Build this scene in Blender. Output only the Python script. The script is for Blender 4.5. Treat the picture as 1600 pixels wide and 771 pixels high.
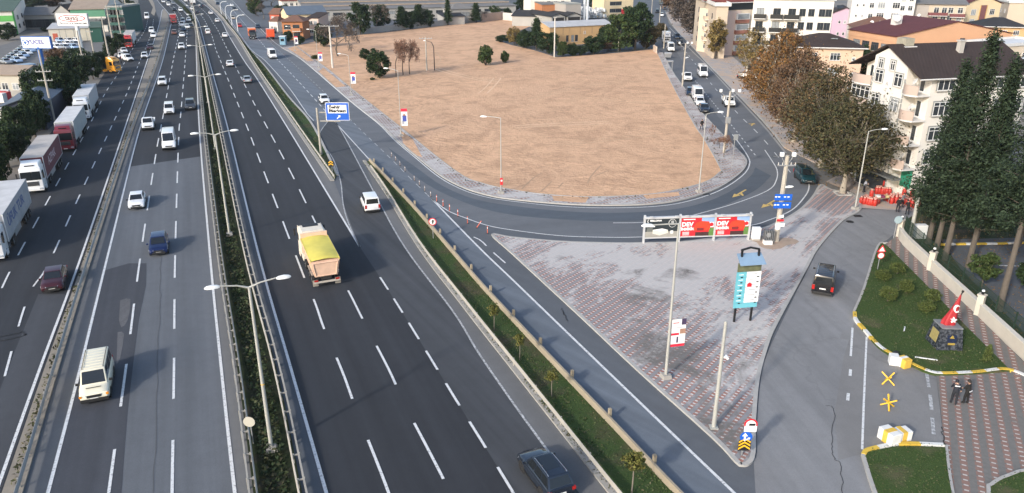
import bpy, bmesh, math, random
from mathutils import Vector, Matrix, Quaternion
from mathutils.geometry import tessellate_polygon
random.seed(7)
R = math.radians
for o in list(bpy.data.objects): bpy.data.objects.remove(o)
SC = bpy.context.scene
COL = SC.collection
# ---------------------------------------------------------------- camera, sky, sun, exposure
CAMH, PITCH, FPX = 28.5, R(21.5), 1180.0
cd = bpy.data.cameras.new('camera'); cam = bpy.data.objects.new('camera', cd); COL.objects.link(cam)
cam.location = (0, 0, CAMH); cam.rotation_euler = (R(90) - PITCH, 0, 0)
cd.sensor_width = 36; cd.lens = 36 * FPX / 1600; cd.clip_start = .5; cd.clip_end = 6000
SC.camera = cam
SUN_EL = R(25); SHX, SHY = .62, .785            # shadows fall away from the camera, to the right
w = bpy.data.worlds.new('World'); SC.world = w; w.use_nodes = True
nt = w.node_tree; bg = nt.nodes['Background']
sky = nt.nodes.new('ShaderNodeTexSky'); sky.sky_type = 'NISHITA'; sky.sun_disc = False
sky.sun_elevation = SUN_EL; sky.sun_rotation = math.atan2(-SHX, -SHY)
sky.air_density = 1.0; sky.dust_density = 2.2; sky.ozone_density = 1.0
nt.links.new(sky.outputs[0], bg.inputs[0]); bg.inputs[1].default_value = .15
sd = bpy.data.lights.new('sun', 'SUN'); sun = bpy.data.objects.new('sun', sd); COL.objects.link(sun)
sd.energy = 1.85; sd.angle = R(3.5); sd.color = (1, .95, .88)
sun.rotation_euler = Vector((SHX * math.cos(SUN_EL), SHY * math.cos(SUN_EL), -math.sin(SUN_EL))).to_track_quat('-Z', 'Y').to_euler()
vs = SC.view_settings; vs.view_transform = 'Standard'; vs.look = 'None'; vs.gamma = 1; vs.exposure = .9
try: vs.use_curve_mapping = False
except Exception: pass
SC.cycles.max_bounces = 6

# ---------------------------------------------------------------- places: photo point -> world point on a level plane
CP, SP = math.cos(PITCH), math.sin(PITCH)
def G(u, v, z=0.0):
    x = (u - 800) / FPX; y = -(v - 385.5) / FPX
    d = Vector((x, CP + y * SP, -SP + y * CP)); k = (z - CAMH) / d.z
    return Vector((d.x * k, d.y * k, z))
def proj(p):
    y = p[1]; z = p[2] - CAMH
    zc = y * CP - z * SP; yc = y * SP + z * CP
    return 800 + FPX * p[0] / zc, 385.5 - FPX * yc / zc
def hat(p, v):                                   # height above ground point p seen at photo row v
    lo, hi = 0., 27.
    for _ in range(40):
        m = (lo + hi) / 2
        if proj((p[0], p[1], m))[1] > v: lo = m
        else: hi = m
    return lo
def spline(pts, n=6, closed=False):
    out = []; m = len(pts)
    rng = range(m if closed else m - 1)
    for i in rng:
        p0 = pts[(i - 1) % m] if closed or i > 0 else pts[0] * 2 - pts[1]
        p1 = pts[i]; p2 = pts[(i + 1) % m]
        p3 = pts[(i + 2) % m] if closed or i + 2 < m else pts[-1] * 2 - pts[-2]
        for k in range(n):
            t = k / n
            out.append(.5 * ((2 * p1) + (p2 - p0) * t + (2 * p0 - 5 * p1 + 4 * p2 - p3) * t * t + (3 * p1 - p0 - 3 * p2 + p3) * t ** 3))
    if not closed: out.append(pts[-1].copy())
    return out
def GL(px, n=6, z=0.0): return spline([G(u, v, z) for u, v in px], n) if n else [G(u, v, z) for u, v in px]
def offs(pts, d):                                # shift a polyline sideways (+ = right of travel)
    out = []
    for i, p in enumerate(pts):
        t = pts[min(i + 1, len(pts) - 1)] - pts[max(i - 1, 0)]; t.z = 0
        if t.length < 1e-6: t = Vector((0, 1, 0))
        t.normalize(); out.append(p + Vector((t.y, -t.x, 0)) * d)
    return out
def walk(pts, step, start=0.0):                  # points and tangents every step metres
    out = []; acc = 0; nxt = start
    for a, b in zip(pts, pts[1:]):
        L = (b - a).length
        while L > 0 and nxt <= acc + L:
            t = (nxt - acc) / L; out.append((a.lerp(b, t), (b - a).normalized())); nxt += step
        acc += L
    return out

# ---------------------------------------------------------------- materials
MATS = {}
class NT:
    def __init__(s, m): s.t = m.node_tree; s.n = s.t.nodes; s.l = s.t.links; s.b = s.n['Principled BSDF']
    def node(s, ty, **kw):
        x = s.n.new(ty)
        for k, v in kw.items():
            if k.startswith('_'): setattr(x, k[1:], v)
            else:
                inp = x.inputs[int(k[1:])] if k[0] == 'i' and k[1:].isdigit() else x.inputs[k]
                if hasattr(v, 'links'): s.l.new(v, inp)
                else: inp.default_value = v
        return x
    def coord(s, rot=0, scale=(1, 1, 1)):
        tc = s.node('ShaderNodeTexCoord')
        mp = s.node('ShaderNodeMapping', _vector_type='POINT', Vector=tc.outputs['Object'], Rotation=(0, 0, rot))
        if scale == (1, 1, 1): return mp.outputs[0]
        return s.node('ShaderNodeMapping', Vector=mp.outputs[0], Scale=scale).outputs[0]
    def noise(s, vec, scale, detail=3, rough=.55, dist=0):
        return s.node('ShaderNodeTexNoise', Vector=vec, Scale=scale, Detail=detail, Roughness=rough, Distortion=dist).outputs[0]
    def math(s, op, a, b=0.0, c=0.0, clamp=False):
        x = s.node('ShaderNodeMath', _operation=op, i0=a, i1=b, i2=c); x.use_clamp = clamp; return x.outputs[0]
    def ramp(s, f, lo, hi): return s.node('ShaderNodeMapRange', Value=f, i1=lo, i2=hi).outputs[0]
    def mix(s, f, a, b):
        x = s.node('ShaderNodeMix', _data_type='RGBA'); 
        for i, v in ((0, f), (6, a), (7, b)):
            if hasattr(v, 'links'): s.l.new(v, x.inputs[i])
            else: x.inputs[i].default_value = v if i == 0 or len(v) == 4 else (*v, 1)
        return x.outputs[2]
    def mul(s, col, f):                           # colour times scalar
        x = s.node('ShaderNodeVectorMath', _operation='SCALE')
        if hasattr(col, 'links'): s.l.new(col, x.inputs[0])
        else: x.inputs[0].default_value = col[:3]
        if hasattr(f, 'links'): s.l.new(f, x.inputs['Scale'])
        else: x.inputs['Scale'].default_value = f
        return x.outputs[0]
    def out(s, col=None, rough=None, bump=None, bs=.3, bd=.02):
        if col is not None: s.l.new(col, s.b.inputs['Base Color'])
        if rough is not None:
            if hasattr(rough, 'links'): s.l.new(rough, s.b.inputs['Roughness'])
            else: s.b.inputs['Roughness'].default_value = rough
        if bump is not None:
            bn = s.node('ShaderNodeBump', Height=bump, Strength=bs, Distance=bd); s.l.new(bn.outputs[0], s.b.inputs['Normal'])
def newmat(name):
    m = bpy.data.materials.new(name); m.use_nodes = True; return m
def mat(name, col=(.5, .5, .5), rough=.8, var=.12, scale=3.0, metal=0.0, bump=0.0, coat=0.0, spec=.5):
    if name in MATS: return MATS[name]
    m = newmat(name); n = NT(m); b = n.b
    b.inputs['Roughness'].default_value = rough; b.inputs['Metallic'].default_value = metal
    b.inputs['Specular IOR Level'].default_value = spec
    if coat: b.inputs['Coat Weight'].default_value = coat; b.inputs['Coat Roughness'].default_value = .08
    if var > 0:
        c = n.coord(); f = n.noise(c, scale, 4, .6)
        n.out(n.mul(col, n.ramp(f, .25, .75) if False else n.math('MULTIPLY_ADD', f, 2 * var, 1 - var)), rough, f if bump else None, bump)
    else: b.inputs['Base Color'].default_value = (*col, 1)
    MATS[name] = m; return m
def asphalt(name, col, ang=0., streak=.3, blotch=.25, fine=.25, rough=.88, cracks=0.0):
    if name in MATS: return MATS[name]
    m = newmat(name); n = NT(m)
    c0 = n.coord(); cs = n.coord(ang, (.75, .012, 1)); cl = n.coord(ang, (.16, .03, 1))
    f1 = n.noise(cs, 1.0, 3, .6); f2 = n.noise(cl, 1.0, 4, .6, .6); f3 = n.noise(c0, 16, 2, .7); f4 = n.noise(c0, .9, 5, .7)
    k = n.math('MULTIPLY_ADD', f1, 2 * streak, 1 - streak)
    k = n.math('MULTIPLY', k, n.math('MULTIPLY_ADD', f2, 2 * blotch, 1 - blotch))
    k = n.math('MULTIPLY', k, n.math('MULTIPLY_ADD', f3, 2 * fine, 1 - fine))
    k = n.math('MULTIPLY', k, n.math('MULTIPLY_ADD', f4, .3, .85))
    if cracks:
        v = n.node('ShaderNodeTexVoronoi', _feature='DISTANCE_TO_EDGE', Vector=n.node('ShaderNodeVectorMath', _operation='ADD', i0=n.coord(ang, (1, .35, 1)), i1=n.mul(n.node('ShaderNodeTexNoise', Vector=c0, Scale=.7).outputs[1], 2.0)).outputs[0], Scale=.09)
        e = n.ramp(v.outputs[0], .0, .012)
        k = n.math('MULTIPLY', k, n.math('MULTIPLY_ADD', e, cracks, 1 - cracks))
    n.out(n.mul(col, k), rough, f3, .25, .01)
    n.b.inputs['Specular IOR Level'].default_value = .35
    MATS[name] = m; return m
def leafmat(name, cols, rough=.75):
    """random leaf tint from a few true leaf colours"""
    if name in MATS: return MATS[name]
    m = newmat(name); n = NT(m)
    g = n.node('ShaderNodeNewGeometry'); r = g.outputs['Random Per Island']
    cr = n.node('ShaderNodeValToRGB', Fac=r); e = cr.color_ramp
    while len(e.elements) < len(cols): e.elements.new(.5)
    for i, c in enumerate(cols):
        e.elements[i].position = i / max(1, len(cols) - 1); e.elements[i].color = (*c, 1)
    f = n.noise(n.coord(), .35, 3)
    n.out(n.mul(cr.outputs[0], n.math('MULTIPLY_ADD', f, 1.1, .45)), rough)
    n.b.inputs['Specular IOR Level'].default_value = .25
    n.b.inputs['Subsurface Weight'].default_value = 0
    MATS[name] = m; return m

# ---------------------------------------------------------------- mesh building
class MB:
    def __init__(s): s.v = []; s.f = []; s.mi = []; s.m = []
    def mid(s, m):
        if m not in s.m: s.m.append(m)
        return s.m.index(m)
    def add(s, vs, fs, m):
        b = len(s.v); k = s.mid(m); s.v += [tuple(p) for p in vs]
        for f in fs: s.f.append(tuple(b + i for i in f)); s.mi.append(k)
        return s
    def hexa(s, p, m):                            # bottom 0-3 ccw, top 4-7
        return s.add(p, [(3, 2, 1, 0), (4, 5, 6, 7), (0, 1, 5, 4), (1, 2, 6, 5), (2, 3, 7, 6), (3, 0, 4, 7)], m)
    def box(s, c, sz, m, rz=0., taper=1.0):
        x, y, z = (q / 2 for q in sz); cs, sn = math.cos(rz), math.sin(rz); P = []
        for zz, t in ((-z, 1), (z, taper)):
            for a, b in ((-x, -y), (x, -y), (x, y), (-x, y)):
                P.append((c[0] + (a * cs - b * sn) * t, c[1] + (a * sn + b * cs) * t, c[2] + zz))
        return s.hexa(P, m)
    def tube(s, pts, r, m, n=8, cap=True):
        pts = [Vector(p) for p in pts]; r = r if isinstance(r, (list, tuple)) else [r] * len(pts)
        V = []; F = []; px = None
        for i, p in enumerate(pts):
            t = (pts[min(i + 1, len(pts) - 1)] - pts[max(i - 1, 0)]).normalized()
            a = px if px is not None else (Vector((1, 0, 0)) if abs(t.x) < .9 else Vector((0, 1, 0)))
            a = (a - t * a.dot(t)).normalized(); px = a; b = t.cross(a)
            for k in range(n):
                q = 2 * math.pi * k / n; V.append(p + (a * math.cos(q) + b * math.sin(q)) * r[i])
        for i in range(len(pts) - 1):
            for k in range(n): F.append((i * n + k, i * n + (k + 1) % n, (i + 1) * n + (k + 1) % n, (i + 1) * n + k))
        if cap: F.append(tuple(range(n))[::-1]); F.append(tuple((len(pts) - 1) * n + k for k in range(n)))
        return s.add(V, F, m)
    def cyl(s, a, b, r, m, n=14, r2=None): return s.tube([a, b], [r, r if r2 is None else r2], m, n)
    def disc(s, c, nrm, r, m, n=20, th=.02):
        c = Vector(c); nrm = Vector(nrm).normalized(); return s.tube([c - nrm * th / 2, c + nrm * th / 2], r, m, n)
    def prism(s, poly, z0, z1, m):
        n = len(poly); V = [(p[0], p[1], z0) for p in poly] + [(p[0], p[1], z1) for p in poly]
        return s.add(V, [tuple(range(n))[::-1], tuple(range(n, 2 * n))] + [(i, (i + 1) % n, n + (i + 1) % n, n + i) for i in range(n)], m)
    def extr(s, poly, d, m):                      # planar polygon of 3d points swept by vector d
        n = len(poly); d = Vector(d); V = [Vector(p) for p in poly] + [Vector(p) + d for p in poly]
        return s.add(V, [tuple(range(n)), tuple(range(n, 2 * n))[::-1]] + [(i, n + i, n + (i + 1) % n, (i + 1) % n) for i in range(n)], m)
    def strip(s, pts, w, z, m, h=0.0):            # ribbon along a polyline; h>0 gives it sides
        a = offs(pts, -w / 2); b = offs(pts, w / 2); n = len(pts)
        V = [(p.x, p.y, z) for p in a] + [(p.x, p.y, z) for p in b]
        F = [(n + i, n + i + 1, i + 1, i) for i in range(n - 1)]
        if h:
            V += [(p.x, p.y, z - h) for p in a] + [(p.x, p.y, z - h) for p in b]
            for i in range(n - 1):
                F.append((i, i + 1, 2 * n + i + 1, 2 * n + i)); F.append((n + i + 1, n + i, 3 * n + i, 3 * n + i + 1))
            F.append((0, 2 * n, 3 * n, n)); F.append((n - 1, 2 * n - 1, 4 * n - 1, 3 * n - 1))
        return s.add(V, F, m)
    def rib(s, pts, prof, m):                     # sweep a (side, up) profile along a polyline
        k = len(prof); V = []; F = []
        for i, p in enumerate(pts):
            t = pts[min(i + 1, len(pts) - 1)] - pts[max(i - 1, 0)]; t.z = 0; t.normalize(); r = Vector((t.y, -t.x, 0))
            for a, b in prof: V.append(p + r * a + Vector((0, 0, b)))
        for i in range(len(pts) - 1):
            for j in range(k): F.append((i * k + j, (i + 1) * k + j, (i + 1) * k + (j + 1) % k, i * k + (j + 1) % k))
        F.append(tuple(range(k))); F.append(tuple((len(pts) - 1) * k + j for j in range(k))[::-1])
        return s.add(V, F, m)
    def mesh(s, name, smooth=None, bevel=0, fix=True):
        me = bpy.data.meshes.new(name); me.from_pydata(s.v, [], s.f)
        for m in s.m: me.materials.append(m)
        me.polygons.foreach_set('material_index', s.mi)
        if fix or bevel:
            bm = bmesh.new(); bm.from_mesh(me)
            if bevel:
                bmesh.ops.remove_doubles(bm, verts=bm.verts, dist=1e-4)
                es = [e for e in bm.edges if len(e.link_faces) == 2 and e.calc_face_angle(0) > R(25)]
                bmesh.ops.bevel(bm, geom=es, offset=bevel, segments=2, affect='EDGES', profile=.6)
            if fix: bmesh.ops.recalc_face_normals(bm, faces=bm.faces)
            bm.to_mesh(me); bm.free()
        if smooth:
            me.shade_smooth(); me.set_sharp_from_angle(angle=R(smooth))
        me.update(); return me
    def build(s, name, parent=None, smooth=None, bevel=0, loc=None, rz=0, fix=True):
        o = bpy.data.objects.new(name, s.mesh(name, smooth, bevel, fix)); COL.objects.link(o)
        if parent: o.parent = parent
        if loc is not None: o.location = loc
        if rz: o.rotation_euler.z = rz
        return o
def tag(o, label=None, cat=None, group=None, kind=None):
    if label: o['label'] = label
    if cat: o['category'] = cat
    if group: o['group'] = group
    if kind: o['kind'] = kind
    return o
def thing(name, label, cat, loc=(0, 0, 0), rz=0., group=None):
    o = bpy.data.objects.new(name, None); COL.objects.link(o); o.empty_display_size = .2
    o.location = loc; o.rotation_euler = (0, 0, rz); return tag(o, label, cat, group)
def inst(me, name, parent=None, loc=(0, 0, 0), rz=0., sc=None):
    o = bpy.data.objects.new(name, me); COL.objects.link(o); o.location = loc; o.rotation_euler = (0, 0, rz)
    if sc: o.scale = sc if isinstance(sc, (tuple, list)) else (sc,) * 3
    if parent: o.parent = parent
    return o
def copy_tree(o, parent=None):
    c = o.copy(); COL.objects.link(c)
    if parent: c.parent = parent
    for ch in [x for x in KIDS.get(o.name, o.children)]: copy_tree(ch, c)
    return c
KIDS = {}
ZN = [0]
def sheet(name, poly, z, m, kind='structure', side=0.0, smooth=False):
    """flat (or kerb-high) ground sheet from a ground outline"""
    if z < .05: ZN[0] += 1; z += ZN[0] * 3e-4      # no two flush sheets share a plane
    pts = [Vector((p.x, p.y, 0)) for p in poly]
    tris = tessellate_polygon([pts]); b = MB(); n = len(pts)
    V = [(p.x, p.y, z) for p in pts]; F = []
    for t in tris:
        a, q, c = (pts[i] for i in t)
        F.append(t if (q - a).cross(c - a).z > 0 else t[::-1])
    if side:
        V += [(p.x, p.y, z - side) for p in pts]
        F += [(i, (i + 1) % n, n + (i + 1) % n, n + i) for i in range(n)]
    b.add(V, F, m)
    o = b.build(name, fix=bool(side)); tag(o, kind=kind); return o
FONTCACHE = {}
def text_mesh(s, size, m, ext=.004, align='CENTER', sx=1.0, bold=0.0):
    key = (s, size, m.name, align, sx, bold)
    if key in FONTCACHE: return FONTCACHE[key]
    c = bpy.data.curves.new('lettering', 'FONT'); c.body = s; c.size = size; c.extrude = ext; c.align_x = align; c.align_y = 'CENTER'
    c.resolution_u = 3; c.offset = bold; c.materials.append(m)
    o = bpy.data.objects.new('lettering', c); COL.objects.link(o); bpy.context.view_layer.update()
    me = bpy.data.meshes.new_from_object(o.evaluated_get(bpy.context.evaluated_depsgraph_get()))
    bpy.data.objects.remove(o); bpy.data.curves.remove(c)
    if sx != 1.0:
        for v in me.vertices: v.co.x *= sx
    FONTCACHE[key] = me; return me
def text(s, size, m, parent, loc, rot=(R(90), 0, 0), align='CENTER', sx=1.0, name='lettering', bold=0.0):
    o = bpy.data.objects.new(name, text_mesh(s, size, m, align=align, sx=sx, bold=bold)); COL.objects.link(o)
    o.parent = parent; o.location = loc; o.rotation_euler = rot; return o
# ================================================================ GROUND, ROADS, MARKINGS
MDIR = math.atan2(-.38, .925)                     # heading of the motorway, as an angle from +Y
MANG = -MDIR * -1
a_base = asphalt('asphalt_grey', (.095, .103, .115), R(-40), .12, .22, .22)
a_dark = asphalt('asphalt_motorway', (.029, .0315, .037), -R(22.3), .5, .35, .35)
a_front = asphalt('asphalt_frontage', (.0275, .0305, .0365), -R(23), .4, .4, .3)
a_lane = asphalt('asphalt_frontage_lane', (.052, .056, .064), -R(23), .25, .25, .22)
a_pale = asphalt('asphalt_worn', (.108, .117, .13), -R(22.3), .36, .28, .3)
a_patch = asphalt('asphalt_patch', (.052, .056, .066), -R(22.3), .42, .35, .28)
a_should = asphalt('asphalt_shoulder', (.13, .132, .135), -R(22.3), .2, .25, .2)
a_serv = asphalt('asphalt_service', (.122, .14, .163), -R(44), .4, .3, .22)
a_loop = asphalt('asphalt_loop', (.076, .09, .108), R(80), .12, .35, .22)
a_local = asphalt('asphalt_local', (.2, .202, .206), R(-8), .3, .28, .22, cracks=.1)
a_park = asphalt('asphalt_parking', (.19, .188, .186), R(5), .15, .25, .22, cracks=.15)
m_white = newmat('road_paint'); _n = NT(m_white); MATS['road_paint'] = m_white
_f = _n.noise(_n.coord(), 6, 4, .7); _n.out(_n.mix(_n.ramp(_f, .3, .48), (.2, .2, .21), (.62, .63, .63)), .7)
m_worn = newmat('worn_road_paint'); _n = NT(m_worn); _f = _n.noise(_n.coord(), 5, 4, .8); _n.out(_n.mix(_n.ramp(_f, .42, .6), (.2, .205, .21), (.5, .51, .52)), .8)
m_yel = mat('yellow_road_paint', (.55, .38, .12), .75, .35, 5)
m_conc = mat('concrete', (.3, .285, .26), .9, .28, 1.2, bump=.2)
m_kerb = mat('kerb_concrete', (.36, .35, .33), .9, .25, 2, bump=.15)
m_dirtyconc = newmat('dusty_concrete'); _n = NT(m_dirtyconc); _f = _n.noise(_n.coord(), .8, 6, .7)
_n.out(_n.mix(_f, (.14, .125, .105), (.32, .285, .235)), .95, _n.noise(_n.coord(), 12, 4), .4, .03)

def grassmat(name, g1, g2, dirt, amount, sc=.5):
    m = newmat(name); n = NT(m); c = n.coord(); f1 = n.noise(c, sc, 5, .65, .3); f2 = n.noise(c, 7, 4, .7); f3 = n.noise(c, 30, 2, .7)
    g = n.mix(n.ramp(f2, .3, .7), g1, g2)
    col = n.mix(n.ramp(f1, amount, amount + .18), g, dirt)
    n.out(n.mul(col, n.math('MULTIPLY_ADD', f3, 1.0, .5)), .95, f2, .8, .08); n.b.inputs['Specular IOR Level'].default_value = .2
    MATS[name] = m; return m
g_strip = grassmat('verge_grass', (.03, .058, .015), (.052, .08, .025), (.075, .066, .038), .48, .3)
g_isl = grassmat('island_lawn', (.036, .066, .016), (.055, .085, .025), (.11, .095, .055), .54, .35)
g_med = grassmat('median_soil', (.012, .02, .008), (.03, .04, .016), (.04, .035, .026), .5, .5)
g_park = grassmat('park_lawn', (.02, .035, .012), (.035, .055, .018), (.1, .08, .055), .48, .2)
# open country / town ground
m_ground = newmat('town_ground'); _n = NT(m_ground); _c = _n.coord()
_n.out(_n.mix(_n.ramp(_n.noise(_c, .03, 6, .65), .4, .6), _n.mix(_n.noise(_c, .3, 5, .7), (.16, .14, .115), (.24, .215, .185)), _n.mix(_n.noise(_c, 1.5, 4), (.1, .1, .098), (.19, .185, .175))), .95)
# bare earth of the lot with tyre scuffs
m_lot = newmat('bare_earth'); _n = NT(m_lot); _c = _n.coord()
_f1 = _n.noise(_c, .05, 5, .6, .4)
_w = _n.node('ShaderNodeVectorMath', _operation='ADD', i0=_n.coord(R(12), (.3, .5, 1)), i1=_n.mul(_n.node('ShaderNodeTexNoise', Vector=_c, Scale=.07, Detail=3).outputs[1], 6.0)).outputs[0]
_f2 = _n.noise(_w, 1.3, 6, .68, 1.2); _f3 = _n.noise(_c, 1.6, 6, .72); _f4 = _n.noise(_c, .22, 4, .6, 1.0)
_wv = _n.node('ShaderNodeTexWave', Vector=_c, Scale=.16, Distortion=9.0, Detail=3.0, _wave_type='RINGS', i5=.55) if False else _n.node('ShaderNodeTexWave', _wave_type='RINGS', _rings_direction='Z', Vector=_n.node('ShaderNodeVectorMath', _operation='ADD', i0=_c, i1=(-30, -150, 0)).outputs[0], Scale=.22, Distortion=14.0, Detail=2.0)
_wv = _n.math('MULTIPLY', _n.ramp(_wv.outputs[1], .55, .95), _n.ramp(_n.noise(_c, .035, 4, .6, .5), .46, .6))
_k = _n.math('SUBTRACT', _n.math('MULTIPLY_ADD', _f2, .5, .75), _n.math('MULTIPLY', _wv, .16)); _k = _n.math('MULTIPLY', _k, _n.math('MULTIPLY_ADD', _f3, .34, .83))
_tone = _n.mix(_n.ramp(_f4, .45, .68), _n.mix(_n.ramp(_f1, .35, .65), (.64, .405, .255), (.59, .375, .24)), (.47, .295, .185))
_n.out(_n.mul(_tone, _k), .97, _n.math('ADD', _n.math('MULTIPLY', _f2, 1.2), _f3), .9, .16); _n.b.inputs['Specular IOR Level'].default_value = .1
# patterned block paving: grey courses between courses of red and white blocks, partly under white dust
def paving(name, ang, per, step, cg, cr, cw, dust=.5, stain=.5, spots=(), grime=(), rf=.64):
    m = newmat(name); n = NT(m); c = n.coord(); r = n.coord(ang)
    sx = n.node('ShaderNodeSeparateXYZ', Vector=r); X, Y = sx.outputs[0], sx.outputs[1]
    fy = n.math('FRACT', n.math('DIVIDE', Y, per)); row = n.math('FLOOR', n.math('DIVIDE', Y, per))
    xs = n.math('ADD', n.math('DIVIDE', X, step), n.math('MULTIPLY', row, .5)); fx = n.math('FRACT', xs)
    band = n.math('LESS_THAN', fy, .52); red = n.math('LESS_THAN', fx, rf)
    hole = n.math('MULTIPLY', n.math('GREATER_THAN', fy, .1), n.math('LESS_THAN', fy, .4))
    white = n.math('MULTIPLY', n.math('SUBTRACT', 1.0, red), hole)
    col = n.mix(n.math('MULTIPLY', band, red), cg, cr); col = n.mix(n.math('MULTIPLY', band, white), col, cw)
    f3 = n.noise(c, 3.5, 3, .7); col = n.mul(col, n.math('MULTIPLY_ADD', f3, .5, .75))
    d1 = n.noise(n.coord(ang, (.5, 1, 1)), .3, 6, .66, .8); d2 = n.noise(c, 2.2, 5, .75)
    def near_(pts, gain):                        # places where dust or grime has gathered
        tot = 0.0
        for (p, r_) in pts:
            dd = n.node('ShaderNodeVectorMath', _operation='DISTANCE', i0=c, i1=(p.x, p.y, 0)).outputs['Value']; tot = n.math('ADD', tot, n.math('MULTIPLY', n.node('ShaderNodeMapRange', Value=dd, i1=0.0, i2=r_, i3=1.0, i4=0.0).outputs[0], gain))
        return tot
    dm = n.ramp(n.math('ADD', n.math('ADD', n.math('MULTIPLY', d1, .8), n.math('MULTIPLY', d2, .35)), near_(spots, .135)), dust, dust + .1)
    col = n.mix(n.math('MULTIPLY', dm, .88), col, n.mix(d2, (.4, .385, .375), (.54, .52, .5)))
    s1 = n.noise(c, .17, 5, .6, .8); sm = n.ramp(n.math('ADD', s1, near_(grime, .22)), stain, stain + .1)
    col = n.mix(n.math('MULTIPLY', sm, n.ramp(d2, .3, .55)), col, (.15, .14, .13))
    n.out(col, .92, f3, .2, .01); n.b.inputs['Specular IOR Level'].default_value = .3; MATS[name] = m; return m
_a = G(985, 473) - G(950, 498); PANG = -math.atan2(_a.y, _a.x)
m_plaza = paving('plaza_paving', PANG, .6, .38, (.235, .232, .24), (.3, .15, .12), (.58, .56, .53), .6, .64, [(G(u, v), r_) for u, v, r_ in ((1100, 402, 11), (1170, 400, 9), (1165, 490, 6), (1245, 345, 9), (960, 402, 9), (1060, 440, 7), (1165, 575, 5), (1220, 400, 6), (870, 392, 7), (1085, 480, 5))], [(G(u, v), r_) for u, v, r_ in ((1008, 480, 6), (1030, 440, 5), (1002, 555, 5), (1085, 560, 5), (1140, 640, 5), (1150, 700, 4), (1075, 425, 3))])
m_walk = paving('footway_paving', R(-35), .9, .5, (.3, .285, .28), (.28, .17, .14), (.52, .5, .47), .55, .8)
_a = G(1487, 733) - G(1478, 620)
m_court = paving('court_paving', math.atan2(_a.x, _a.y) + R(90), .8, .5, (.155, .15, .14), (.23, .145, .12), (.44, .42, .39), 1.2, .62, rf=.76)
m_grit = newmat('dusty_footway'); _n = NT(m_grit); _c = _n.coord()
_n.out(_n.mix(_n.ramp(_n.noise(_c, .35, 6, .7, .5), .42, .58), _n.mix(_n.noise(_c, 4, 3), (.27, .255, .245), (.36, .34, .33)), (.44, .33, .25)), .95)

BIG = 3500
MBg = MB(); MBg.add([(-BIG, -400, -.06), (BIG, -400, -.06), (BIG, 5000, -.06), (-BIG, 5000, -.06)], [(0, 1, 2, 3)], m_ground)
tag(MBg.build('ground', fix=False), kind='structure')
ext = lambda L: L
LFL = [(-900, 900), (-180, 440), (-10, 330), (45, 255), (90, 195), (140, 150), (165, 112), (178, 92), (200, 70), (219, 52), (223, 40), (218, 25), (216, 0), (218, -22)]
base = GL(LFL, 3) + GL([(1028, -22), (1035, 5), (1045, 37), (1080, 71), (1104, 100), (1146, 143), (1192, 192), (1225, 240), (1300, 300), (1430, 310), (1500, 345), (1800, 480), (2300, 900)], 0)
sheet('road', base, 0, a_base)
# lines traced along the motorway (left to right)
SLp = [(-70, 980), (4, 771), (70, 578), (138, 386), (201, 193), (232, 96), (247, 50), (252, 31), (254, 19), (255.5, 15)]
SRp = [(-28, 980), (36, 771), (92, 578), (150, 386), (212, 193), (248, 96), (260, 52), (264, 35), (262, 22), (257, 15)]
Cp = [(20, 980), (75, 771), (125, 578), (172, 386), (221, 193), (254, 96), (266, 44), (268, 34), (265, 24), (259, 16), (250, 6), (240, -6), (225, -22)]
Ap = [(391, 980), (367, 771), (346, 578), (327, 386), (311, 193), (307, 96), (305.6, 50), (303.7, 41), (299, 31), (290, 21), (280, 11), (270, 3), (250, -10), (232, -22)]
MLp = [(423, 980), (396, 771), (371, 578), (342, 386), (319, 193), (310, 96), (306, 50), (300, 34), (290, 19), (275, 5), (262, -5), (238, -22)]
MRp = [(515, 980), (472, 771), (432, 578), (382, 386), (342, 193), (321, 96), (309, 48), (304, 30), (295, 16), (280, 2), (267, -8), (243, -22)]
Bp = [(570, 980), (510, 771), (455, 578), (401, 386), (354, 193), (327, 96), (316, 54), (310, 34), (300, 17), (285, 2), (273, -8), (250, -22)]
Fp = [(562, 386), (445, 193), (400, 121), (382, 96), (357, 55), (344, 31), (325, 12), (309, 1), (290, -10), (268, -22)]
SL, SR, Cl, Al, ML, MR, Bl, Fl = (GL(q, 6) for q in (SLp, SRp, Cp, Ap, MLp, MRp, Bp, Fp))
Z1, Z2, Z3 = .006, .012, .018
sheet('frontage_road', GL(LFL, 3) + GL([(231, -22), (236, 0), (241, 14), (248, 30), (246, 50)], 3) + SL[::-1][24:], Z1, a_front)
lane_e = GL([(30, 578), (87, 440), (135, 300)], 4)
sheet('road', GL([(-60, 771), (12, 578), (60, 460)], 4) + GL([(103, 460), (66, 578), (0, 771)], 4), Z2, a_lane)
sheet('motorway', Cl + Al[::-1], Z1, a_dark)
sheet('road', [p for p in Cl if proj(p)[1] > 262 or p.y < 5] + [G(202, 261), G(319, 244)] + [p for p in Al[::-1] if proj(p)[1] > 246 or p.y < 5], Z2, a_pale)
sheet('road', GL([(163, 423), (229, 412), (217, 500), (200, 640), (188, 800)], 2) + GL([(68, 800), (122, 590)], 2), Z3, a_patch)
sheet('road_shoulder', Cl[:-24] + SR[::-1], Z1, a_should)
sheet('road_shoulder', Al + offs(Al, 1.15)[::-1], Z1, a_should)
Gp = [(1010, 900), (905, 771), (847, 693), (800, 628), (747, 551), (707, 486), (632, 386), (586, 304), (532, 203), (517, 184)]
Gl = GL(Gp, 6)
slipL = GL([(517, 184), (499, 213), (520, 248), (532, 283), (536, 318), (544, 348), (562, 386)], 5)
FR = GL([(910, 960), (802, 771), (714, 628), (651, 525), (605, 451), (562, 386)], 6)
sheet('motorway', Bl + Fl[::-1] + FR[::-1], Z1, a_dark)
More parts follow.
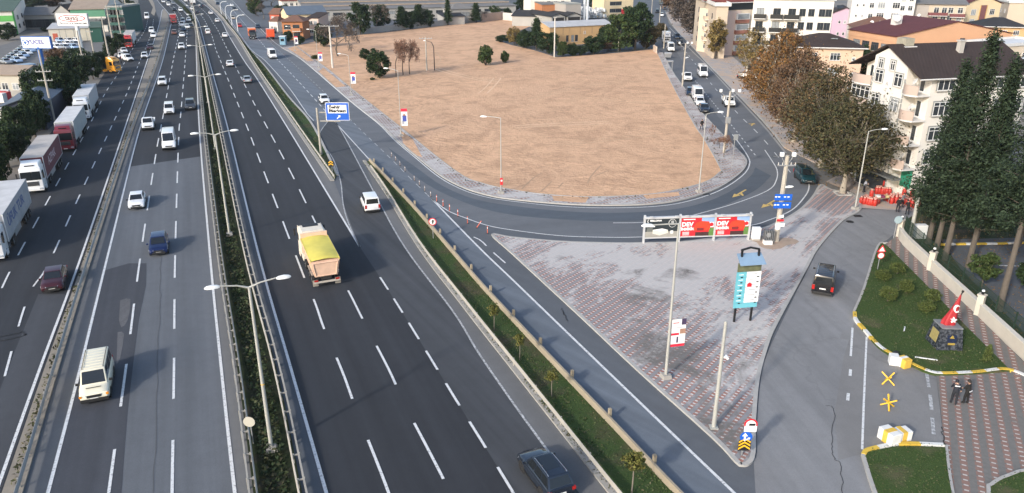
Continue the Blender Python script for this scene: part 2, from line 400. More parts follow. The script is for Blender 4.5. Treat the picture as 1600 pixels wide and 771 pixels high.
G1L = [(522, 283), (460, 193), (400, 105), (372, 60), (356, 40), (346, 27), (328, 10), (312, -3), (272, -22)]
G1R = [(526, 275), (485, 193), (450, 152), (414, 105), (390, 78), (366, 46), (353, 26), (340, 8), (330, -3), (310, -22)]
G2L = [(567, 252), (600, 300), (652, 386), (725, 483), (800, 579), (875, 675), (950, 771), (1055, 900)]
G2R = [(577, 253), (640, 320), (697, 386), (748, 446), (800, 503), (872, 580), (962, 675), (1052, 771), (1180, 900)]
g1l, g1r, g2l, g2r = (GL(q, 6) for q in (G1L, G1R, G2L, G2R))
sheet('slip_road', GL([(517, 184), (499, 213), (520, 248), (532, 283), (536, 318), (544, 348), (562, 386)], 5) + FR[::-1][1:] + Gl[:-1], Z1, asphalt('asphalt_slip', (.054, .058, .065), -R(30), .6, .3, .22))
sheet('road_shoulder', Gl[:-12] + offs(g2l, -.1)[1:], Z2, a_should)
sheet('road_shoulder', Fl + g1l[::-1][4:] + [G(536, 318), G(548, 350)], Z2, a_should)
# service road, loop and side street
RSR = [(330, -22), (361, 0), (380, 20), (400, 38), (425, 63), (446, 78), (474, 96), (545, 157), (590, 193), (617, 220), (650, 248), (687, 278), (725, 298), (762, 309), (800, 315), (875, 323), (950, 325.5), (1025, 323), (1075, 315), (1125, 298), (1160, 275), (1171, 258), (1168, 244), (1150, 218), (1120, 180)]
rsr = GL(RSR, 5)
rsl = GL([(312, -22), (335, 0), (355, 24), (368, 44), (392, 77), (415, 96), (452, 138), (490, 189), (517, 184)], 4)
INN = [(675, 312), (700, 330), (732, 343), (762, 353), (800, 360), (875, 369), (950, 371.5), (1003, 371), (1080, 368), (1172, 353), (1200, 345), (1237, 329), (1258, 307), (1264, 293), (1262, 275)]
inn = GL(INN, 5)
sheet('service_road', rsl + GL([(579, 251), (640, 318), (697, 384), (800, 501), (872, 578), (962, 673), (1052, 769), (1180, 900)], 3) + GL([(1262, 880), (1147, 771), (947, 579), (800, 437), (747, 386), (675, 312)], 3) + GL([(640, 275), (605, 243), (555, 195), (509, 147), (462, 103), (440, 82), (400, 44), (361, 4), (325, -22)], 3), Z1, a_serv)
sheet('loop_road', GL([(555, 195), (605, 243), (640, 275), (675, 312)], 3) + inn[3:] + [G(1225, 240), G(1190, 192), G(1150, 148), G(1100, 96), G(1085, 82), G(1058, 82)] + [G(1075, 112), G(1120, 180)] + rsr[::-1][1:] , Z1, asphalt('asphalt_loop_wide', (.125, .133, .145), R(75), .1, .35, .22))
sheet('loop_road', GL([(605, 230), (650, 262), (690, 290), (740, 311), (800, 322), (875, 330), (950, 333), (1030, 330), (1090, 320), (1140, 300), (1172, 276), (1180, 262)], 4) + GL([(1205, 275), (1180, 298), (1120, 325), (1040, 342), (950, 346), (875, 343), (800, 336), (740, 322), (680, 296), (640, 270)], 4), Z2, a_loop)
sheet('local_road', GL([(1345, 327), (1318, 345), (1282, 386), (1264, 418), (1204, 541), (1189, 590), (1183, 653), (1182, 712), (1178, 728), (1190, 900)], 3) + GL([(1420, 900), (1366, 771), (1349, 712), (1352, 600), (1345, 540), (1335, 491), (1350, 451), (1372, 386), (1385, 376), (1402, 362), (1440, 330)], 3), Z1, a_local)
sheet('parking_bay', GL([(1336, 500), (1352, 520), (1395, 557), (1450, 581), (1463, 590), (1471, 660), (1476, 700)], 0) + GL([(1395, 697), (1352, 708), (1310, 720), (1305, 640), (1318, 560)], 0), Z2, a_park)
# lot, footways, plaza
INNER = [(462, 72), (510, 107), (550, 140), (617, 193), (707, 265), (750, 286), (800, 297), (850, 304), (925, 308), (1025, 303), (1100, 286), (1125, 270), (1126, 261), (1100, 215), (1085, 193), (1050, 130), (1030, 87), (1024, 77)]
OUTER = [(440, 74), (474, 94), (550, 158), (596, 194), (622, 219), (655, 246), (691, 274), (728, 293), (764, 304), (800, 310), (875, 317), (950, 319.5), (1022, 317), (1072, 309), (1120, 293), (1152, 272), (1164, 257), (1162, 246), (1145, 228), (1111, 193), (1087, 166), (1067, 136), (1050, 112), (1034, 82)]
inner = GL(INNER, 4, .13); outer = GL(OUTER, 4, .13)
lot = inner + GL([(965, 83), (900, 88), (870, 90), (835, 79), (800, 71), (778, 64), (790, 55), (815, 47), (832, 40), (800, 33), (787, 31), (700, 39), (600, 51), (550, 56), (505, 62), (480, 68)], 0, .1)
sheet('dirt_lot', lot, .1, m_lot)
# wheel ruts and washed-out lines on the bare earth
rb = random.Random(31); m_rut = mat('rutted_earth', (.52, .345, .21), .98, .3, 1.2); m_rut2 = mat('washed_earth', (.68, .47, .3), .98, .25, 1.0)
for i in range(26):
    u, v = rb.uniform(620, 1080), rb.uniform(62, 290); p = G(u, v); a = rb.choice((.2, .5, 2.6, 2.9, 1.4)) + rb.uniform(-.3, .3); cv = rb.uniform(-.035, .035); pts = [p.copy()]
    for j in range(rb.randint(10, 26)): a += cv; p = p + Vector((math.cos(a), math.sin(a), 0)) * 1.6; pts.append(p.copy())
    px_ = [proj(q) for q in pts]
    if all(160 + 0 < y < 285 and 640 + (y - 100) * .9 < x < 1040 + (y - 100) * .4 or (70 < y <= 160 and 620 < x < 1000) for x, y in px_):
        for d_ in (0, 1.7): b = MB(); b.strip(offs(pts, d_), rb.uniform(.18, .4), .108 + i * 3e-4 + d_ * 1e-4, m_rut if i % 3 else m_rut2); tag(b.build('wheel_rut', fix=False), kind='structure')
for px in ([(939, 260), (931, 268), (922, 279), (918, 288)], [(950, 268), (938, 273), (928, 277)], [(862, 285), (854, 293), (845, 301)], [(872, 295), (880, 287)], [(815, 297), (833, 280), (846, 272)], [(575, 90), (640, 82), (700, 78)]):
    b = MB(); b.strip(GL(px, 5), .2, .118, mat('gully', (.42, .275, .17), .98, .2)); tag(b.build('wheel_rut', fix=False), kind='structure')
k = len(inner) - 1
sheet('pavement', [p for p in inner if p.y > 0] + outer[::-1], .13, m_walk, side=.2)
def kerb(name, pts, w=.25, z=.14, m=m_kerb): b = MB(); b.strip(pts, w, z, m, .2); return tag(b.build(name), kind='structure')
kerb('kerb', offs(outer, .13)); kerb('kerb', offs(inner, -.1), .18, .16)
# sand spilled over the footway
for pl in ([(862, 306), (920, 308), (915, 317), (866, 314)], [(625, 203), (645, 218), (660, 246), (650, 243), (630, 224)], [(505, 106), (540, 135), (525, 137), (498, 112)], [(462, 72), (490, 95), (480, 96), (450, 76)], [(1005, 305), (1060, 300), (1062, 306), (1010, 311)]):
    sheet('sand', GL(pl, 0, .13), .135, m_lot)
PLZ = [(768, 366), (800, 370), (875, 376.5), (950, 379), (1003, 379), (1080, 376), (1172, 360), (1205, 351), (1245, 330), (1268, 308), (1282, 288), (1300, 296), (1332, 302), (1346, 326), (1317, 345), (1280, 386), (1262, 418), (1215, 505), (1200, 541), (1187, 590), (1181, 653), (1180, 708), (1172, 724), (1160, 727), (1149, 721), (1112, 682), (997, 579), (900, 488), (800, 396)]
plz = spline([G(u, v, .13) for u, v in PLZ], 4, True)
sheet('plaza', plz, .13, m_plaza, side=.2)
kerb('kerb', offs(plz + [plz[0]], .12), .28, .145, m_kerb)
# loose earth round the pole by the billboards
sheet('sand', [G(1207, 378, .13) + Vector((math.cos(a) * 2.3, math.sin(a) * 1.8, 0)) * (1 + .25 * math.sin(3 * a + 1)) for a in [i * .3 for i in range(21)]], .136, mat('loose_earth', (.34, .26, .2), .95, .35, 1.5))
# right-hand islands
ISL = [(1384, 383), (1372, 387), (1350, 451), (1335, 490), (1338, 502), (1350, 517), (1372, 542), (1395, 557), (1420, 569), (1452, 583), (1475, 585), (1525, 583), (1573, 579), (1572, 572), (1510, 510), (1450, 448), (1410, 408)]
isl = spline([G(u, v, .15) for u, v in ISL], 3, True)
sheet('grass_island', isl, .15, g_isl, side=.2)
kerb('kerb', GL([(1386, 381), (1371, 387), (1350, 451), (1334, 489)], 4), .2, .17)
def painted_kerb(pts, seg=1.15):
    b = MB(); cols = (mat('kerb_yellow', (.6, .4, .05), .8, .15), mat('kerb_white', (.62, .62, .6), .8, .12)); w = walk(pts, .1); n = int(seg * 10)
    for i in range(0, len(w) - n, n): b.strip([w[j][0] for j in range(i, i + n + 1, 2)] if n % 2 == 0 else [w[j][0] for j in range(i, i + n + 1)], .28, .2, cols[(i // n) % 2], .24)
    return tag(b.build('painted_kerb'), kind='structure')
painted_kerb(GL([(1335, 490), (1337, 502), (1350, 517), (1372, 542), (1395, 557), (1420, 569), (1452, 583), (1475, 586), (1525, 584), (1575, 580), (1620, 599)], 5))
sheet('pavement', GL([(1384, 381), (1410, 408), (1450, 448), (1510, 510), (1572, 572), (1700, 700), (1700, 655), (1600, 566), (1500, 467), (1410, 383), (1403, 368)], 0, .12), .12, m_court, side=.15)
sheet('court', GL([(1463, 587), (1475, 587), (1525, 585), (1575, 581), (1600, 592), (1800, 720), (1900, 900), (1510, 900), (1485, 771), (1472, 660)], 0, .03), .03, m_court)
GR2 = [(1366, 771), (1349, 713), (1356, 706), (1395, 698), (1430, 697), (1477, 699), (1481, 735), (1487, 771), (1510, 900), (1420, 900)]
sheet('grass_island', GL(GR2, 0, .14), .14, g_isl, side=.2)
kerb('kerb', GL([(1420, 900), (1366, 771), (1348, 713)], 3), .22, .17); kerb('kerb', GL([(1478, 699), (1482, 735), (1488, 771), (1511, 900)], 3), .15, .16)
painted_kerb(GL([(1349, 713), (1356, 706), (1395, 697.5), (1430, 696.5), (1477, 698.5)], 5), 1.4)
g3 = GL([(1560, 900), (1545, 771), (1549, 757), (1575, 743), (1620, 735), (1750, 760), (1800, 900)], 4, .13)
sheet('grass_island', g3, .13, g_isl, side=.16); kerb('kerb', g3[:17], .2, .16)
sheet('park_ground', GL([(1406, 350), (1600, 552), (1900, 850), (2300, 700), (2000, 330), (1600, 298), (1445, 326)], 0), .02, g_park)
sheet('path', GL([(1470, 375), (1600, 372), (1800, 420), (1800, 560), (1640, 560), (1580, 500), (1500, 420)], 0), .028, a_base)
sheet('footway', GL([(1040, 20), (1054, 44), (1080, 71), (1104, 98), (1146, 141), (1195, 192), (1225, 230), (1290, 262), (1320, 240), (1240, 170), (1170, 110), (1110, 60), (1060, 15)], 0, .1), .1, m_grit, side=.15)
b = MB(); b.strip(GL([(1040, 20), (1054, 44), (1080, 71), (1104, 98), (1146, 141), (1195, 192), (1225, 230)], 4), .3, .12, m_kerb, .15); tag(b.build('kerb'), kind='structure')
sheet('forecourt', GL([(1290, 285), (1335, 303), (1346, 326), (1440, 332), (1480, 318), (1420, 280), (1330, 262)], 0), .05, m_grit)
sheet('yard', GL([(-200, 130), (40, 60), (120, 40), (180, 60), (150, 100), (90, 150), (40, 200), (-100, 260)], 0), .01, mat('yard_asphalt', (.13, .128, .125), .9, .3, .3))
sheet('yard', GL([(168, 100), (178, 70), (178, 40), (200, 28), (215, 38), (222, 42), (218, 52), (203, 66)], 0), .012, mat('yard_concrete', (.24, .22, .2), .9, .25, .3))
# verges and medians
sheet('median', ML + MR[::-1], .1, g_med, side=.15)
sheet('verge', g1l + g1r[::-1], .1, g_strip, side=.15)
sheet('verge', g2l + g2r[::-1], .1, g_strip, side=.15)
sheet('verge', [p for p in g1l if proj(p)[1] < 62] + [p for p in g1r[::-1] if proj(p)[1] < 50], .112, m_dirtyconc)
sheet('separator', SL + SR[::-1], .12, m_dirtyconc, side=.16)
sheet('separator', GL([(231, -22), (232, 0), (239, 12), (236, 21), (241, 25), (243.5, 18), (241, 6), (236, -4), (234, -22)], 0), .1, m_dirtyconc, side=.14)
kerb('kerb', offs(g1r, .15), .35, .16); kerb('kerb', offs(g1l, -.2), .5, .13, m_conc)
kerb('kerb', offs(g2l, -.2), .45, .14, m_conc)
# ---- painted lines
def paint(pts, w, m=None, z=None):
    b = MB(); b.strip(pts, w, .034 if z is None else z, m or m_white); return tag(b.build('road_marking', fix=False), kind='structure')
def dashes(px, dash, gap, w=.17, start=0., m=None, z=.036, n=6, ymax=620):
    pts = GL(px, n) if not isinstance(px[0], Vector) else px; b = MB(); q = walk(pts, .5); per = int((dash + gap) * 2); d = int(dash * 2); s = int(start * 2)
    for i in range(s, len(q) - d, per):
        if q[i][0].y > ymax: break
        b.strip([q[j][0] for j in range(i, i + d + 1, 2)], w, z, m or m_white)
    return tag(b.build('lane_marking', fix=False), kind='structure')
for L in (Cl, Al, Bl): paint(L, .2)
paint(Fl, .2); paint(offs(SL, -.35), .2); paint(Gl[8:], .16, m_worn); paint(slipL, .14, m_worn)
paint(GL([(517, 184), (579, 252)], 4), .16); paint(rsl[:-4], .16); paint(rsr[:-4], .16); paint(inn, .16)
paint(GL([(675, 312), (747, 386), (800, 437), (947, 579), (1147, 771), (1262, 880)], 4), .2)
paint(GL([(958, 349), (1000, 348.5), (1040, 345)], 4), .14); paint(GL([(1080, 338), (1150, 318), (1200, 298), (1213, 282), (1214, 266), (1205, 250), (1195, 235)], 5), .14)
dashes([(161, 840), (170, 771), (196, 582), (204, 521), (220, 398), (244, 239), (255, 181), (270, 98), (279, 55), (279.5, 40), (276, 25), (266, 11), (250, -4), (235, -18)], 6.8, 4.3, start=2.2)
dashes([(268, 840), (269, 771), (272, 578), (274, 388), (279.5, 210), (282.5, 178), (289, 100), (292, 56), (292, 42), (287.5, 31), (280, 20), (268, 8), (250, -6), (236, -18)], 6.8, 4.3, start=3.0)
dashes([(632, 840), (598, 746), (560, 650), (534, 579), (507, 516), (492, 473), (473, 428), (408, 257), (381, 186), (345.6, 98), (337, 77), (331, 56), (324, 41), (317, 28), (305, 15), (290, 2), (262, -18)], 6.8, 4.5, start=3.4)
dashes([(733, 830), (682, 728), (632, 632), (608, 579), (570, 506), (550, 466), (532, 430), (458, 277), (415, 195), (397, 162), (364, 96), (350, 67), (340, 47), (332, 35), (325, 24), (310, 10), (297, 0), (268, -18)], 6.8, 4.5, start=4.6)
dashes(FR[::-1], 3.0, 2.3, start=8.6)
dashes([(120, 460 + 300), (-20, 690), (42, 578 - 108), (75, 415), (118, 320), (159, 231), (185, 175), (198, 147), (215, 105), (222, 88), (234, 60), (238, 44), (240, 30)][1:], 4.5, 4.2, .16)
dashes([(-115, 700), (-70, 615), (10, 436), (58, 345), (104, 261), (128, 218), (147, 182), (165, 145), (186, 113), (205, 80), (220, 58), (228, 44), (231, 30)], 4.5, 4.2, .16)
dashes([(355, 5), (384, 40), (400, 57), (416, 76), (436, 96), (475, 137), (514, 180)], 3, 2.6, .16)
dashes([(400, 42), (430, 74), (462, 103), (509, 147), (555, 195), (605, 243), (640, 278), (675, 312)], 2.2, 2.2, .13, m=m_worn)
dashes([(740, 371), (752, 377), (765, 390), (790, 412)], 3, 2.2, .16)
dashes([(1180, 243), (1150, 205), (1120, 168), (1085, 125)], 1.2, 1.4, .16)
dashes([(1235, 270), (1190, 215), (1150, 175), (1110, 130), (1080, 92), (1050, 55)], 3.4, 4.6, .14)
paint(GL([(1228, 240), (1192, 196), (1146, 147), (1104, 102), (1076, 75), (1046, 43)], 4), .35, mat('kerbside_strip', (.28, .275, .265), .9))
dashes([(1332, 513), (1330, 545), (1328, 572)], 5.0, .3, .16); dashes([(1329, 578), (1324, 630), (1320, 660)], 1.5, 2.0, .2)
paint(GL([(1354, 527), (1350, 620), (1347, 703)], 3), .14); dashes([(1448, 585), (1454, 625), (1457, 660), (1460, 695)], 2.4, .9, .22, m=m_worn)
paint(GL([(1560, 416), (1600, 417), (1640, 418)], 0), .18, z=.055)
painted_kerb(GL([(1460, 384), (1510, 383), (1570, 382), (1620, 381)], 3))
# yellow arrows on the loop
def arrow(u, v, du, dv, L=4.2):
    p = G(u, v); t = (G(u + du, v + dv) - p).normalized(); s = Vector((t.y, -t.x, 0)); b = MB(); q = lambda a, c: (p + t * a * L / 4 + s * c + Vector((0, 0, .034)))[:]
    b.add([q(-2, -.12), q(-2, .12), q(.6, .12), q(.6, -.12)], [(0, 1, 2, 3)], m_yel); b.add([q(.5, -.45), q(.5, .45), q(2, 0)], [(0, 1, 2)], m_yel)
    b.add([q(.1, -.1), q(-.5, -.1), q(.3, -.75), q(.7, -.75)], [(0, 1, 2, 3)], m_yel)
    return tag(b.build('arrow_marking', fix=False), kind='structure')
def crack(px, w=.05, m=None): b = MB(); r = random.Random(len(px)); pts = GL(px, 8); pts = [p + Vector((r.uniform(-.08, .08), r.uniform(-.08, .08), 0)) for p in pts]; b.strip(pts, w, .04, m or m_tar); return tag(b.build('road_crack', fix=False), kind='structure')
m_tar = mat('tar_seal', (.02, .02, .021), .7, .2, 3)
crack([(1290, 634), (1302, 640), (1300, 690), (1302, 715), (1313, 728), (1317, 771), (1320, 800)], .035); crack([(1472, 668), (1474, 690), (1476, 700)], .06)
crack([(35, 519), (20, 523), (0, 527), (-10, 531), (0, 533), (22, 529), (40, 524), (35, 519)], .14); crack([(252, 390), (251, 420), (250, 470), (247, 560), (240, 771)], .025, mat('faint_crack', (.06, .062, .066), .9)); crack([(880, 487), (884, 498), (887, 503)], .06); crack([(877, 483), (882, 494)], .05)
for pl in ([(188, 470), (204, 468), (200, 500), (190, 512), (186, 500)], [(184, 520), (194, 522), (188, 560), (182, 570)]): sheet('road', GL(pl, 2), .021, asphalt('asphalt_scraped', (.1, .1, .105), 0, .4, .5, .6))
sheet('road', GL([(1316, 517), (1330, 516), (1330, 532), (1312, 530)], 0), .022, asphalt('asphalt_new_patch', (.21, .21, .21), 0, .1, .2, .2))
arrow(1155, 303, -14, 8); arrow(1201, 319, -14, 8); arrow(1176, 195, 5, -5, 2.5)
# ================================================================ VEHICLES
def paintm(name, col, rough=.3, metal=0.): return mat('paint_' + name, col, rough, .08, 1.5, metal, coat=.5)
PT = dict(white=paintm('white', (.72, .73, .74)), cream=paintm('cream', (.7, .66, .52)), blue=paintm('blue', (.008, .018, .075), .25, .3), black=paintm('black', (.008, .008, .01), .22),
          grey=paintm('grey', (.06, .066, .078), .3, .4), silver=paintm('silver', (.42, .44, .46), .3, .6), maroon=paintm('maroon', (.05, .01, .014), .3, .2), red=paintm('red', (.4, .03, .025)),
          slate=paintm('slate', (.02, .028, .044), .16, .3), teal=paintm('teal', (.005, .028, .036)), orange=paintm('orange', (.8, .17, .02)), amber=paintm('amber', (.85, .36, .02)), navy=paintm('navy', (.015, .03, .06), .25, .3),
          beige=paintm('beige', (.5, .42, .33)), green=paintm('green', (.2, .5, .12)), redorange=paintm('redorange', (.75, .1, .03)), brown=paintm('brown', (.16, .07, .05)), salmon=mat('salmon_paint', (.66, .45, .33), .65, .25, 1.2), dirtycream=mat('dirty_cream', (.66, .6, .5), .5, .2, 1.5), skyblue=paintm('skyblue', (.3, .42, .6)))
m_glass = mat('car_glass', (.012, .015, .018), .07, 0, spec=.7)
m_tyre = mat('tyre', (.014, .014, .015), .9, .2, 8)
m_rim = mat('wheel_rim', (.36, .37, .38), .35, .1, 5, .7)
m_black = mat('black_plastic', (.015, .015, .016), .6, .1)
m_lamp = mat('headlamp_glass', (.34, .37, .41), .1, 0, spec=.8)
m_tail = mat('tail_lamp', (.35, .015, .012), .2, 0)
m_amber = mat('indicator', (.7, .25, .02), .2, 0)
m_plate = mat('number_plate', (.7, .7, .68), .5, 0)
m_chrome = mat('chrome', (.55, .56, .57), .2, 0, 1, .9)
m_steel = mat('galvanised', (.34, .35, .36), .5, .15, 2, .5)
m_chassis = mat('chassis', (.025, .024, .023), .8, .3, 3)
_wheels = {}
def wheel(parent, x, y, r, wd=.22, rim=True, rimm=None, both=False):
    k = (round(r, 2), round(wd, 2))
    if k not in _wheels:
        b = MB(); b.rib([Vector((0, 0, 0)), Vector((0, .001, 0))], [(0, 0)], m_tyre) if False else None
        n = 20; V = []; F = []
        prof = [(-wd / 2, r * .62), (-wd / 2, r * .93), (-wd / 2 * .7, r), (wd / 2 * .7, r), (wd / 2, r * .93), (wd / 2, r * .62)]
        for i in range(n):
            a = 2 * math.pi * i / n
            for q, rr in prof: V.append((rr * math.cos(a), q, rr * math.sin(a)))
        for i in range(n):
            for j in range(6): F.append((i * 6 + j, ((i + 1) % n) * 6 + j, ((i + 1) % n) * 6 + (j + 1) % 6, i * 6 + (j + 1) % 6))
        b.add(V, F, m_tyre); tm = b.mesh('wheel', 40)
        b = MB(); b.tube([(0, -wd * .36, 0), (0, wd * .36, 0)], r * .63, m_black, 16)
        for s in (-1, 1):
            b.tube([(0, s * wd * .38, 0), (0, s * wd * .46, 0)], r * .2, rimm or m_rim, 10)
            for i in range(5):
                a = 2 * math.pi * i / 5; ca, sa = math.cos(a), math.sin(a); t = Vector((-sa, 0, ca)) * r * .11; c0 = Vector((ca, 0, sa))
                y0, y1 = s * wd * .38, s * wd * .44
                p = [c0 * r * .15 - t, c0 * r * .62 - t * .8, c0 * r * .62 + t * .8, c0 * r * .15 + t]
                b.extr([q + Vector((0, y0, 0)) for q in p], (0, y1 - y0, 0), rimm or m_rim)
        _wheels[k] = (tm, b.mesh('rim', 40))
    tm, rm = _wheels[k]
    o = inst(tm, 'wheel', parent, (x, y, r))
    if rim: inst(rm, 'rim', o)
    return o
def lerp3(a, b, t): return Vector(a).lerp(Vector(b), t)
def pane_on(b, q, u0, u1, v0, v1, m, off=.012, th=.012):
    q = [Vector(p) for p in q]
    f = lambda u, v: q[0].lerp(q[1], u).lerp(q[3].lerp(q[2], u), v)
    p = [f(u0, v0), f(u1, v0), f(u1, v1), f(u0, v1)]; n = (p[1] - p[0]).cross(p[3] - p[0]).normalized()
    b.extr([x + n * off for x in p], n * -th * 2, m)
CARS = dict(
    sedan=dict(L=4.55, W=1.8, zb=.2, r=.32, ax=(1.36, -1.3), top=[(-2.27, .72), (-2.2, .9), (-1.75, .98), (-.5, .96), (1.0, .92), (1.6, .86), (2.1, .74), (2.27, .56)], cab=(1.08, .35, -.95, -1.75), belt=.9, H=1.45, side=[(.06, .46), (.5, .92)]),
    hatch=dict(L=4.1, W=1.78, zb=.2, r=.31, ax=(1.28, -1.22), top=[(-2.05, .66), (-2.0, .9), (-1.7, .97), (-.4, .96), (.9, .93), (1.5, .84), (1.9, .72), (2.05, .55)], cab=(1.05, .3, -1.45, -1.95), belt=.92, H=1.5, side=[(.06, .46), (.5, .92)]),
    suv=dict(L=4.65, W=1.9, zb=.26, r=.37, ax=(1.42, -1.34), top=[(-2.32, .75), (-2.26, 1.05), (-1.9, 1.1), (-.4, 1.08), (1.05, 1.05), (1.7, .97), (2.15, .84), (2.32, .62)], cab=(1.15, .45, -1.75, -2.2), belt=1.04, H=1.7, side=[(.05, .3), (.34, .62), (.66, .93)], sill=True, rails=True),
    mpv=dict(L=4.4, W=1.83, zb=.22, r=.32, ax=(1.42, -1.28), top=[(-2.2, .7), (-2.16, 1.05), (-1.9, 1.08), (-.3, 1.08), (1.15, 1.06), (1.7, .94), (2.08, .78), (2.2, .56)], cab=(1.32, .55, -2.0, -2.14), belt=1.04, H=1.83, side=[(.05, .34), (.38, .66), (.7, .95)], sill=True),
    minivan=dict(L=4.85, W=1.84, zb=.24, r=.33, ax=(1.6, -1.3), top=[(-2.42, .7), (-2.38, 1.08), (-2.1, 1.1), (0, 1.1), (1.3, 1.1), (1.85, 1.0), (2.3, .82), (2.42, .6)], cab=(1.62, .95, -2.2, -2.36), belt=1.08, H=1.93, side=[(.04, .3), (.33, .62), (.66, .94)], sill=True, rails=True),
    van=dict(L=5.9, W=1.98, zb=.28, r=.36, ax=(2.05, -1.6), top=[(-2.95, .8), (-2.92, 1.2), (-2.7, 1.24), (0, 1.24), (1.75, 1.24), (2.3, 1.08), (2.8, .86), (2.95, .62)], cab=(2.1, 1.3, -2.8, -2.9), belt=1.2, H=2.5, side=[(.8, .95)]),
    minibus=dict(L=5.9, W=2.0, zb=.28, r=.36, ax=(2.05, -1.6), top=[(-2.95, .8), (-2.92, 1.2), (-2.7, 1.24), (0, 1.24), (1.75, 1.24), (2.3, 1.08), (2.8, .86), (2.95, .62)], cab=(2.1, 1.35, -2.8, -2.9), belt=1.2, H=2.6, side=[(.04, .24), (.27, .5), (.53, .76), (.8, .95)]),
    smallvan=dict(L=4.4, W=1.8, zb=.24, r=.31, ax=(1.4, -1.25), top=[(-2.2, .7), (-2.17, 1.02), (-2.0, 1.06), (-.2, 1.06), (1.2, 1.04), (1.7, .93), (2.08, .76), (2.2, .55)], cab=(1.35, .6, -2.06, -2.15), belt=1.02, H=1.82, side=[(.7, .95)]),
    pickup=dict(L=5.3, W=1.9, zb=.32, r=.36, ax=(1.75, -1.5), top=[(.3, .9), (.36, 1.18), (.7, 1.2), (1.4, 1.2), (1.85, 1.1), (2.4, .95), (2.65, .66)], cab=(1.75, 1.1, .45, .36), belt=1.16, H=1.95, side=[(.15, .9)], bed=True))
def car(kind, color, label, cat='car', group=None, lod=0, loaded=False, sunroof=False, roofhatch=False, rearwin=True, plate=True):
    S = CARS[kind]; pm = PT[color]; t = thing(dict(sedan='car', hatch='car', suv='car', mpv='compact_van', minivan='minivan', van='van', minibus='minibus', smallvan='small_van', pickup='pickup_truck')[kind], label, cat, group=group)
    L, W, zb = S['L'], S['W'], S['zb']; w = W / 2; b = MB(); top = S['top']; V = []; F = []; mats_low = pm
    n = 0
    for i, (x, zt) in enumerate(top):
        e = min(abs(x - top[0][0]), abs(x - top[-1][0])); k = 1 if e > .35 else .86 + .14 * math.sqrt(max(0, e) / .35); ww = w * k
        zl = zb + (.1 if e < .1 else .02 if e < .3 else 0); h = zt - zl
        sec = [(0, zl), (ww * .8, zl), (ww * .95, zl + .05), (ww, zl + .3 * h), (ww, zl + .62 * h), (ww * .975, zt - .1 * h), (ww * .9, zt), (ww * .5, zt + .025), (0, zt + .03)]
        sec = sec + [(-a, c) for a, c in sec[-2:0:-1]]; n = len(sec)
        V += [(x, a, c) for a, c in sec]
    for i in range(len(top) - 1):
        for j in range(n): F.append((i * n + j, i * n + (j + 1) % n, (i + 1) * n + (j + 1) % n, (i + 1) * n + j))
    F.append(tuple(range(n))); F.append(tuple((len(top) - 1) * n + j for j in range(n))[::-1])
    b.add(V, F, pm)
    r = S['r']
    for ax in S['ax']:                            # dark wheel arches, sills
        for s in (-1, 1):
            b.tube([(ax, s * (w - .1), r), (ax, s * (w + .004), r)], r * 1.17, m_black, 18)
    b.box((0 if not S.get('bed') else 1.4, 0, zb + .02), ((S['ax'][0] - S['ax'][1] - 2 * r * 1.1) if not S.get('bed') else 1.2, W + .012, .14), m_black)
    if S.get('sill'): b.box((0, 0, zb + .06), (L * .985, W * .9, .2), m_black)
    body = b.build('body', t, smooth=38)
    x0, x1, x2, x3 = S['cab']; zc, H = S['belt'], S['H']; cw, rw = w * .93, w * (.74 if H < 1.75 else .82 if H < 2.2 else .86); hb = .06
    lo = [(x3, -cw, zc - hb), (x0, -cw * .96, zc - hb), (x0, cw * .96, zc - hb), (x3, cw, zc - hb)]
    hi = [(x2, -rw, H), (x1, -rw * .97, H - .02), (x1, rw * .97, H - .02), (x2, rw, H)]
    c = MB(); c.hexa(lo + hi, pm); cabin = c.build('cabin', t, bevel=.06 if H < 2.2 else .09, smooth=50)
    g = MB(); pane_on(g, [lo[1], lo[2], hi[2], hi[1]], .06, .94, .14, .92, m_glass); g.build('windscreen', t)
    if rearwin and kind not in ('van',):
        g = MB(); pane_on(g, [lo[3], lo[0], hi[0], hi[3]], .08, .92, .2 if H > 1.6 else .16, .86, m_glass); g.build('rear_window', t)
    hv = (.16, .9) if H < 2.2 else (.14, .62)
    for s in (0, 1):
        q = [lo[0], lo[1], hi[1], hi[0]] if s == 0 else [lo[2], lo[3], hi[3], hi[2]]
        for u0, u1 in S['side']:
            g = MB(); a, bb = (u0, u1) if s == 0 else (1 - u1, 1 - u0); pane_on(g, q, a, bb, *hv, m_glass); g.build('side_window', t)
    if lod < 2:
        for ax in S['ax']:
            for s in (-1, 1): wheel(t, ax, s * (w - .1), r, rim=lod < 1)
    fx, rx = top[-1][0], -L / 2
    zf = top[-2][1]
    for s in (-1, 1):
        g = MB(); g.hexa([(fx - .34, s * w * .95, zf - .2), (fx - .03, s * w * .5, zf - .24), (fx + .012, s * w * .5, zf - .22), (fx - .3, s * w * .99, zf - .18), (fx - .42, s * w * .93, zf - .04), (fx - .1, s * w * .5, zf - .05), (fx - .02, s * w * .5, zf - .09), (fx - .38, s * w * .985, zf - .06)], m_lamp); g.build('headlight', t)
        if not S.get('bed'):
            g = MB(); tall = H > 1.8; zt = zc - .02
            g.box((rx + .07, s * w * .84, zt - (.2 if tall else .12)), (.16, w * .24, .42 if tall else .2), m_tail, 0); g.build('tail_light', t)
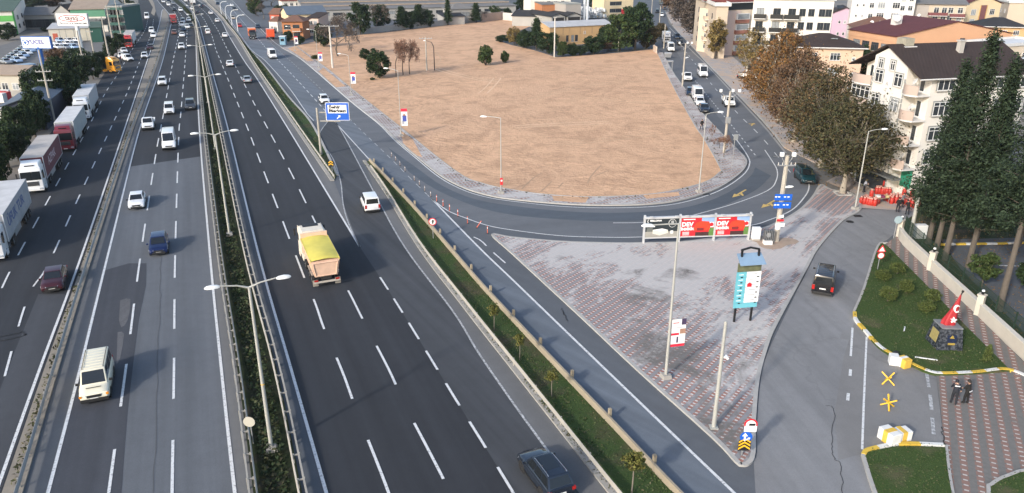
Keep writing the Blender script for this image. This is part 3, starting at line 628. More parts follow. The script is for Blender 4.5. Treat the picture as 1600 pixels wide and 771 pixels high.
    if lod < 2:
        g = MB(); g.box((fx - .0, 0, zf - .17), (.09, W * .46, .15), m_black); g.box((fx + .01, 0, zb + .15), (.08, W * (.66 if kind not in ('minivan', 'pickup', 'van') else .92), .2), m_black); g.build('grille', t)
        g = MB(); g.box((fx + .025, 0, zb + .26), (.02, .5, .11), m_plate); g.build('number_plate', t)
        if not S.get('bed'):
            g = MB(); g.box((rx - .01, 0, zc - .28 if H < 2.2 else .7), (.03, .5, .11), m_plate); g.build('number_plate', t)
            g = MB(); g.box((rx + .02, 0, zb + .15), (.1, W * .84, .16), m_black); g.build('rear_bumper', t, bevel=.02)
        for s in (-1, 1):
            g = MB(); g.box((x0 - .28, s * (w + .1), zc + .06), (.12, .2, .16), m_black if color in ('white', 'cream', 'black') else pm); g.build('mirror', t, bevel=.03)
    if S.get('rails'):
        for s in (-1, 1):
            g = MB(); g.tube([(x2 + .1, s * rw * .88, H - .01), (x2 + .2, s * rw * .88, H + .05), (x1 - .3, s * rw * .86, H + .04), (x1 - .15, s * rw * .86, H - .02)], .022, m_chrome if color != 'cream' else m_black, 6); g.build('roof_rail', t)
    if sunroof: g = MB(); g.box(((x1 + x2) / 2 + .25, 0, H), ((x1 - x2) * .62, rw * 1.35, .02), m_glass); g.build('sunroof', t)
    if roofhatch: g = MB(); g.box((x1 - .9, 0, H + .02), (.7, .6, .06), m_black); g.build('roof_hatch', t, bevel=.02)
    if kind == 'minivan' and color == 'cream':
        for s in (-1, 1): g = MB(); g.box((fx - .06, s * w * .88, zf - .14), (.12, .16, .13), m_amber); g.build('indicator', t)
        g = MB(); g.box((fx - .5, 0, 1.045), (.06, W * .5, .02), m_black); g.build('bonnet_vent', t)
    if kind == 'minivan':
        g = MB()
        for i in range(7): g.box((x2 + .35 + i * .42, 0, H), (.05, rw * 1.6, .03), pm)
        g.build('roof_rib', t)
    if S.get('bed'):
        g = MB(); bx0, bx1 = -L / 2, .2
        g.box(((bx0 + bx1) / 2, 0, .62), (bx1 - bx0, W * .5, .25), m_chassis); g.build('chassis', t)
        g = MB(); bw = W / 2 + .05
        g.box(((bx0 + bx1) / 2, 0, .84), (bx1 - bx0, bw * 2, .08), m_steel)
        for s in (-1, 1): g.box(((bx0 + bx1) / 2, s * bw, 1.06), (bx1 - bx0, .05, .38), pm)
        for xx in (bx0, bx1): g.box((xx, 0, 1.06 if xx < 0 else 1.3), (.05, bw * 2 - .06, .38 if xx < 0 else .86), pm)
        g.build('load_bed', t)
        if loaded:
            g = MB(); rr = random.Random(4)
            for i in range(9): g.box((bx0 + .35 + (i % 4) * .62, (-.5 + (i // 4) * .5), 1.1 + .2 * (i % 2)), (.55, .45, .5 + .3 * rr.random()), mat('sack_cloth', (.4, .36, .3), .95, .3, 2), rr.random())
            g.build('cargo', t, bevel=.05)
    return t
# ---- lorries
def lorry_wheels(t, xs, r=.5, w=1.24, dual=False):
    for x in xs:
        for s in (-1, 1): wheel(t, x, s * (w - .17), r, .34)
def truck_cab(t, x0, pm, roofm=None, H=3.75, L=2.25, W=2.5, spoiler=True):
    """cab with its front face at x0, running back L"""
    c = MB(); w = W / 2
    c.hexa([(x0 - L, -w, .75), (x0, -w * .97, .45), (x0, w * .97, .45), (x0 - L, w, .75), (x0 - L, -w, H - .45), (x0 - .22, -w * .95, H - .5), (x0 - .22, w * .95, H - .5), (x0 - L, w, H - .45)], pm)
    cab = c.build('cab', t, bevel=.12, smooth=50)
    if spoiler:
        c = MB(); c.hexa([(x0 - L + .05, -w * .93, H - .48), (x0 - .35, -w * .88, H - .52), (x0 - .35, w * .88, H - .52), (x0 - L + .05, w * .93, H - .48), (x0 - L + .05, -w * .9, H + .12), (x0 - 1.0, -w * .76, H - .02), (x0 - 1.0, w * .76, H - .02), (x0 - L + .05, w * .9, H + .12)], roofm or pm)
        c.build('roof_spoiler', cab, bevel=.08, smooth=50)
        c = MB(); c.box((x0 - .62, 0, H - .28), (.2, W * .42, .12), m_glass); c.build('sky_window', cab, bevel=.02)
    c = MB(); z0, z1 = 1.75, H - .95; f = lambda z: x0 - .22 * max(0, (z - .45) / (H - .95)) + .012
    c.extr([(f(z0) + .01, -w * .88, z0), (f(z0) + .01, w * .88, z0), (f(z1) + .01, w * .86, z1), (f(z1) + .01, -w * .86, z1)], (-.03, 0, 0), m_glass); c.build('windscreen', cab)
    c = MB(); c.box((f(1.3), 0, 1.3), (.05, W * .62, .55), m_chrome)
    for i in range(4): c.box((f(1.1) + .035, 0, 1.08 + i * .14), (.03, W * .56, .06), m_black)
    c.build('grille', cab)
    c = MB(); c.box((x0 + .01, 0, .58), (.12, W * .96, .34), pm); c.build('bumper', cab, bevel=.05)
    for s in (-1, 1):
        c = MB(); c.box((x0 + .05, s * w * .74, .66), (.1, .4, .2), m_lamp); c.build('headlight', cab, bevel=.03)
        c = MB(); c.extr([(x0 - .5, s * (w + .012), 1.85), (x0 - 1.3, s * (w + .012), 1.85), (x0 - 1.3, s * (w + .012), H - 1.0), (x0 - .62, s * (w + .012), H - 1.0)], (0, -s * .06, 0), m_glass); c.build('side_window', cab)
        c = MB(); c.box((x0 + .02, s * (w + .2), 2.35), (.14, .16, .75), m_black); c.box((x0 - .05, s * (w + .06), 2.6), (.05, .2, .05), m_black); c.build('mirror', cab, bevel=.03)
        c = MB(); c.box((x0 - 1.35, s * (w + .0), .62), (.7, .12, .5), pm); c.build('step', cab)
    c = MB(); c.box((x0 + .075, 0, .5), (.02, .5, .12), m_plate); c.build('number_plate', cab)
    return cab
def semi(label, pm, side, roof, group=None, words=None, wm=None, L=13.6, frame=None, rear=None):
    """articulated lorry, front bumper at x = 0"""
    t = thing('articulated_lorry', label, 'lorry', group=group); x0 = 0.
    truck_cab(t, x0, pm)
    c = MB(); c.box((x0 - 3.1, 0, .85), (5.4, .9, .3), m_chassis); c.box((x0 - 2.9, .95, .7), (1.1, .5, .5), m_chrome); c.box((x0 - 2.9, -.95, .7), (1.1, .5, .5), m_chrome); c.build('chassis', t)
    lorry_wheels(t, (x0 - 1.35, x0 - 4.9))
    a, bb = x0 - 2.75, x0 - 2.75 - L
    c = MB(); c.box(((a + bb) / 2, 0, 2.58), (L, 2.52, 2.75), side); tr = c.build('trailer', t, bevel=.03)
    c = MB(); c.box(((a + bb) / 2, 0, 3.975), (L + .02, 2.56, .06), roof); c.build('trailer_roof', tr)
    c = MB()
    for xx in (a, bb):
        for s in (-1, 1): c.box((xx, s * 1.25, 2.58), (.1, .08, 2.85), frame or PT['white'])
    for s in (-1, 1): c.box(((a + bb) / 2, s * 1.265, 1.22), (L, .04, .16), frame or m_steel)
    c.build('trailer_frame', tr)
    c = MB(); c.box(((a + bb) / 2 - .5, 0, 1.0), (L - 1.5, 1.0, .3), m_chassis); c.build('trailer_chassis', tr)
    for s in (-1, 1):
        c = MB(); c.box((a - 5.0, s * 1.2, .8), (3.2, .05, .5), m_steel); c.build('side_guard', tr)
    lorry_wheels(t, (bb + 4.2, bb + 2.9, bb + 1.6), .48)
    if words:
        for s, rz in ((1, R(180)), (-1, 0)):
            text(words, 1.5, wm, tr, ((a + bb) / 2 + 1.0, s * 1.275, 2.7), (R(90), 0, rz), sx=1.25, bold=.02)
    return t
def box_lorry(label, pm, boxm, L=5.5, cab='cab', cat='lorry'):
    t = thing('box_lorry', label, cat); truck_cab(t, 0, pm, H=3.0, L=1.9, W=2.3)
    c = MB(); c.box((-2.0 - L / 2, 0, 2.2), (L, 2.4, 2.5), boxm); c.build('cargo_box', t, bevel=.05)
    c = MB(); c.box((-2 - L / 2, 0, .8), (L, .9, .3), m_chassis); c.build('chassis', t)
    lorry_wheels(t, (-1.1, -L), .45, 1.1); 
    for s in (-1, 1):
        c = MB(); c.box((-2.0 - L - .03, s * .9, .85), (.08, .3, .15), m_tail); c.build('tail_light', t)
    return t
def tractor_unit(label):
    t = thing('tractor_unit', label, 'lorry'); truck_cab(t, 0, PT['amber'])
    c = MB(); c.box((-3.3, 0, .85), (5.2, .9, .3), m_chassis); c.box((-4.7, 0, 1.1), (1.2, 1.0, .16), m_black); c.build('chassis', t)
    for s in (-1, 1):
        c = MB(); c.box((-2.9, s * 1.05, .68), (1.3, .4, .55), PT['amber']); c.build('side_skirt', t, bevel=.04)
    lorry_wheels(t, (-1.35, -4.9)); return t
def dump_truck(label):
    t = thing('dump_truck', label, 'lorry'); cabm = PT['dirtycream']; L = 8.6
    truck_cab(t, 0, cabm, H=3.5, L=2.7, spoiler=False)
    c = MB(); c.box((-1.6, 0, 3.07), (1.9, 2.1, .16), cabm); c.box((-.2, 0, 3.0), (.35, 2.3, .1), m_black); c.build('sun_visor', t, bevel=.03)
    c = MB(); c.box((-.9, 0, 3.14), (.7, 1.5, .06), m_black); c.build('roof_rack', t)
    bx0, bx1 = -3.15, -9.15; s = PT['salmon']; c = MB()
    c.hexa([(bx1, -1.05, 1.15), (bx0, -1.05, 1.15), (bx0, 1.05, 1.15), (bx1, 1.05, 1.15), (bx1 - .1, -1.26, 2.6), (bx0, -1.26, 2.6), (bx0, 1.26, 2.6), (bx1 - .1, 1.26, 2.6)], s)
    c.box((bx0 + .12, 0, 2.2), (.14, 2.5, 1.9), s)
    body = c.build('tipper_body', t)
    c = MB()
    for i in range(6):
        for sd in (-1, 1): c.hexa([(bx1 + .4 + i * 1.0, sd * 1.07, 1.2), (bx1 + .56 + i * 1.0, sd * 1.07, 1.2), (bx1 + .56 + i * 1.0, sd * 1.0, 1.2), (bx1 + .4 + i * 1.0, sd * 1.0, 1.2), (bx1 + .4 + i * 1.0, sd * 1.33, 2.56), (bx1 + .56 + i * 1.0, sd * 1.33, 2.56), (bx1 + .56 + i * 1.0, sd * 1.2, 2.7), (bx1 + .4 + i * 1.0, sd * 1.2, 2.7)], s)
    for sd in (-1, 1): c.box(((bx0 + bx1) / 2, sd * 1.29, 2.61), (bx0 - bx1 + .1, .12, .14), s)
    c.build('side_rib', body)
    c = MB(); yt = mat('yellow_tarpaulin', (.62, .53, .1), .7, .22, .9, bump=.6); V = []; F = []; nx, ny = 16, 8; rr = random.Random(3)
    for i in range(nx + 1):
        for j in range(ny + 1):
            u, v = i / nx, j / ny * 2 - 1
            V.append((bx1 - .12 + (bx0 - bx1 + .2) * u, v * 1.27, 2.7 + .2 * (1 - v * v) * (.7 + .3 * math.sin(u * 7)) + .03 * rr.random() - .06 * (i in (0, nx))))
    for i in range(nx):
        for j in range(ny): F.append((i * (ny + 1) + j, (i + 1) * (ny + 1) + j, (i + 1) * (ny + 1) + j + 1, i * (ny + 1) + j + 1))
    c.add(V, F, yt)
    for sd in (-1, 1): c.box(((bx0 + bx1) / 2, sd * 1.275, 2.63), (bx0 - bx1 + .2, .03, .22), yt)
    c.build('tarpaulin', t, smooth=60)
    c = MB(); q = [(bx1 - .04, -1.02, 1.1), (bx1 - .04, 1.02, 1.1), (bx1 - .16, 1.24, 2.55), (bx1 - .16, -1.24, 2.55)]
    c.extr(q, (-.06, 0, 0), s); tg = c.build('tailgate', t)
    c = MB()
    for a, bb in ((0, 1), (1, 2), (2, 3), (3, 0)):
        pa, pb = Vector(q[a]) + Vector((-.09, 0, 0)), Vector(q[bb]) + Vector((-.09, 0, 0)); ce = (Vector(q[0]) + Vector(q[2])) / 2 + Vector((-.09, 0, 0))
        c.tube([pa.lerp(ce, .12), pb.lerp(ce, .12)], .05, s, 6)
    c.build('tailgate_frame', tg)
    c = MB(); c.box((-5.2, 0, .9), (7.8, .9, .35), m_chassis); c.build('chassis', t)
    for sd in (-1, 1):
        c = MB(); c.box((-3.1, sd * 1.05, .85), (1.1, .4, .55), PT['dirtycream']); c.build('fuel_tank', t, bevel=.05)
        for x in (-6.7, -8.05):
            c = MB(); c.box((x, sd * 1.03, 1.08), (1.15, .42, .06), mat('mudguard', (.25, .22, .19), .8)); c.build('mudguard', t)
        c = MB(); c.box((bx1 - .12, sd * .95, .72), (.08, .34, .16), m_tail); c.build('tail_light', t)
        c = MB(); c.box((bx1 + .1, sd * 1.0, .45), (.03, .5, .6), mat('mud_flap', (.28, .25, .21), .9)); c.build('mud_flap', t)
    c = MB(); c.box((bx1 - .1, 0, .58), (.12, 2.4, .16), mat('dusty_steel', (.42, .38, .33), .7, .2)); c.build('underrun_bar', t)
    lorry_wheels(t, (-1.35, -4.3, -6.7, -8.05), .5, 1.22); return t
def digger(label):
    t = thing('wheeled_digger', label, 'digger'); y = PT['orange']
    c = MB(); c.box((0, 0, 1.1), (3.2, 1.6, .7), y); c.build('body', t, bevel=.1)
    c = MB(); c.box((-.2, 0, 2.1), (1.5, 1.4, 1.4), m_glass); c.box((-.2, 0, 2.85), (1.7, 1.5, .12), y); c.build('cab', t, bevel=.05)
    c = MB(); c.tube([(1.4, 0, 1.3), (2.2, 0, 3.6), (3.2, 0, 2.0)], [.22, .18, .14], y, 6); c.build('boom', t)
    c = MB(); c.box((3.2, 0, 1.5), (.7, 1.0, .7), y); c.build('bucket', t)
    for x in (1.2, -1.2):
        for s in (-1, 1): wheel(t, x, s * .85, .55, .4)
    return t
# ---- placing
def tangent(poly, p):
    k = min(range(1, len(poly) - 1), key=lambda i: (poly[i] - p).length); d = poly[k + 1] - poly[k - 1]; d.z = 0; return d.normalized()
LFline = GL([(-70, 615), (10, 436), (58, 345), (104, 261), (128, 218), (147, 182), (165, 145), (186, 113), (205, 80), (220, 58), (228, 44), (231, 30), (231, 0)], 4)
SSline = GL([(1225, 240), (1192, 196), (1146, 147), (1104, 102), (1076, 75), (1046, 43), (1030, 8)], 4)
def put(t, u, v, line=None, away=True, d=None, L=None, near=True, z=0.03, turn=0.):
    """the visible near end of a vehicle stands at photo point (u, v)"""
    p = G(u, v); h = Vector(d).normalized() if d is not None else tangent(line, p)
    h = h if away else -h
    if L is None: L = 0
    q = p + (h * L / 2 if away else -h * L / 2)
    t.location = (q.x, q.y, z); t.rotation_euler.z = math.atan2(h.y, h.x) + turn; return t
def vkind(k): return CARS[k]['L']
mw = lambda *a, **k: put(*a, line=Al, **k)
def carat(kind, color, u, v, label, line=Al, away=False, cat='car', turn=0, **kw):
    lod = 0 if v > 150 else 1 if v > 60 else 2
    t = car(kind, color, label, cat, lod=lod, **kw); return put(t, u, v, line=line, away=away, L=CARS[kind]['L'] * .97, turn=turn)
GA, GB, GC, GD, GE = 'cars on the oncoming carriageway', 'cars on the outbound carriageway', 'vehicles on the frontage road', 'vehicles on the service road', 'vehicles on the side street'
# oncoming carriageway
carat('minivan', 'cream', 150, 632, 'cream minivan with black roof rails nearest the camera on the oncoming carriageway', cat='minivan', group=GA)
carat('hatch', 'blue', 249, 401, 'dark blue hatchback on the pale worn asphalt behind the cream minivan', group=GA)
carat('sedan', 'white', 214, 329, 'white saloon in the left lane just below the edge of the dark asphalt', group=GA)
carat('van', 'white', 265, 236, 'tall white panel van on the dark asphalt between two lane lines', cat='van', group=GA)
carat('pickup', 'white', 232, 205, 'white single cab pickup with an empty dropside bed beside the white panel van', cat='pickup', group=GA)
carat('mpv', 'white', 265, 180, 'white compact people carrier next to a dark grey car', cat='van', group=GA)
carat('suv', 'grey', 298, 173, 'dark grey crossover in the inner lane beside the planted median', group=GA)
carat('suv', 'white', 254, 135, 'white off-roader alone in the outer lane with bright front', group=GA)
carat('suv', 'white', 284, 78, 'white crossover driving behind the median lamp with a gap around it', group=GA)
carat('sedan', 'white', 285, 58.5, 'white saloon between a brown car and a distant dark car', group=GA)
carat('hatch', 'brown', 272.5, 54.5, 'reddish brown hatchback in the outer lane ahead of the red lorry', group=GA)
carat('sedan', 'navy', 287, 49.5, 'dark navy saloon directly behind a white saloon in the middle lane', group=GA)
carat('pickup', 'white', 285, 42.5, 'far white pickup with open bed beside the red lorry', cat='pickup', group=GA)
carat('mpv', 'silver', 286.5, 36.5, 'silver people carrier following the far white pickup', cat='van', group=GA)
carat('sedan', 'white', 295.5, 34, 'far white saloon in the inner lane near the bend', group=GA)
carat('hatch', 'white', 293, 45, 'small white hatchback on the inner lane next to a black car', group=GA)
carat('sedan', 'black', 299, 43.8, 'black saloon hugging the median beside a small white hatchback', group=GA)
carat('hatch', 'black', 273, 18, 'far black hatchback on the bend of the oncoming carriageway', group=GA)
carat('suv', 'white', 283, 18.2, 'far white crossover on the bend close to the median', group=GA)
carat('mpv', 'white', 264, 9.6, 'far white people carrier leading the distant queue round the bend', cat='van', group=GA)
carat('sedan', 'silver', 271, 7.2, 'far silver saloon beside the people carrier leading the distant queue', group=GA)
carat('hatch', 'navy', 264, 3, 'farthest dark hatchback in the middle of the distant queue', group=GA)
carat('sedan', 'white', 256, 4.6, 'far white saloon on the outside of the distant queue', group=GA)
carat('van', 'white', 260.5, .6, 'far white van at the tail of the distant queue', cat='van', group=GA)
put(box_lorry('red box lorry with pale roof in the outer lane of the oncoming carriageway', PT['red'], PT['red']), 272, 37.5, line=Al, away=False)
# outbound carriageway
put(dump_truck('cream and salmon dump truck with a yellow tarpaulin over its load'), 512, 449, line=Bl, away=True, turn=0).location += Vector((0, 0, 0))
t = [o for o in COL.objects if o.name.startswith('dump_truck')][0]; h = tangent(Bl, G(512, 449)); p = G(512, 449) + h * 9.25; t.location = (p.x, p.y, .02)
carat('suv', 'slate', 880, 790, 'dark slate estate crossover with a glass sunroof at the bottom of the photo', away=True, line=Gl, sunroof=True, group=GB)
[o for o in COL.objects if o.get('label', '').startswith('dark slate estate')][0].scale = (.92,) * 3
carat('mpv', 'white', 583, 334, 'white compact van driving up the slip road between the verges', line=Gl, away=True, cat='van', group=GB)
carat('sedan', 'white', 360, 105, 'white saloon seen from behind in the middle outbound lane', away=True, group=GB)
carat('sedan', 'silver', 387.5, 131, 'silver white saloon seen from behind, nearest on the right outbound lane above the truck', away=True, group=GB)
carat('smallvan', 'white', 325.4, 54, 'white square van in the left outbound lane beside the median', away=True, cat='van', group=GB)
carat('sedan', 'white', 352, 59, 'white saloon in the right outbound lane level with the square white van', away=True, group=GB)
carat('hatch', 'white', 340, 35.2, 'white hatchback on the outbound bend, right lane', away=True, group=GB)
carat('sedan', 'white', 330, 23, 'far white saloon close to the right edge line of the outbound bend', away=True, group=GB)
carat('hatch', 'white', 301, 15.8, 'far white hatchback below the distant white box lorry', away=True, group=GB)
carat('sedan', 'slate', 309, 21.8, 'far dark blue saloon in the middle outbound lane', away=True, group=GB)
carat('suv', 'navy', 315, 12.2, 'far dark crossover at the outer edge of the outbound bend', away=True, group=GB)
carat('sedan', 'white', 291, 3.4, 'farthest white car in the left outbound lane', away=True, group=GB)
t = box_lorry('distant white box lorry driving away on the outbound bend', PT['white'], PT['white'], 6.5); put(t, 302.5, 7.6, line=Al, away=True); t.location += Vector(tangent(Al, G(302, 7))) * 8.5
# frontage road
carat('sedan', 'maroon', 83, 459, 'dark maroon saloon alone in the nearest lane of the frontage road', line=LFline, group=GC)
carat('minibus', 'white', 230, 30.5, 'white and green minibus on the frontage road far up the hill', cat='minibus', line=LFline, group=GC)
carat('mpv', 'white', 237, 51.8, 'white people carrier tailing a white crossover on the frontage road', cat='van', line=LFline, group=GC)
carat('suv', 'white', 240, 59.5, 'white crossover in front of a white people carrier on the frontage road', line=LFline, group=GC)
carat('sedan', 'maroon', 235, 78.5, 'small dark maroon saloon beside the concrete separator', line=LFline, group=GC)
carat('hatch', 'white', 226, 92, 'white hatchback driving down the frontage road level with the yellow tractor unit', line=LFline, group=GC)
carat('smallvan', 'white', 199, 97, 'white delivery van pulling out beside the parked white cars', cat='van', line=LFline, turn=R(25), group=GC)
carat('hatch', 'white', 189, 92, 'white hatchback parked at the roadside behind the delivery van', line=LFline, turn=R(10), group=GC)
carat('sedan', 'white', 193, 84, 'white saloon parked at the roadside just below the red lorry', line=LFline, turn=R(10), group=GC)
carat('smallvan', 'white', 211, 39.5, 'white van parked on the concrete yard beyond the red lorry', cat='van', line=LFline, group=GC)
def dirty(name, c): return mat(name, c, .8, .3, .6)
tw, tr = dirty('trailer_white', (.55, .55, .55)), dirty('trailer_roof', (.42, .39, .36))
put(semi('red cabbed lorry with a pale trailer parked far up the frontage road', PT['red'], tw, tr), 201, 76, line=LFline, away=False)
put(semi('white lorry with a plain silver trailer, rearmost of the parked row', PT['white'], mat('silver_trailer', (.4, .41, .43), .6, .1), tw), 130, 189, line=LFline, away=False)
put(semi('dark red cabbed lorry with a white framed grey trailer, second in the parked row', PT['maroon'] if 0 else paintm('deep_red', (.16, .02, .03)), dirty('trailer_grey', (.3, .33, .34)), tw), 104, 238, line=LFline, away=False)
put(semi('white cabbed lorry with a dark red lettered trailer, third in the parked row', PT['white'], dirty('trailer_red', (.13, .035, .045)), tr, words='AZPAK', wm=mat('pale_lettering', (.5, .4, .42), .7, .1)), 54, 304, line=LFline, away=False)
put(semi('grey lettered lorry trailer cut by the left edge, nearest of the parked row', PT['white'], dirty('trailer_slate', (.3, .31, .33)), dirty('trailer_pale', (.5, .5, .5)), words='ÜFUK TUR', wm=mat('blue_lettering', (.06, .1, .25), .7, .1)), -13, 413, line=LFline, away=False)
t = tractor_unit('bright yellow orange tractor unit turning out of the yard without a trailer'); p = G(186, 114); t.location = (p.x, p.y, .02); dd = G(190, 113.5) - G(160, 112.5); t.rotation_euler.z = math.atan2(dd.y, dd.x)
# service road
carat('van', 'white', 428, 93, 'white panel van driving away up the service road', cat='van', line=rsl[::-1], group=GD)
carat('hatch', 'white', 509, 163, 'white hatchback on the service road just beyond the blue road sign', line=rsl[::-1], group=GD)
t = box_lorry('orange box lorry at the right kerb near the brick house', PT['redorange'], PT['redorange'], 3.5); put(t, 419, 57.5, line=rsl[::-1], away=False); t.location -= Vector((0, 0, 0)); t.rotation_euler.z += math.pi; t.location += tangent(rsl, G(419, 57)) * 5.5
carat('sedan', 'maroon', 427, 53, 'dark red saloon parked in front of the orange box lorry', line=rsl[::-1], group=GD)
carat('sedan', 'navy', 404, 45, 'dark blue saloon in the right lane beyond the orange lorry', line=rsl[::-1], group=GD)
t = box_lorry('bright orange lorry with a dark cab in the left lane of the service road', PT['black'], PT['orange'], 3.8); put(t, 394, 59.5, line=rsl, away=True); t.location += tangent(rsl, G(394, 59)) * 5.8
carat('hatch', 'red', 374, 42, 'small red car by the lamp posts on the service road', line=rsl, away=True, group=GD)
carat('sedan', 'beige', 364, 29.5, 'beige saloon in the left lane of the service road', line=rsl, away=True, group=GD)
carat('suv', 'black', 366, 16, 'far black crossover on the service road', line=rsl, away=True, group=GD)
carat('sedan', 'white', 362, 9.5, 'far white saloon near the top of the service road', line=rsl, away=True, group=GD)
carat('hatch', 'navy', 340, 7.5, 'far dark hatchback by the left edge of the service road', line=rsl, away=True, group=GD)
carat('sedan', 'white', 391, 10.5, 'white car parked off the road among the far right trees', line=rsl, turn=R(40), away=True, group=GD)
# side street
SS = dict(line=SSline, group=GE)
carat('pickup', 'white', 1075, 128.5, 'white dropside pickup leading the row parked along the lot', cat='pickup', **SS)
carat('hatch', 'navy', 1080, 151, 'dark hatchback squeezed behind the white van in the parked row', turn=R(-4), **SS)
carat('van', 'white', 1092, 160, 'white high van parked between a dark hatchback and a white saloon', cat='van', **SS)
carat('sedan', 'white', 1095, 167, 'white saloon parked between the high van and the dark blue car', **SS)
carat('sedan', 'slate', 1102, 178, 'dark blue saloon parked last in the row nearest the bend', **SS)
carat('minibus', 'white', 1099.5, 122, 'white minibus with a roof hatch driving down the side street', cat='minibus', roofhatch=True, **SS)
carat('pickup', 'white', 1141, 169, 'white pickup loaded with sacks driving towards the bend', cat='pickup', loaded=True, **SS)
carat('van', 'white', 1049, 82, 'white van with a dusty front on the left of the side street', cat='van', **SS)
t = box_lorry('white box lorry parked under the trees behind the dusty white van', PT['white'], PT['white'], 3.6); put(t, 1042, 68.5, line=SSline, away=False)
carat('suv', 'navy', 1059, 62, 'dark navy crossover coming down the middle of the side street', **SS)
carat('sedan', 'black', 1064, 72, 'black saloon ahead of the navy crossover on the side street', **SS)
carat('hatch', 'white', 1034, 26, 'white hatchback far up the side street', **SS)
carat('suv', 'black', 1027, 21, 'black crossover parked far up the left of the side street', **SS)
carat('sedan', 'grey', 1039, 16, 'grey saloon far up the right of the side street', **SS)
t = box_lorry('far teal box lorry at the top of the side street', PT['teal'], PT['teal'], 4); put(t, 1033, 7.5, line=SSline, away=False)
carat('smallvan', 'teal', 1264, 290, 'dark teal van parked under the plane trees at the bend', cat='van', line=GL([(1230, 262), (1262, 290), (1270, 300)], 4)[::-1], group=GE)
carat('hatch', 'black', 1168, 126, 'black hatchback parked on the right hand forecourt', line=SSline, turn=R(70), group=GE)
carat('sedan', 'silver', 1192, 129, 'silver saloon parked beside the black hatchback under the orange trees', line=SSline, turn=R(70), group=GE)
t = car('minivan', 'black', 'black people carrier with tinted glass driving along the local road past the plaza', 'minivan'); put(t, 1283, 465, d=G(1296, 400) - G(1283, 465), L=4.8)
# cars parked in the yard on the left
rr = random.Random(11); yl = 'silver white car parked in the dense rows behind the blue and white sign board'
for i in range(14):
    r_, c_ = divmod(i, 2); u = 4 + r_ * 5.5 + c_ * 17; v = 99 - r_ * 4.0 - c_ * 2
    t = car(('sedan', 'hatch')[i % 2], ('silver', 'skyblue', 'silver', 'white')[i % 4], yl, 'car', 'cars parked in the yard rows', lod=2); put(t, u, v, d=G(60, 100) - G(20, 93), L=4.3)
for i in range(9):
    u = 84 + (i % 3) * 13 + (i // 3) * 3; v = 76 - (i // 3) * 5
    t = car(('hatch', 'sedan')[i % 2], ('white', 'silver', 'skyblue', 'white')[i % 4], 'pale car parked in the yard between the two tall sign boards', 'car', 'cars parked by the factory gate', lod=2); put(t, u, v, d=G(60, 100) - G(20, 93), L=4.3)
# ================================================================ RAILS, LAMPS, SIGNS, STREET FURNITURE
m_rail = mat('rail_steel', (.28, .275, .26), .7, .25, 1.5, .2)
m_rust = mat('weathered_rail', (.34, .32, .28), .8, .25, 1.2, .1)
m_tan = mat('barrier_paint', (.31, .262, .19), .85, .25, .8)
m_pole = mat('lamp_pole', (.4, .4, .37), .55, .12, .8, .2)
m_cpole = mat('concrete_pole', (.38, .35, .3), .9, .2, 1.2)
m_head = mat('lamp_head', (.68, .7, .7), .4, .05)
m_signblue = mat('sign_blue', (.01, .1, .5), .4, .06); m_signwhite = mat('sign_white', (.75, .76, .76), .45, .05); m_signred = mat('sign_red', (.55, .02, .03), .45, .05)
m_signblack = mat('sign_black', (.012, .012, .014), .5, 0); m_signyel = mat('sign_yellow', (.75, .42, .02), .45, .05); m_signback = mat('sign_back', (.3, .32, .33), .5, .1, 2, .4)
m_cwhite = mat('white_painted_block', (.66, .66, .64), .8, .14, 3); m_cyel = mat('yellow_painted_block', (.62, .4, .06), .8, .2, 3)
def guardrail(label, pts, side=1, step=2.6, two=False, m=m_rail, name='guardrail', h=.75, group='guardrails along the motorway'):
    """W profile rail on posts along a ground polyline; two = second bar behind it with spacers"""
    t = thing(name, label, 'guardrail', (0, 0, 0), 0, group)
    b = MB(); b.rib(pts, [(-.04, h - .34), (.03, h - .26), (-.03, h - .17), (.03, h - .08), (-.04, h), (-.07, h), (-.01, h - .08), (-.07, h - .17), (-.01, h - .26), (-.07, h - .34)] if side > 0 else [(.04, h - .34), (-.03, h - .26), (.03, h - .17), (-.03, h - .08), (.04, h), (.07, h), (.01, h - .08), (.07, h - .17), (.01, h - .26), (.07, h - .34)], m); b.build('rail', t)
    bk = offs(pts, -.42 * side)
    if two: b = MB(); b.rib(bk, [(-.05, h - .3), (.05, h - .3), (.05, h - .02), (-.05, h - .02)], m); b.build('rear_rail', t)
    q = walk(pts, step, .6); rest = MB()
    for i, (p, d) in enumerate(q):
        n = Vector((d.y, -d.x, 0)) * -side; a = math.atan2(d.y, d.x); b = MB() if i < 100 else rest
        b.box((p.x + n.x * .1, p.y + n.y * .1, h / 2), (.1, .09, h), m, a)
        if two:
            b.box((p.x + n.x * .22, p.y + n.y * .22, h - .1), (.08, .42, .09), m, a); b.box((p.x + n.x * .46, p.y + n.y * .46, h / 2), (.1, .09, h), m, a)
        if i < 100: b.build('post', t)
    if rest.v: tag(rest.build('post', t), kind='stuff')
    return t
near = lambda L, y1=330: [p for p in L if p.y < y1]
guardrail('double sided guardrail on the left edge of the planted median', offs(near(ML), .22), 1, 2.4, True, m_rust)
guardrail('double sided guardrail on the right edge of the planted median', offs(near(MR), -.22)[::-1], 1, 2.4, True, m_rust)
guardrail('guardrail on the concrete separator left of the oncoming carriageway', offs(near(SR), -.1), 1, 3.2, False, m_rail)
guardrail('guardrail along the short upper green verge beside the outbound lanes', offs(g1l, .05)[:-8], -1, 4.0, False, m_rust)
guardrail('guardrail on the carriageway edge of the long lower green verge', offs(g2l, -.2)[2:], 1, 4.0, False, m_rust)
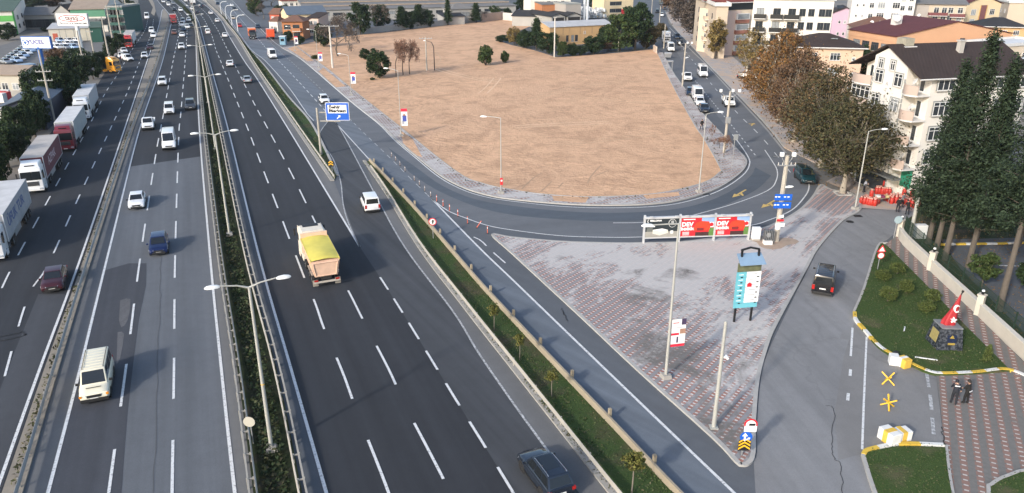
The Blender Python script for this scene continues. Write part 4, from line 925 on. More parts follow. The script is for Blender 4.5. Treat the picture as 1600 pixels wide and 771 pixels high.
def barrier():
    t = thing('roadside_barrier', 'tan painted low barrier with posts between the long green verge and service road', 'barrier'); pts = offs(g2r, -.05)
    b = MB(); b.rib(pts, [(-.12, 0), (.12, 0), (.08, .55), (-.08, .55)], m_tan); b.build('wall', t)
    for i, (p, d) in enumerate(walk(pts, 5.2, 2.0)[:24]):
        b = MB(); a = math.atan2(d.y, d.x); n = Vector((d.y, -d.x, 0)); b.box((p.x - n.x * .2, p.y - n.y * .2, .5), (.2, .18, .86), m_tan, a); b.build('post', t)
barrier()
# ---- flexible delineators
bol = [(848, 210), (873, 235), (900, 265), (932, 300), (990, 360), (1022, 388), (1055, 425), (1092, 460), (1130, 490), (1170, 520), (1210, 550), (1262, 582), (1322, 628), (1380, 655), (1447, 690)]
for i, (a, c) in enumerate(bol):
    p = G(400 + a / 4, 193 + c / 4); red = i >= 8; mm = mat('delineator_orange', (.62, .12, .06), .6, .1) if red else mat('delineator_faded', (.3, .22, .18), .7, .15)
    t = thing('delineator_post', ('orange flexible delineator on the white line before the plaza tip' if red else 'faded brown flexible delineator on the line between service road lanes') if i not in (13, 14) else ('knocked over orange delineator lying aslant' if i == 13 else 'orange delineator standing closest to the paved plaza corner'), 'delineator', (p.x, p.y, .02), 0, None if i in (13, 14) else 'orange delineators' if red else 'faded delineators')
    hh = .85 if red else .7; tilt = Vector((.5, .2, .75)) if i == 13 else Vector((0, 0, hh))
    b = MB(); b.tube([(0, 0, 0), (0, 0, .05)], [.12, .09], m_black, 10); b.build('base', t); b = MB(); b.tube([(0, 0, .05), tilt], .04, mm, 8); b.build('post', t)
    b = MB(); b.tube([tilt * .68, tilt * .84], .044, m_signwhite, 8); b.build('band', t)
# ---- street lamps
def lamp_head(t, p, d, L=.75):
    d = Vector(d).normalized(); p = Vector(p); b = MB(); s = Vector((d.y, -d.x, 0)); up = Vector((0, 0, 1)) ; pr = []
    for x, w_, z0, z1 in ((0, .06, -.04, .05), (.15, .13, -.05, .1), (.5, .16, -.05, .13), (.8, .12, -.05, .1), (.95, .03, -.03, .03)):
        pr.append([p + d * x * L / .95 + s * a * w_ + up * c for a, c in ((-1, z0), (1, z0), (1, 0), (.5, z1), (-.5, z1), (-1, 0))])
    V = [q for r_ in pr for q in r_]; F = [(i * 6 + j, i * 6 + (j + 1) % 6, (i + 1) * 6 + (j + 1) % 6, (i + 1) * 6 + j) for i in range(4) for j in range(6)] + [tuple(range(6)), tuple(24 + j for j in range(6))]
    b.add(V, F, m_head); b.build('lamp_head', t, smooth=50)
def street_lamp(label, p, H, arms, rise=.5, r=(.11, .06), base=True, group=None, m=None, headL=.8):
    t = thing('street_lamp', label, 'street lamp', (p[0], p[1], p[2] if len(p) > 2 else 0), 0, group); m = m or m_pole
    b = MB(); b.tube([(0, 0, 0), (0, 0, H * .5), (0, 0, H)], [r[0], (r[0] + r[1]) / 2, r[1]], m, 10); b.build('pole', t, smooth=40)
    if base: b = MB(); b.box((0, 0, .14), (.7, .7, .3), m_conc, .3, .8); b.build('footing', t)
    for a in arms:
        a = Vector((a[0], a[1], 0)); e = a + Vector((0, 0, H + rise)); b = MB(); b.tube([(0, 0, H - .05), a * .4 + Vector((0, 0, H + rise * .55)), e], [r[1] * .9, .045, .04], m, 7); b.build('arm', t, smooth=40); lamp_head(t, e - Vector((0, 0, .03)), a, headL)
    return t
MC = [(a + b) / 2 for a, b in zip(ML, MR)]
p1 = G(425, 705); s0 = 0; wk = walk(MC, .5); i0 = min(range(len(wk)), key=lambda i: (wk[i][0] - p1).length); i1 = min(range(len(wk)), key=lambda i: (wk[i][0] - G(360, 368)).length); st = i1 - i0
ord_ = ['nearest', 'second nearest', 'third nearest', 'fourth nearest', 'fifth nearest', 'sixth nearest', 'seventh nearest', 'eighth nearest', 'ninth nearest']
for k in range(9):
    i = i0 + k * st
    if i >= len(wk): break
    p, d = wk[i]; n = Vector((d.y, -d.x, 0)); p = p1 if k == 0 else p
    t = street_lamp('double armed street lamp on the planted median, ' + ord_[k] + ' to the camera', (p.x, p.y, .1), 10.9, [n * 1.5, n * -1.5], .3, (.13, .08), group='double armed lamps on the median')
    if k == 0: b = MB(); b.tube([(0, 0, 4.6), (0, 0, 4.66)], .115, m_signyel, 10); b.build('band', t)
pb = G(1040, 590, .13); street_lamp('tall grey lamp post on the plaza with a banner and one arm', pb, hat(pb, 352), [(-1.7, -.2)], -.05, (.12, .06))
pb2 = G(1115, 668, .13); hp = hat(pb2, 505)
t = thing('pole', 'bare grey steel pole near the plaza tip with a white bracket', 'pole', pb2); b = MB(); b.tube([(0, 0, 0), (0, 0, hp)], [.15, .1], m_pole, 10); b.build('shaft', t, smooth=40)
b = MB(); b.box((0, 0, .03), (.5, .5, .08), m_pole); b.build('base_plate', t); b = MB(); b.box((.12, 0, hat(pb2, 561)), (.42, .12, .12), m_head); b.tube([(.3, -.2, hat(pb2, 561)), (.3, .15, hat(pb2, 561))], .09, m_head, 8); b.build('camera', t)
def banner(label, p, z0, z1, w_, ang, cols, pic=True, words=True):
    """cloth banner held out from a lamp pole"""
    t = thing('banner', label, 'banner', (p[0], p[1], z0)); t.rotation_euler.z = ang; h = z1 - z0
    b = MB(); b.box((.14 + w_ / 2, 0, h / 2), (w_, .025, h), m_signwhite); b.build('cloth', t)
    for z in (0.0, h): b = MB(); b.tube([(0, 0, z), (.14 + w_, 0, z)], .02, m_steel, 6); b.build('bracket', t)
    for (a, c, d, e, mm) in cols: b = MB(); b.box((.14 + w_ * (a + c) / 2, 0, h * (d + e) / 2), (w_ * (c - a), .034, h * (e - d)), mm); b.build('print', t)
    return t
m_bblue = mat('banner_blue', (.05, .08, .35), .6, .3, 3); m_bred = mat('banner_red', (.6, .02, .05), .6, .05); m_bskin = mat('banner_portrait', (.35, .2, .14), .6, .4, 5); m_bdark = mat('banner_dark', (.06, .04, .09), .6, .3, 5); m_bgrey = mat('banner_grey', (.35, .36, .4), .6, .1)
tb = banner('white and red printed banner hanging on the tall plaza lamp post', pb, hat(pb, 543), hat(pb, 500), 1.05, R(12), [(0, 1, 0, .1, m_bred), (0, .55, .42, .5, m_bred), (.6, 1, .46, .64, m_bskin), (.68, 1, .78, 1, m_bdark), (.4, .52, .14, .36, m_bdark), (.08, .9, .68, .7, m_bgrey), (.08, .5, .85, .88, m_bred)])
text('BAYMAK', .16, m_signwhite, tb, (.66, -.03, .13), sx=1.1) if 0 else None
for (bu, bv, tv, bt, bb, lab, col) in ((627, 213, 112, 170, 197, 'nearest to the curve', m_bblue), (549, 149, 88, 113, 131, 'in the middle of the row', m_bblue), (498, 107, 49, 82, 96, 'beside the tall floodlight mast', m_bblue), (461, 80, 44, 57, 69, 'by the corner of the brick house', m_bdark)):
    q = G(bu, bv, .13); street_lamp('slender lamp post along the lot footway, ' + lab, q, hat(q, tv), [(-1.6, .5)], .3, (.07, .04), group='slender lamps along the lot footway')
    banner('red topped white banner on the footway lamp ' + lab, q, hat(q, bb), hat(q, bt), 1.0, R(5), [(0, 1, .82, 1, m_bred), (.2, .85, .25, .6, col), (.1, .5, .08, .3, m_bgrey), (.3, .7, .55, .68, m_bskin)]); COL.objects[-1]
q = G(783, 302, .13); t = street_lamp('slender grey lamp post at the foot of the bare lot', q, hat(q, 186), [(-1.7, .3)], .1, (.08, .045))
b = MB(); z = hat(q, 285); b.box((.06, -.1, z), (.34, .04, .9), m_signred); b.disc((.06, -.13, z + .1), (0, 1, 0), .12, m_signwhite); b.build('sign_plate', t)
q = G(1092, 300, .13); street_lamp('grey lamp post at the right corner of the bare lot', q, hat(q, 180), [(1.4, .2)], .2, (.09, .05))
q = G(1336, 327, .13); street_lamp('pale grey lamp post in front of the leafy plane tree by the red goods', q, hat(q, 207), [(1.5, .2)], .2, (.1, .06))
for i, (bu, bv, tu, tv) in enumerate(((372, 50, 382, 20), (363, 41, 374, 12), (354, 31, 366, 5), (346, 23, 352, -1))):
    q = G(bu, bv); H = hat(q, tv + 4); d = Vector((2.6, -.4, 0)); t = thing('street_lamp', 'curved white lamp post beside the service road, ' + ord_[i] + ' in its row', 'street lamp', q, 0, 'curved lamps on the service road')
    b = MB(); b.tube([(0, 0, 0), (0, 0, H * .75), d * .12 + Vector((0, 0, H * .9)), d * .45 + Vector((0, 0, H)), d + Vector((0, 0, H * 1.02))], [.14, .12, .11, .1, .1], m_head, 8); b.build('pole', t, smooth=60); lamp_head(t, d + Vector((0, 0, H * 1.02)), d)
def utility_pole(label, p, H, bars=(), r=(.2, .12), rz=0., lamp=None, tr=False, heads=0, m=None, group=None):
    t = thing('utility_pole', label, 'utility pole', (p[0], p[1], 0), rz, group); m = m or m_cpole
    b = MB(); b.tube([(0, 0, 0), (0, 0, H)], list(r), m, 8); b.build('shaft', t, smooth=40)
    for z, L in bars:
        b = MB(); b.box((0, -.14, z), (L, .12, .12), m_steel); c = b.build('crossbar', t)
        for s in (-1, -.5, .5, 1): g = MB(); g.tube([(s * L * .47, -.14, z + .06), (s * L * .47, -.14, z + .3)], [.06, .04], mat('insulator', (.5, .48, .45), .3, .1), 6); g.build('insulator', c)
    if lamp: lamp_head(t, (0, 0, lamp[0]), lamp[1], 1.0); b = MB(); b.tube([(0, 0, lamp[0] - .4), (lamp[1][0] * .3, lamp[1][1] * .3, lamp[0])], .04, m_steel, 6); b.build('arm', t)
    for i in range(heads):
        x = (-1.4, 0.35, 1.3)[i] if heads == 3 else (-.6, .6)[i]; b = MB(); b.tube([(0, 0, H - 1.2), (x, 0, H - .1)], .05, m_steel, 6); b.tube([(-1.4, 0, H - .1), (1.3, 0, H - .1)], .04, m_steel, 6); b.build('arm', t); b = MB(); b.box((x, -.1, H + .12), (.36, .36, .42), m_head); b.build('floodlight', t, bevel=.04)
    if tr: b = MB(); b.box((0, -.35, H * .55), (.7, .45, .9), m_steel); b.build('transformer', t, bevel=.04)
    return t
q = G(1212, 379); H = hat(q, 243); t = utility_pole('thick concrete utility pole by the billboards with blue direction signs', q, H, [(H - 1.0, 1.8)], (.3, .2), 0, (hat(q, 293), (1.0, -.2, .15)), heads=2)
b = MB(); b.box((.1, -.3, hat(q, 350)), (.9, .06, .4), m_signwhite); b.build('notice', t); b = MB(); b.box((.05, -.33, hat(q, 343)), (.7, .05, .22), m_signred); b.build('notice', t); b = MB(); b.box((.1, -.3, hat(q, 337)), (.5, .05, .25), m_signwhite); b.build('notice', t); b = MB(); b.tube([(0, 0, 1.5), (0, 0, 2.1)], .29, m_signwhite, 8); b.build('band', t)
t = thing('direction_sign', 'pair of small blue direction boards mounted on the concrete utility pole', 'sign', (q.x, q.y, hat(q, 319)))
for z in (0, .85):
    b = MB(); b.box((0, -.42, z), (1.75, .05, .66), m_signblue); b.build('board', t)
    for x0 in (-.75, -.45, .15, .5): b = MB(); b.box((x0, -.455, z + .05), (.22, .02, .12), m_signwhite); b.build('print', t)
utility_pole('tall pale pole in front of the cypresses by the park fence', G(1421, 376), hat(G(1421, 376), 309), (), (.22, .17), m=m_pole)
for i, (bu, bv, tv, bars, lab) in enumerate(((86, 193, 78, ((112, 2.4), (126, 2.4)), 'big two armed utility pole standing behind the parked lorries'), (135, 122, 48, ((86, 1.8),), 'utility pole rising out of the dark hedge below the oval sign board'), (150, 100, 44, ((50, 1.6),), 'utility pole between the oval sign board and the dark hedge'), (171, 94, 26, ((30, 1.8),), 'utility pole beside the yellow tractor unit'), (178, 74, 8, ((14, 1.6),), 'utility pole behind the red lorry, left of the concrete yard'), (189, 53, -8, (), 'utility pole at the yard entrance near the parked van'), (203, 47, -10, (), 'utility pole with yellow and black base at the yard mouth'))):
    q = G(bu, bv); t = utility_pole(lab, q, hat(q, tv), [(hat(q, b_), L) for b_, L in bars], (.24, .14), R(10))
    if i == 6:
        for k in range(5): b = MB(); b.tube([(0, 0, .3 + k * .5), (0, 0, .8 + k * .5)], .25, m_signyel if k % 2 else m_signblack, 8); b.build('band', t)
q = G(520, 107); utility_pole('tall pale floodlight mast with a T shaped top on the lot edge', q, hat(q, 41), [(hat(q, 41), 5.0)], (.28, .18), m=mat('pale_mast', (.5, .48, .44), .8, .1))
q = G(667, 111); utility_pole('concrete utility pole in the middle of the bare lot', q, hat(q, 58), [(hat(q, 60.5), 3.2)], (.22, .15))
q = G(866, 90); utility_pole('pale slim pole at the hedge corner of the lot', q, hat(q, 27), [(hat(q, 28), 1.0)], (.2, .16), m=mat('pale_mast', (.5, .48, .44)))
q = G(966, 81); utility_pole('short wooden pole before the big green tree at the lot edge', q, hat(q, 57), (), (.14, .12))
q = G(1131, 240); utility_pole('concrete pole with three white floodlights at the bend', q, hat(q, 143), [], (.22, .15), heads=3, tr=True)
q = G(1066, 136); utility_pole('concrete pole with lamps beside the parked white pickup', q, hat(q, 68), [], (.2, .13), heads=3, lamp=(hat(q, 91), (1.6, .5, .2)))
for bu, bv, tv, lab in ((1037, 76, 38, 'behind the white van'), (1030, 42, 10, 'far up the left of the side street'), (1018, 22, -8, 'farthest on the left of the side street')):
    q = G(bu, bv); utility_pole('concrete pole ' + lab, q, hat(q, tv), (), (.2, .13))
q = G(679, 111); t = thing('lamp_post', 'bent dark lamp post next to the lot utility pole', 'street lamp', q); H = hat(q, 64); b = MB(); b.tube([(0, 0, 0), (0, 0, H * .8), (-.5, 0, H * .95), (-1.8, 0, H)], [.12, .1, .07, .06], m_chassis, 7); b.build('pole', t, smooth=50); lamp_head(t, (-1.8, 0, H), (-1, 0, 0))
# ---- round and triangular road signs
def ring_sign(t, c, r, face, rim=None, nrm=(0, -1, 0), bar=None):
    c = Vector(c); n = Vector(nrm); b = MB(); b.disc(c, n, r, rim or face, 24, .03); o = b.build('sign_face', t)
    if rim: b = MB(); b.disc(c + n * .018, n, r * .76, face, 24, .02); b.build('sign_disc', o)
    return o
def post(t, H, r=.04, m=None): b = MB(); b.tube([(0, 0, 0), (0, 0, H)], r, m or m_steel, 8); b.build('post', t)
def arrow3(o, c, L, m, ang=0., y=-.04):
    b = MB(); ca, sa = math.cos(ang), math.sin(ang); f = lambda x, z: (c[0] + x * ca - z * sa, c[1] + y, c[2] + x * sa + z * ca)
    b.extr([f(-L * .09, -L / 2), f(L * .09, -L / 2), f(L * .09, L * .12), f(-L * .09, L * .12)], (0, .02, 0), m); b.extr([f(-L * .3, L * .1), f(L * .3, L * .1), f(0, L / 2)], (0, .02, 0), m); b.build('arrow', o)
q = G(1159, 711, .13); t = thing('road_sign', 'post at the plaza tip with three stacked road signs and yellow black chevrons', 'sign', q); zc = [hat(q, v) for v in (698, 685, 667)]; post(t, zc[2])
b = MB(); b.box((.05, -.06, zc[0]), (.72, .03, .74), m_signblack); o = b.build('chevron_board', t)
for i in range(3):
    z = zc[0] - .3 + i * .24; b = MB(); b.extr([(-.3, -.09, z), (.05, -.09, z + .24), (.4, -.09, z), (.4, -.09, z + .12), (.05, -.09, z + .36) if i < 2 else (.05, -.09, z + .33), (-.3, -.09, z + .12)], (0, .01, 0), m_signyel); b.build('chevron', o)
o = ring_sign(t, (.1, -.06, zc[1]), .37, m_signblue); arrow3(o, (.02, -.06, zc[1] + .02), .56, m_signwhite); arrow3(o, (.2, -.06, zc[1] - .12), .34, m_signwhite, R(-60))
b = MB(); b.box((.28, -.07, zc[2] - .24), (.74, .03, .4), m_signwhite); b.build('plate', t); o = ring_sign(t, (.28, -.05, zc[2] + .05), .4, m_signwhite, m_signred); b = MB(); b.box((.34, -.11, zc[2] + .08), (.36, .02, .14), m_signblack); b.build('symbol', o)
q = G(677, 374); t = thing('road_sign', 'round red rimmed sign on a thin post in the long green verge', 'sign', q); z = hat(q, 346.5); post(t, z + .3); o = ring_sign(t, (0, -.05, z), .42, m_signwhite, m_signred); b = MB(); b.box((.02, -.1, z), (.14, .02, .42), m_signblack, 0); b.box((.1, -.1, z + .1), (.22, .02, .1), m_signblack); b.build('symbol', o); arrow3(o, (0, -.06, z), .4, m_signblack)
q = G(520, 277); t = thing('road_sign', 'small yellow and black marker sign at the tip of the upper verge', 'sign', q); z = hat(q, 256); post(t, z); b = MB(); b.box((-.1, -.05, z), (.75, .04, .8), m_signblack); o = b.build('board', t)
for i in range(2): b = MB(); zz = z - .25 + i * .32; b.extr([(-.4, -.08, zz), (-.1, -.08, zz + .2), (.2, -.08, zz), (.2, -.08, zz + .14), (-.1, -.08, zz + .34), (-.4, -.08, zz + .14)], (0, .01, 0), m_signyel); b.build('chevron', o)
q = G(1371, 421, .15); t = thing('road_sign', 'triangle warning sign over a round sign at the edge of the grass island', 'sign', q); z1, z2 = hat(q, 401.5), hat(q, 393); post(t, z2 + .2)
ring_sign(t, (.05, -.06, z1), .34, m_signwhite, m_signred)
b = MB(); b.extr([(-.38, -.06, z2 - .2), (.48, -.06, z2 - .2), (.05, -.06, z2 + .52)], (0, .03, 0), m_signred); o = b.build('triangle', t); b = MB(); b.extr([(-.22, -.075, z2 - .11), (.32, -.075, z2 - .11), (.05, -.075, z2 + .34)], (0, .012, 0), m_signwhite); b.build('triangle_face', o)
q = G(1396, 374); t = thing('road_sign', 'grey backed round sign on a pole at the start of the park wall', 'sign', q); z = hat(q, 343.5); post(t, z, .05); b = MB(); b.disc((.1, -.05, z), (0, -1, 0), .42, mat('sign_grey_blue', (.3, .4, .45), .5, .1)); b.build('sign_disc', t)
q = G(1143, 266, .13); t = thing('road_sign', 'small square grey sign on a tilted post in the tree strip', 'sign', q); z = hat(q, 216); post(t, z); b = MB(); b.box((.1, -.05, z), (.6, .04, .8), m_signback); b.build('plate', t)
q = G(391, 690, .1); t = thing('road_sign', 'round grey backed sign behind the median guardrail', 'sign', G(396, 693, .1)); z = 1.6; post(t, z); b = MB(); b.disc((-.05, -.05, z), (0, -1, 0), .36, mat('sign_beige', (.42, .4, .34), .6, .1)); b.build('sign_disc', t)
# ---- gantry direction sign
q = G(502, 243); t = thing('direction_sign', 'large blue town centre sign with a white arrow on a cantilever pole', 'sign', q); H = hat(q, 172)
b = MB(); b.tube([(0, 0, 0), (0, 0, H + .3)], [.2, .16], m_rust, 10); b.build('pole', t, smooth=40)
za, zb_ = hat(q, 175), hat(q, 189); pxm = 1 / ((q.y * CP + CAMH * SP - 6 * SP) / FPX); xo = 13.5 / pxm; bw = 36.5 / pxm
for z in (za - .1, zb_ - .05): b = MB(); b.box(((xo + bw * .5) / 2 + .3, .12, z), (xo + bw * .5, .16, .16), m_rust); b.build('arm', t)
b = MB(); b.box((xo - .05, .12, (za + zb_) / 2), (.1, .1, za - zb_), m_rust); b.build('brace', t)
zt, zl = hat(q, 160.5), hat(q, 188.5); bh = zt - zl; cx, cz = xo + bw / 2, (zt + zl) / 2
b = MB(); b.box((cx, -.02, cz), (bw, .06, bh), m_signwhite); bo = b.build('board', t, bevel=.02); b = MB(); b.box((cx, -.06, cz), (bw - .14, .03, bh - .14), m_signblue); b.build('board_face', bo)
b = MB(); b.box((cx, -.085, cz + bh * .14), (bw * .8, .03, bh * .46), m_signwhite); b.build('panel', bo)
text('Şehir', bh * .23, m_signblack, bo, (cx - bw * .36, -.103, cz + bh * .25), align='LEFT', sx=1.25, bold=.03); text('Merkezi', bh * .23, m_signblack, bo, (cx - bw * .36, -.103, cz + bh * .04), align='LEFT', sx=1.25, bold=.03)
arrow3(bo, (cx + bw * .04, -.06, cz - bh * .3), bh * .28, m_signwhite, R(-48), -.05)
# ---- tall sign boards on the left
def board_sign(label, base, corners, polem, rim, pr=.35):
    q = G(*base); us = [c[0] for c in corners]; vt = (corners[0][1] + corners[1][1]) / 2; vb = (corners[2][1] + corners[3][1]) / 2; zt, zb2 = hat(q, vt), hat(q, vb); zm = (zt + zb2) / 2
    dep = q.y * CP - (zm - CAMH) * SP; pm = FPX / dep; wd = ((corners[1][0] - corners[0][0]) + (corners[2][0] - corners[3][0])) / 2 / pm; uc = sum(us) / 4; cx = (uc - 800) / pm - q.x
    t = thing('sign_board', label, 'sign board', q); b = MB(); b.tube([(0, 0, 0), (0, 0, zb2 + .3)], pr, polem, 12); b.build('pole', t, smooth=40)
    b = MB(); b.box((cx, 0, zm), (wd, .7, zt - zb2), rim); bo = b.build('cabinet', t); b = MB(); b.box((cx, -.36, zm), (wd - .24, .05, zt - zb2 - .24), m_signwhite); b.build('face', bo)
    return t, bo, cx, zm, wd, zt - zb2
m_bblu = mat('board_blue', (.02, .12, .42), .5, .08); m_navy = mat('letter_navy', (.02, .04, .3), .5, 0); m_ltgrey = mat('letter_grey', (.55, .56, .6), .5, 0)
t, bo, cx, zm, wd, hh = board_sign('white sign board with blue lettering on a blue pole above the dark hedge', (78, 150), ((33, 58), (79, 56.5), (82, 75), (37, 77)), m_bblu, m_bblu, .45)
text('YÜCEL', hh * .42, m_navy, bo, (cx - wd * .01, -.4, zm + .1), sx=1.15, bold=.03); text('BORU', hh * .28, m_ltgrey, bo, (cx + wd * .33, -.4, zm + .05)); text('ve Profil', hh * .1, m_navy, bo, (cx + wd * .3, -.4, zm - hh * .3)) if 0 else None
b = MB(); b.box((cx - wd * .36, -.4, zm), (hh * .44, .03, hh * .44), m_bblu); lo = b.build('logo', bo); b = MB(); b.disc((cx - wd * .36, -.42, zm), (0, -1, 0), hh * .2, m_signwhite); b.build('logo_ring', lo)
b = MB(); e = hh * .15; x_ = cx - wd * .36; b.extr([(x_ - e, -.44, zm), (x_, -.44, zm - e), (x_ + e, -.44, zm), (x_, -.44, zm + e)], (0, .02, 0), m_bblu); b.build('logo_diamond', lo)
t, bo, cx, zm, wd, hh = board_sign('white sign board with a red oval emblem on a white pole near the factory', (131, 95), ((87, 21.5), (136, 21), (140, 40), (92, 41.5)), m_head, mat('board_rim', (.5, .5, .5), .6, .05), .5)
def oval(o, c, a, bb, m, y, n=40):
    k = MB(); k.extr([(c[0] + a * math.cos(2 * math.pi * i / n), y, c[2] + bb * math.sin(2 * math.pi * i / n)) for i in range(n)], (0, .02, 0), m); return k.build('emblem', o)
o = oval(bo, (cx, 0, zm + hh * .12), wd * .43, hh * .28, mat('emblem_red', (.4, .02, .03), .5, 0), -.4); oval(o, (cx, 0, zm + hh * .12), wd * .39, hh * .215, m_signwhite, -.42)
text('tayaş', hh * .46, mat('emblem_brown', (.12, .02, .02), .5, 0), bo, (cx, -.44, zm + hh * .14), sx=1.1, bold=.03); text('ÇİKOLATA & ŞEKERLEME', hh * .19, mat('letter_black', (.02, .02, .03), .5, 0), bo, (cx, -.4, zm - hh * .3), sx=1.1, bold=.02)
# ---- three bay billboard
bp = [(1005, 380), (1059.5, 378.5), (1114, 376.5), (1168.5, 374.5)]; bq = [G(u, v, .13) for u, v in bp]; q0 = bq[0]; dx = (bq[3] - bq[0]); Lb = dx.length; t = thing('billboard', 'three bay billboard on steel posts at the top edge of the plaza', 'billboard', q0, math.atan2(dx.y, dx.x)); Hb = hat(q0, 341.5); bay = Lb / 3
m_bb = mat('billboard_steel', (.55, .56, .57), .5, .08, 1, .3); m_slate = mat('poster_slate', (.02, .028, .032), .5, .3, 2)
for i in range(4): b = MB(); b.box((i * bay, 0, Hb / 2 + .1), (.2, .2, Hb + .2), m_bb); b.build('post', t)
b = MB(); b.box((Lb / 2, -.12, Hb - .05), (Lb + .3, .26, .2), m_bb); b.box((Lb / 2, 0, .55), (Lb, .12, .14), m_bb); b.build('frame', t)
for i in range(3):
    x0 = i * bay + .12; x1 = (i + 1) * bay - .12; z0, z1 = .62, Hb - .16; W_ = x1 - x0; h_ = z1 - z0; b = MB(); b.box(((x0 + x1) / 2, -.02, (z0 + z1) / 2), (W_, .08, h_), m_slate if i == 0 else m_signred); po = b.build('poster', t)
    def pr(a, c, d, e, m, y=-.07, nm='print'): k = MB(); k.box((x0 + W_ * (a + c) / 2, y, z0 + h_ * (d + e) / 2), (W_ * (c - a), .02, h_ * (e - d)), m); return k.build(nm, po)
    P3 = lambda a, d, y: (x0 + W_ * a, y, z0 + h_ * d)
    if i == 0:
        text('BELLONA', h_ * .12, m_signwhite, po, P3(.3, .88, -.07), sx=1.15, bold=.012)
        k = MB(); k.extr([P3(.08 + .035 * math.cos(a), .86 + .09 * math.sin(a), -.075) for a in [R(90 + j * 18) for j in range(11)]] + [P3(.085 + .02 * math.cos(a), .86 + .07 * math.sin(a), -.075) for a in [R(270 - j * 18) for j in range(11)]], (0, .02, 0), m_signwhite); k.build('emblem', po)
        pr(0, 1, 0, .3, mat('poster_floor', (.3, .29, .26), .6, .3, 2)); pr(.04, .22, .3, .5, mat('poster_curtain', (.12, .13, .12), .6, .4, 4))
        k = MB(); k.extr([P3(*a, -.09) for a in ((.22, .2), (.44, .1), (.68, .22), (.68, .38), (.5, .46), (.22, .4))], (0, .02, 0), mat('poster_bed', (.6, .58, .5), .6, .1)); k.build('print', po); k = MB(); k.extr([P3(*a, -.105) for a in ((.22, .4), (.44, .32), (.68, .38), (.5, .46))], (0, .02, 0), m_signwhite); k.build('print', po)
        k = MB(); k.extr([P3(.8 + .115 * math.cos(R(j * 12)), .73 + .22 * math.sin(R(j * 12)), -.09) for j in range(30)], (0, .02, 0), m_signwhite); k.build('seal', po); k = MB(); k.extr([P3(.8 + .105 * math.cos(R(j * 12)), .73 + .2 * math.sin(R(j * 12)), -.105) for j in range(30)], (0, .02, 0), m_slate); k.build('seal', po)
        for z_ in (.83, .77, .71, .65): pr(.76, .84, z_, z_ + .025, m_signwhite, -.12)
        pr(.76, .84, .18, .34, m_signwhite, -.09); pr(.12, .28, .55, .62, m_head, -.09)
    else:
        pr(.62, 1, .62, 1, mat('poster_sky', (.25, .38, .62), .6, .2, 2)); pr(.86, 1, .0, .42, mat('poster_green', (.1, .2, .05), .6, .4, 4)); pr(.45, .86, .0, .2, mat('poster_dark', (.05, .02, .02), .6, .3, 3)); pr(.84, .99, .45, .72, m_signwhite, -.085); k = MB(); k.disc(P3(.92, .6, -.1), (0, -1, 0), h_ * .1, m_signred); k.build('print', po)
        k = MB(); k.extr([P3(*a, -.1) for a in ((.38, .42), (.46, .72), (.62, .8), (.84, .76), (.9, .55), (.86, .3), (.72, .26), (.7, .42), (.5, .28), (.4, .3))], (0, .03, 0), mat('poster_orange', (.72, .05, .02), .5, .15, 3)); k.build('print', po); pr(.48, .68, .3, .45, mat('poster_maroon', (.2, .02, .02), .6, .2), -.12)
        text('DEV', h_ * .3, m_signwhite, po, P3(.19, .63, -.09), sx=1.05, bold=.03); text('İNDİRİM', h_ * .17, m_signwhite, po, P3(.2, .38, -.09), sx=.95, bold=.025)
        text('PAZARLIKSIZ', h_ * .09, m_signwhite, po, P3(.24, .9, -.07), bold=.01) if 0 else pr(.06, .42, .87, .92, m_signwhite, -.075)
        for z_ in (.2, .13, .06): pr(.06, .26, z_, z_ + .03, m_signwhite, -.075)
    for s in (.12, .88): b = MB(); b.tube([(x0 + W_ * s, 0, Hb + .05), (x0 + W_ * s, -.5, Hb + .22)], .03, m_bb, 6); b.box((x0 + W_ * s, -.55, Hb + .2), (.3, .14, .1), m_bb); b.build('floodlight', t)
# ---- service totem with coloured panels
qa, qb = G(1147.5, 504, .13), G(1173, 502, .13); dx = qb - qa; Lt = dx.length; t = thing('information_totem', 'black framed information totem with stacked turquoise and white panels on the plaza', 'sign', (qa + qb) / 2, math.atan2(dx.y, dx.x)); q = (qa + qb) / 2
zt = [hat(q, v) for v in (475, 413, 405, 394)]; m_bl = mat('black_steel', (.01, .01, .011), .5, .05); m_turq = mat('turquoise_panel', (.14, .44, .52), .5, .06)
for s in (-1, 1): b = MB(); b.box((s * Lt / 2, .1, zt[3] / 2), (.14, .14, zt[3]), m_bl); b.build('post', t)
b = MB(); b.extr([(-Lt / 2 - .07, .1, zt[3] - .07), (0, .1, zt[3] + .12), (Lt / 2 + .07, .1, zt[3] - .07), (Lt / 2 + .07, .1, zt[3] + .07), (0, .1, zt[3] + .26), (-Lt / 2 - .07, .1, zt[3] + .07)], (0, .12, 0), m_bl); b.build('top_frame', t)
pw = Lt + .55; n = 7; ph = (zt[1] - .75 - zt[0]) / (n - 1)
for i in range(n):
    z = zt[0] + ph * (i + .5) if i < n - 1 else zt[0] - .1
    if i < n - 1:
        b = MB(); b.box((pw * .22, -.05, z), (pw * .62, .08, ph * .93), m_signwhite); o = b.build('panel', t); b = MB(); b.box((-pw * .31, -.05, z), (pw * .42, .085, ph * .97), m_turq); b.build('panel', t)
        for sx_ in (-.3, .4): b = MB(); b.box((pw * sx_, -.08, z - ph * .5), (.16, .1, .08), m_bl); b.build('clamp', t)
        b = MB(); b.box((pw * .2, -.1, z + .02), (pw * .3, .01, .06), m_bgrey); b.build('print', o); b = MB(); b.box((-pw * .33, -.1, z), (pw * .2, .01, .06), m_signwhite); b.build('print', o)
        if i == 3: b = MB(); b.extr([(-.05, -.11, z - .18), (.33, -.11, z - .18), (.33, -.11, z + .08), (.14, -.11, z + .2), (-.05, -.11, z + .08)], (0, .02, 0), m_signred); b.build('emblem', o)
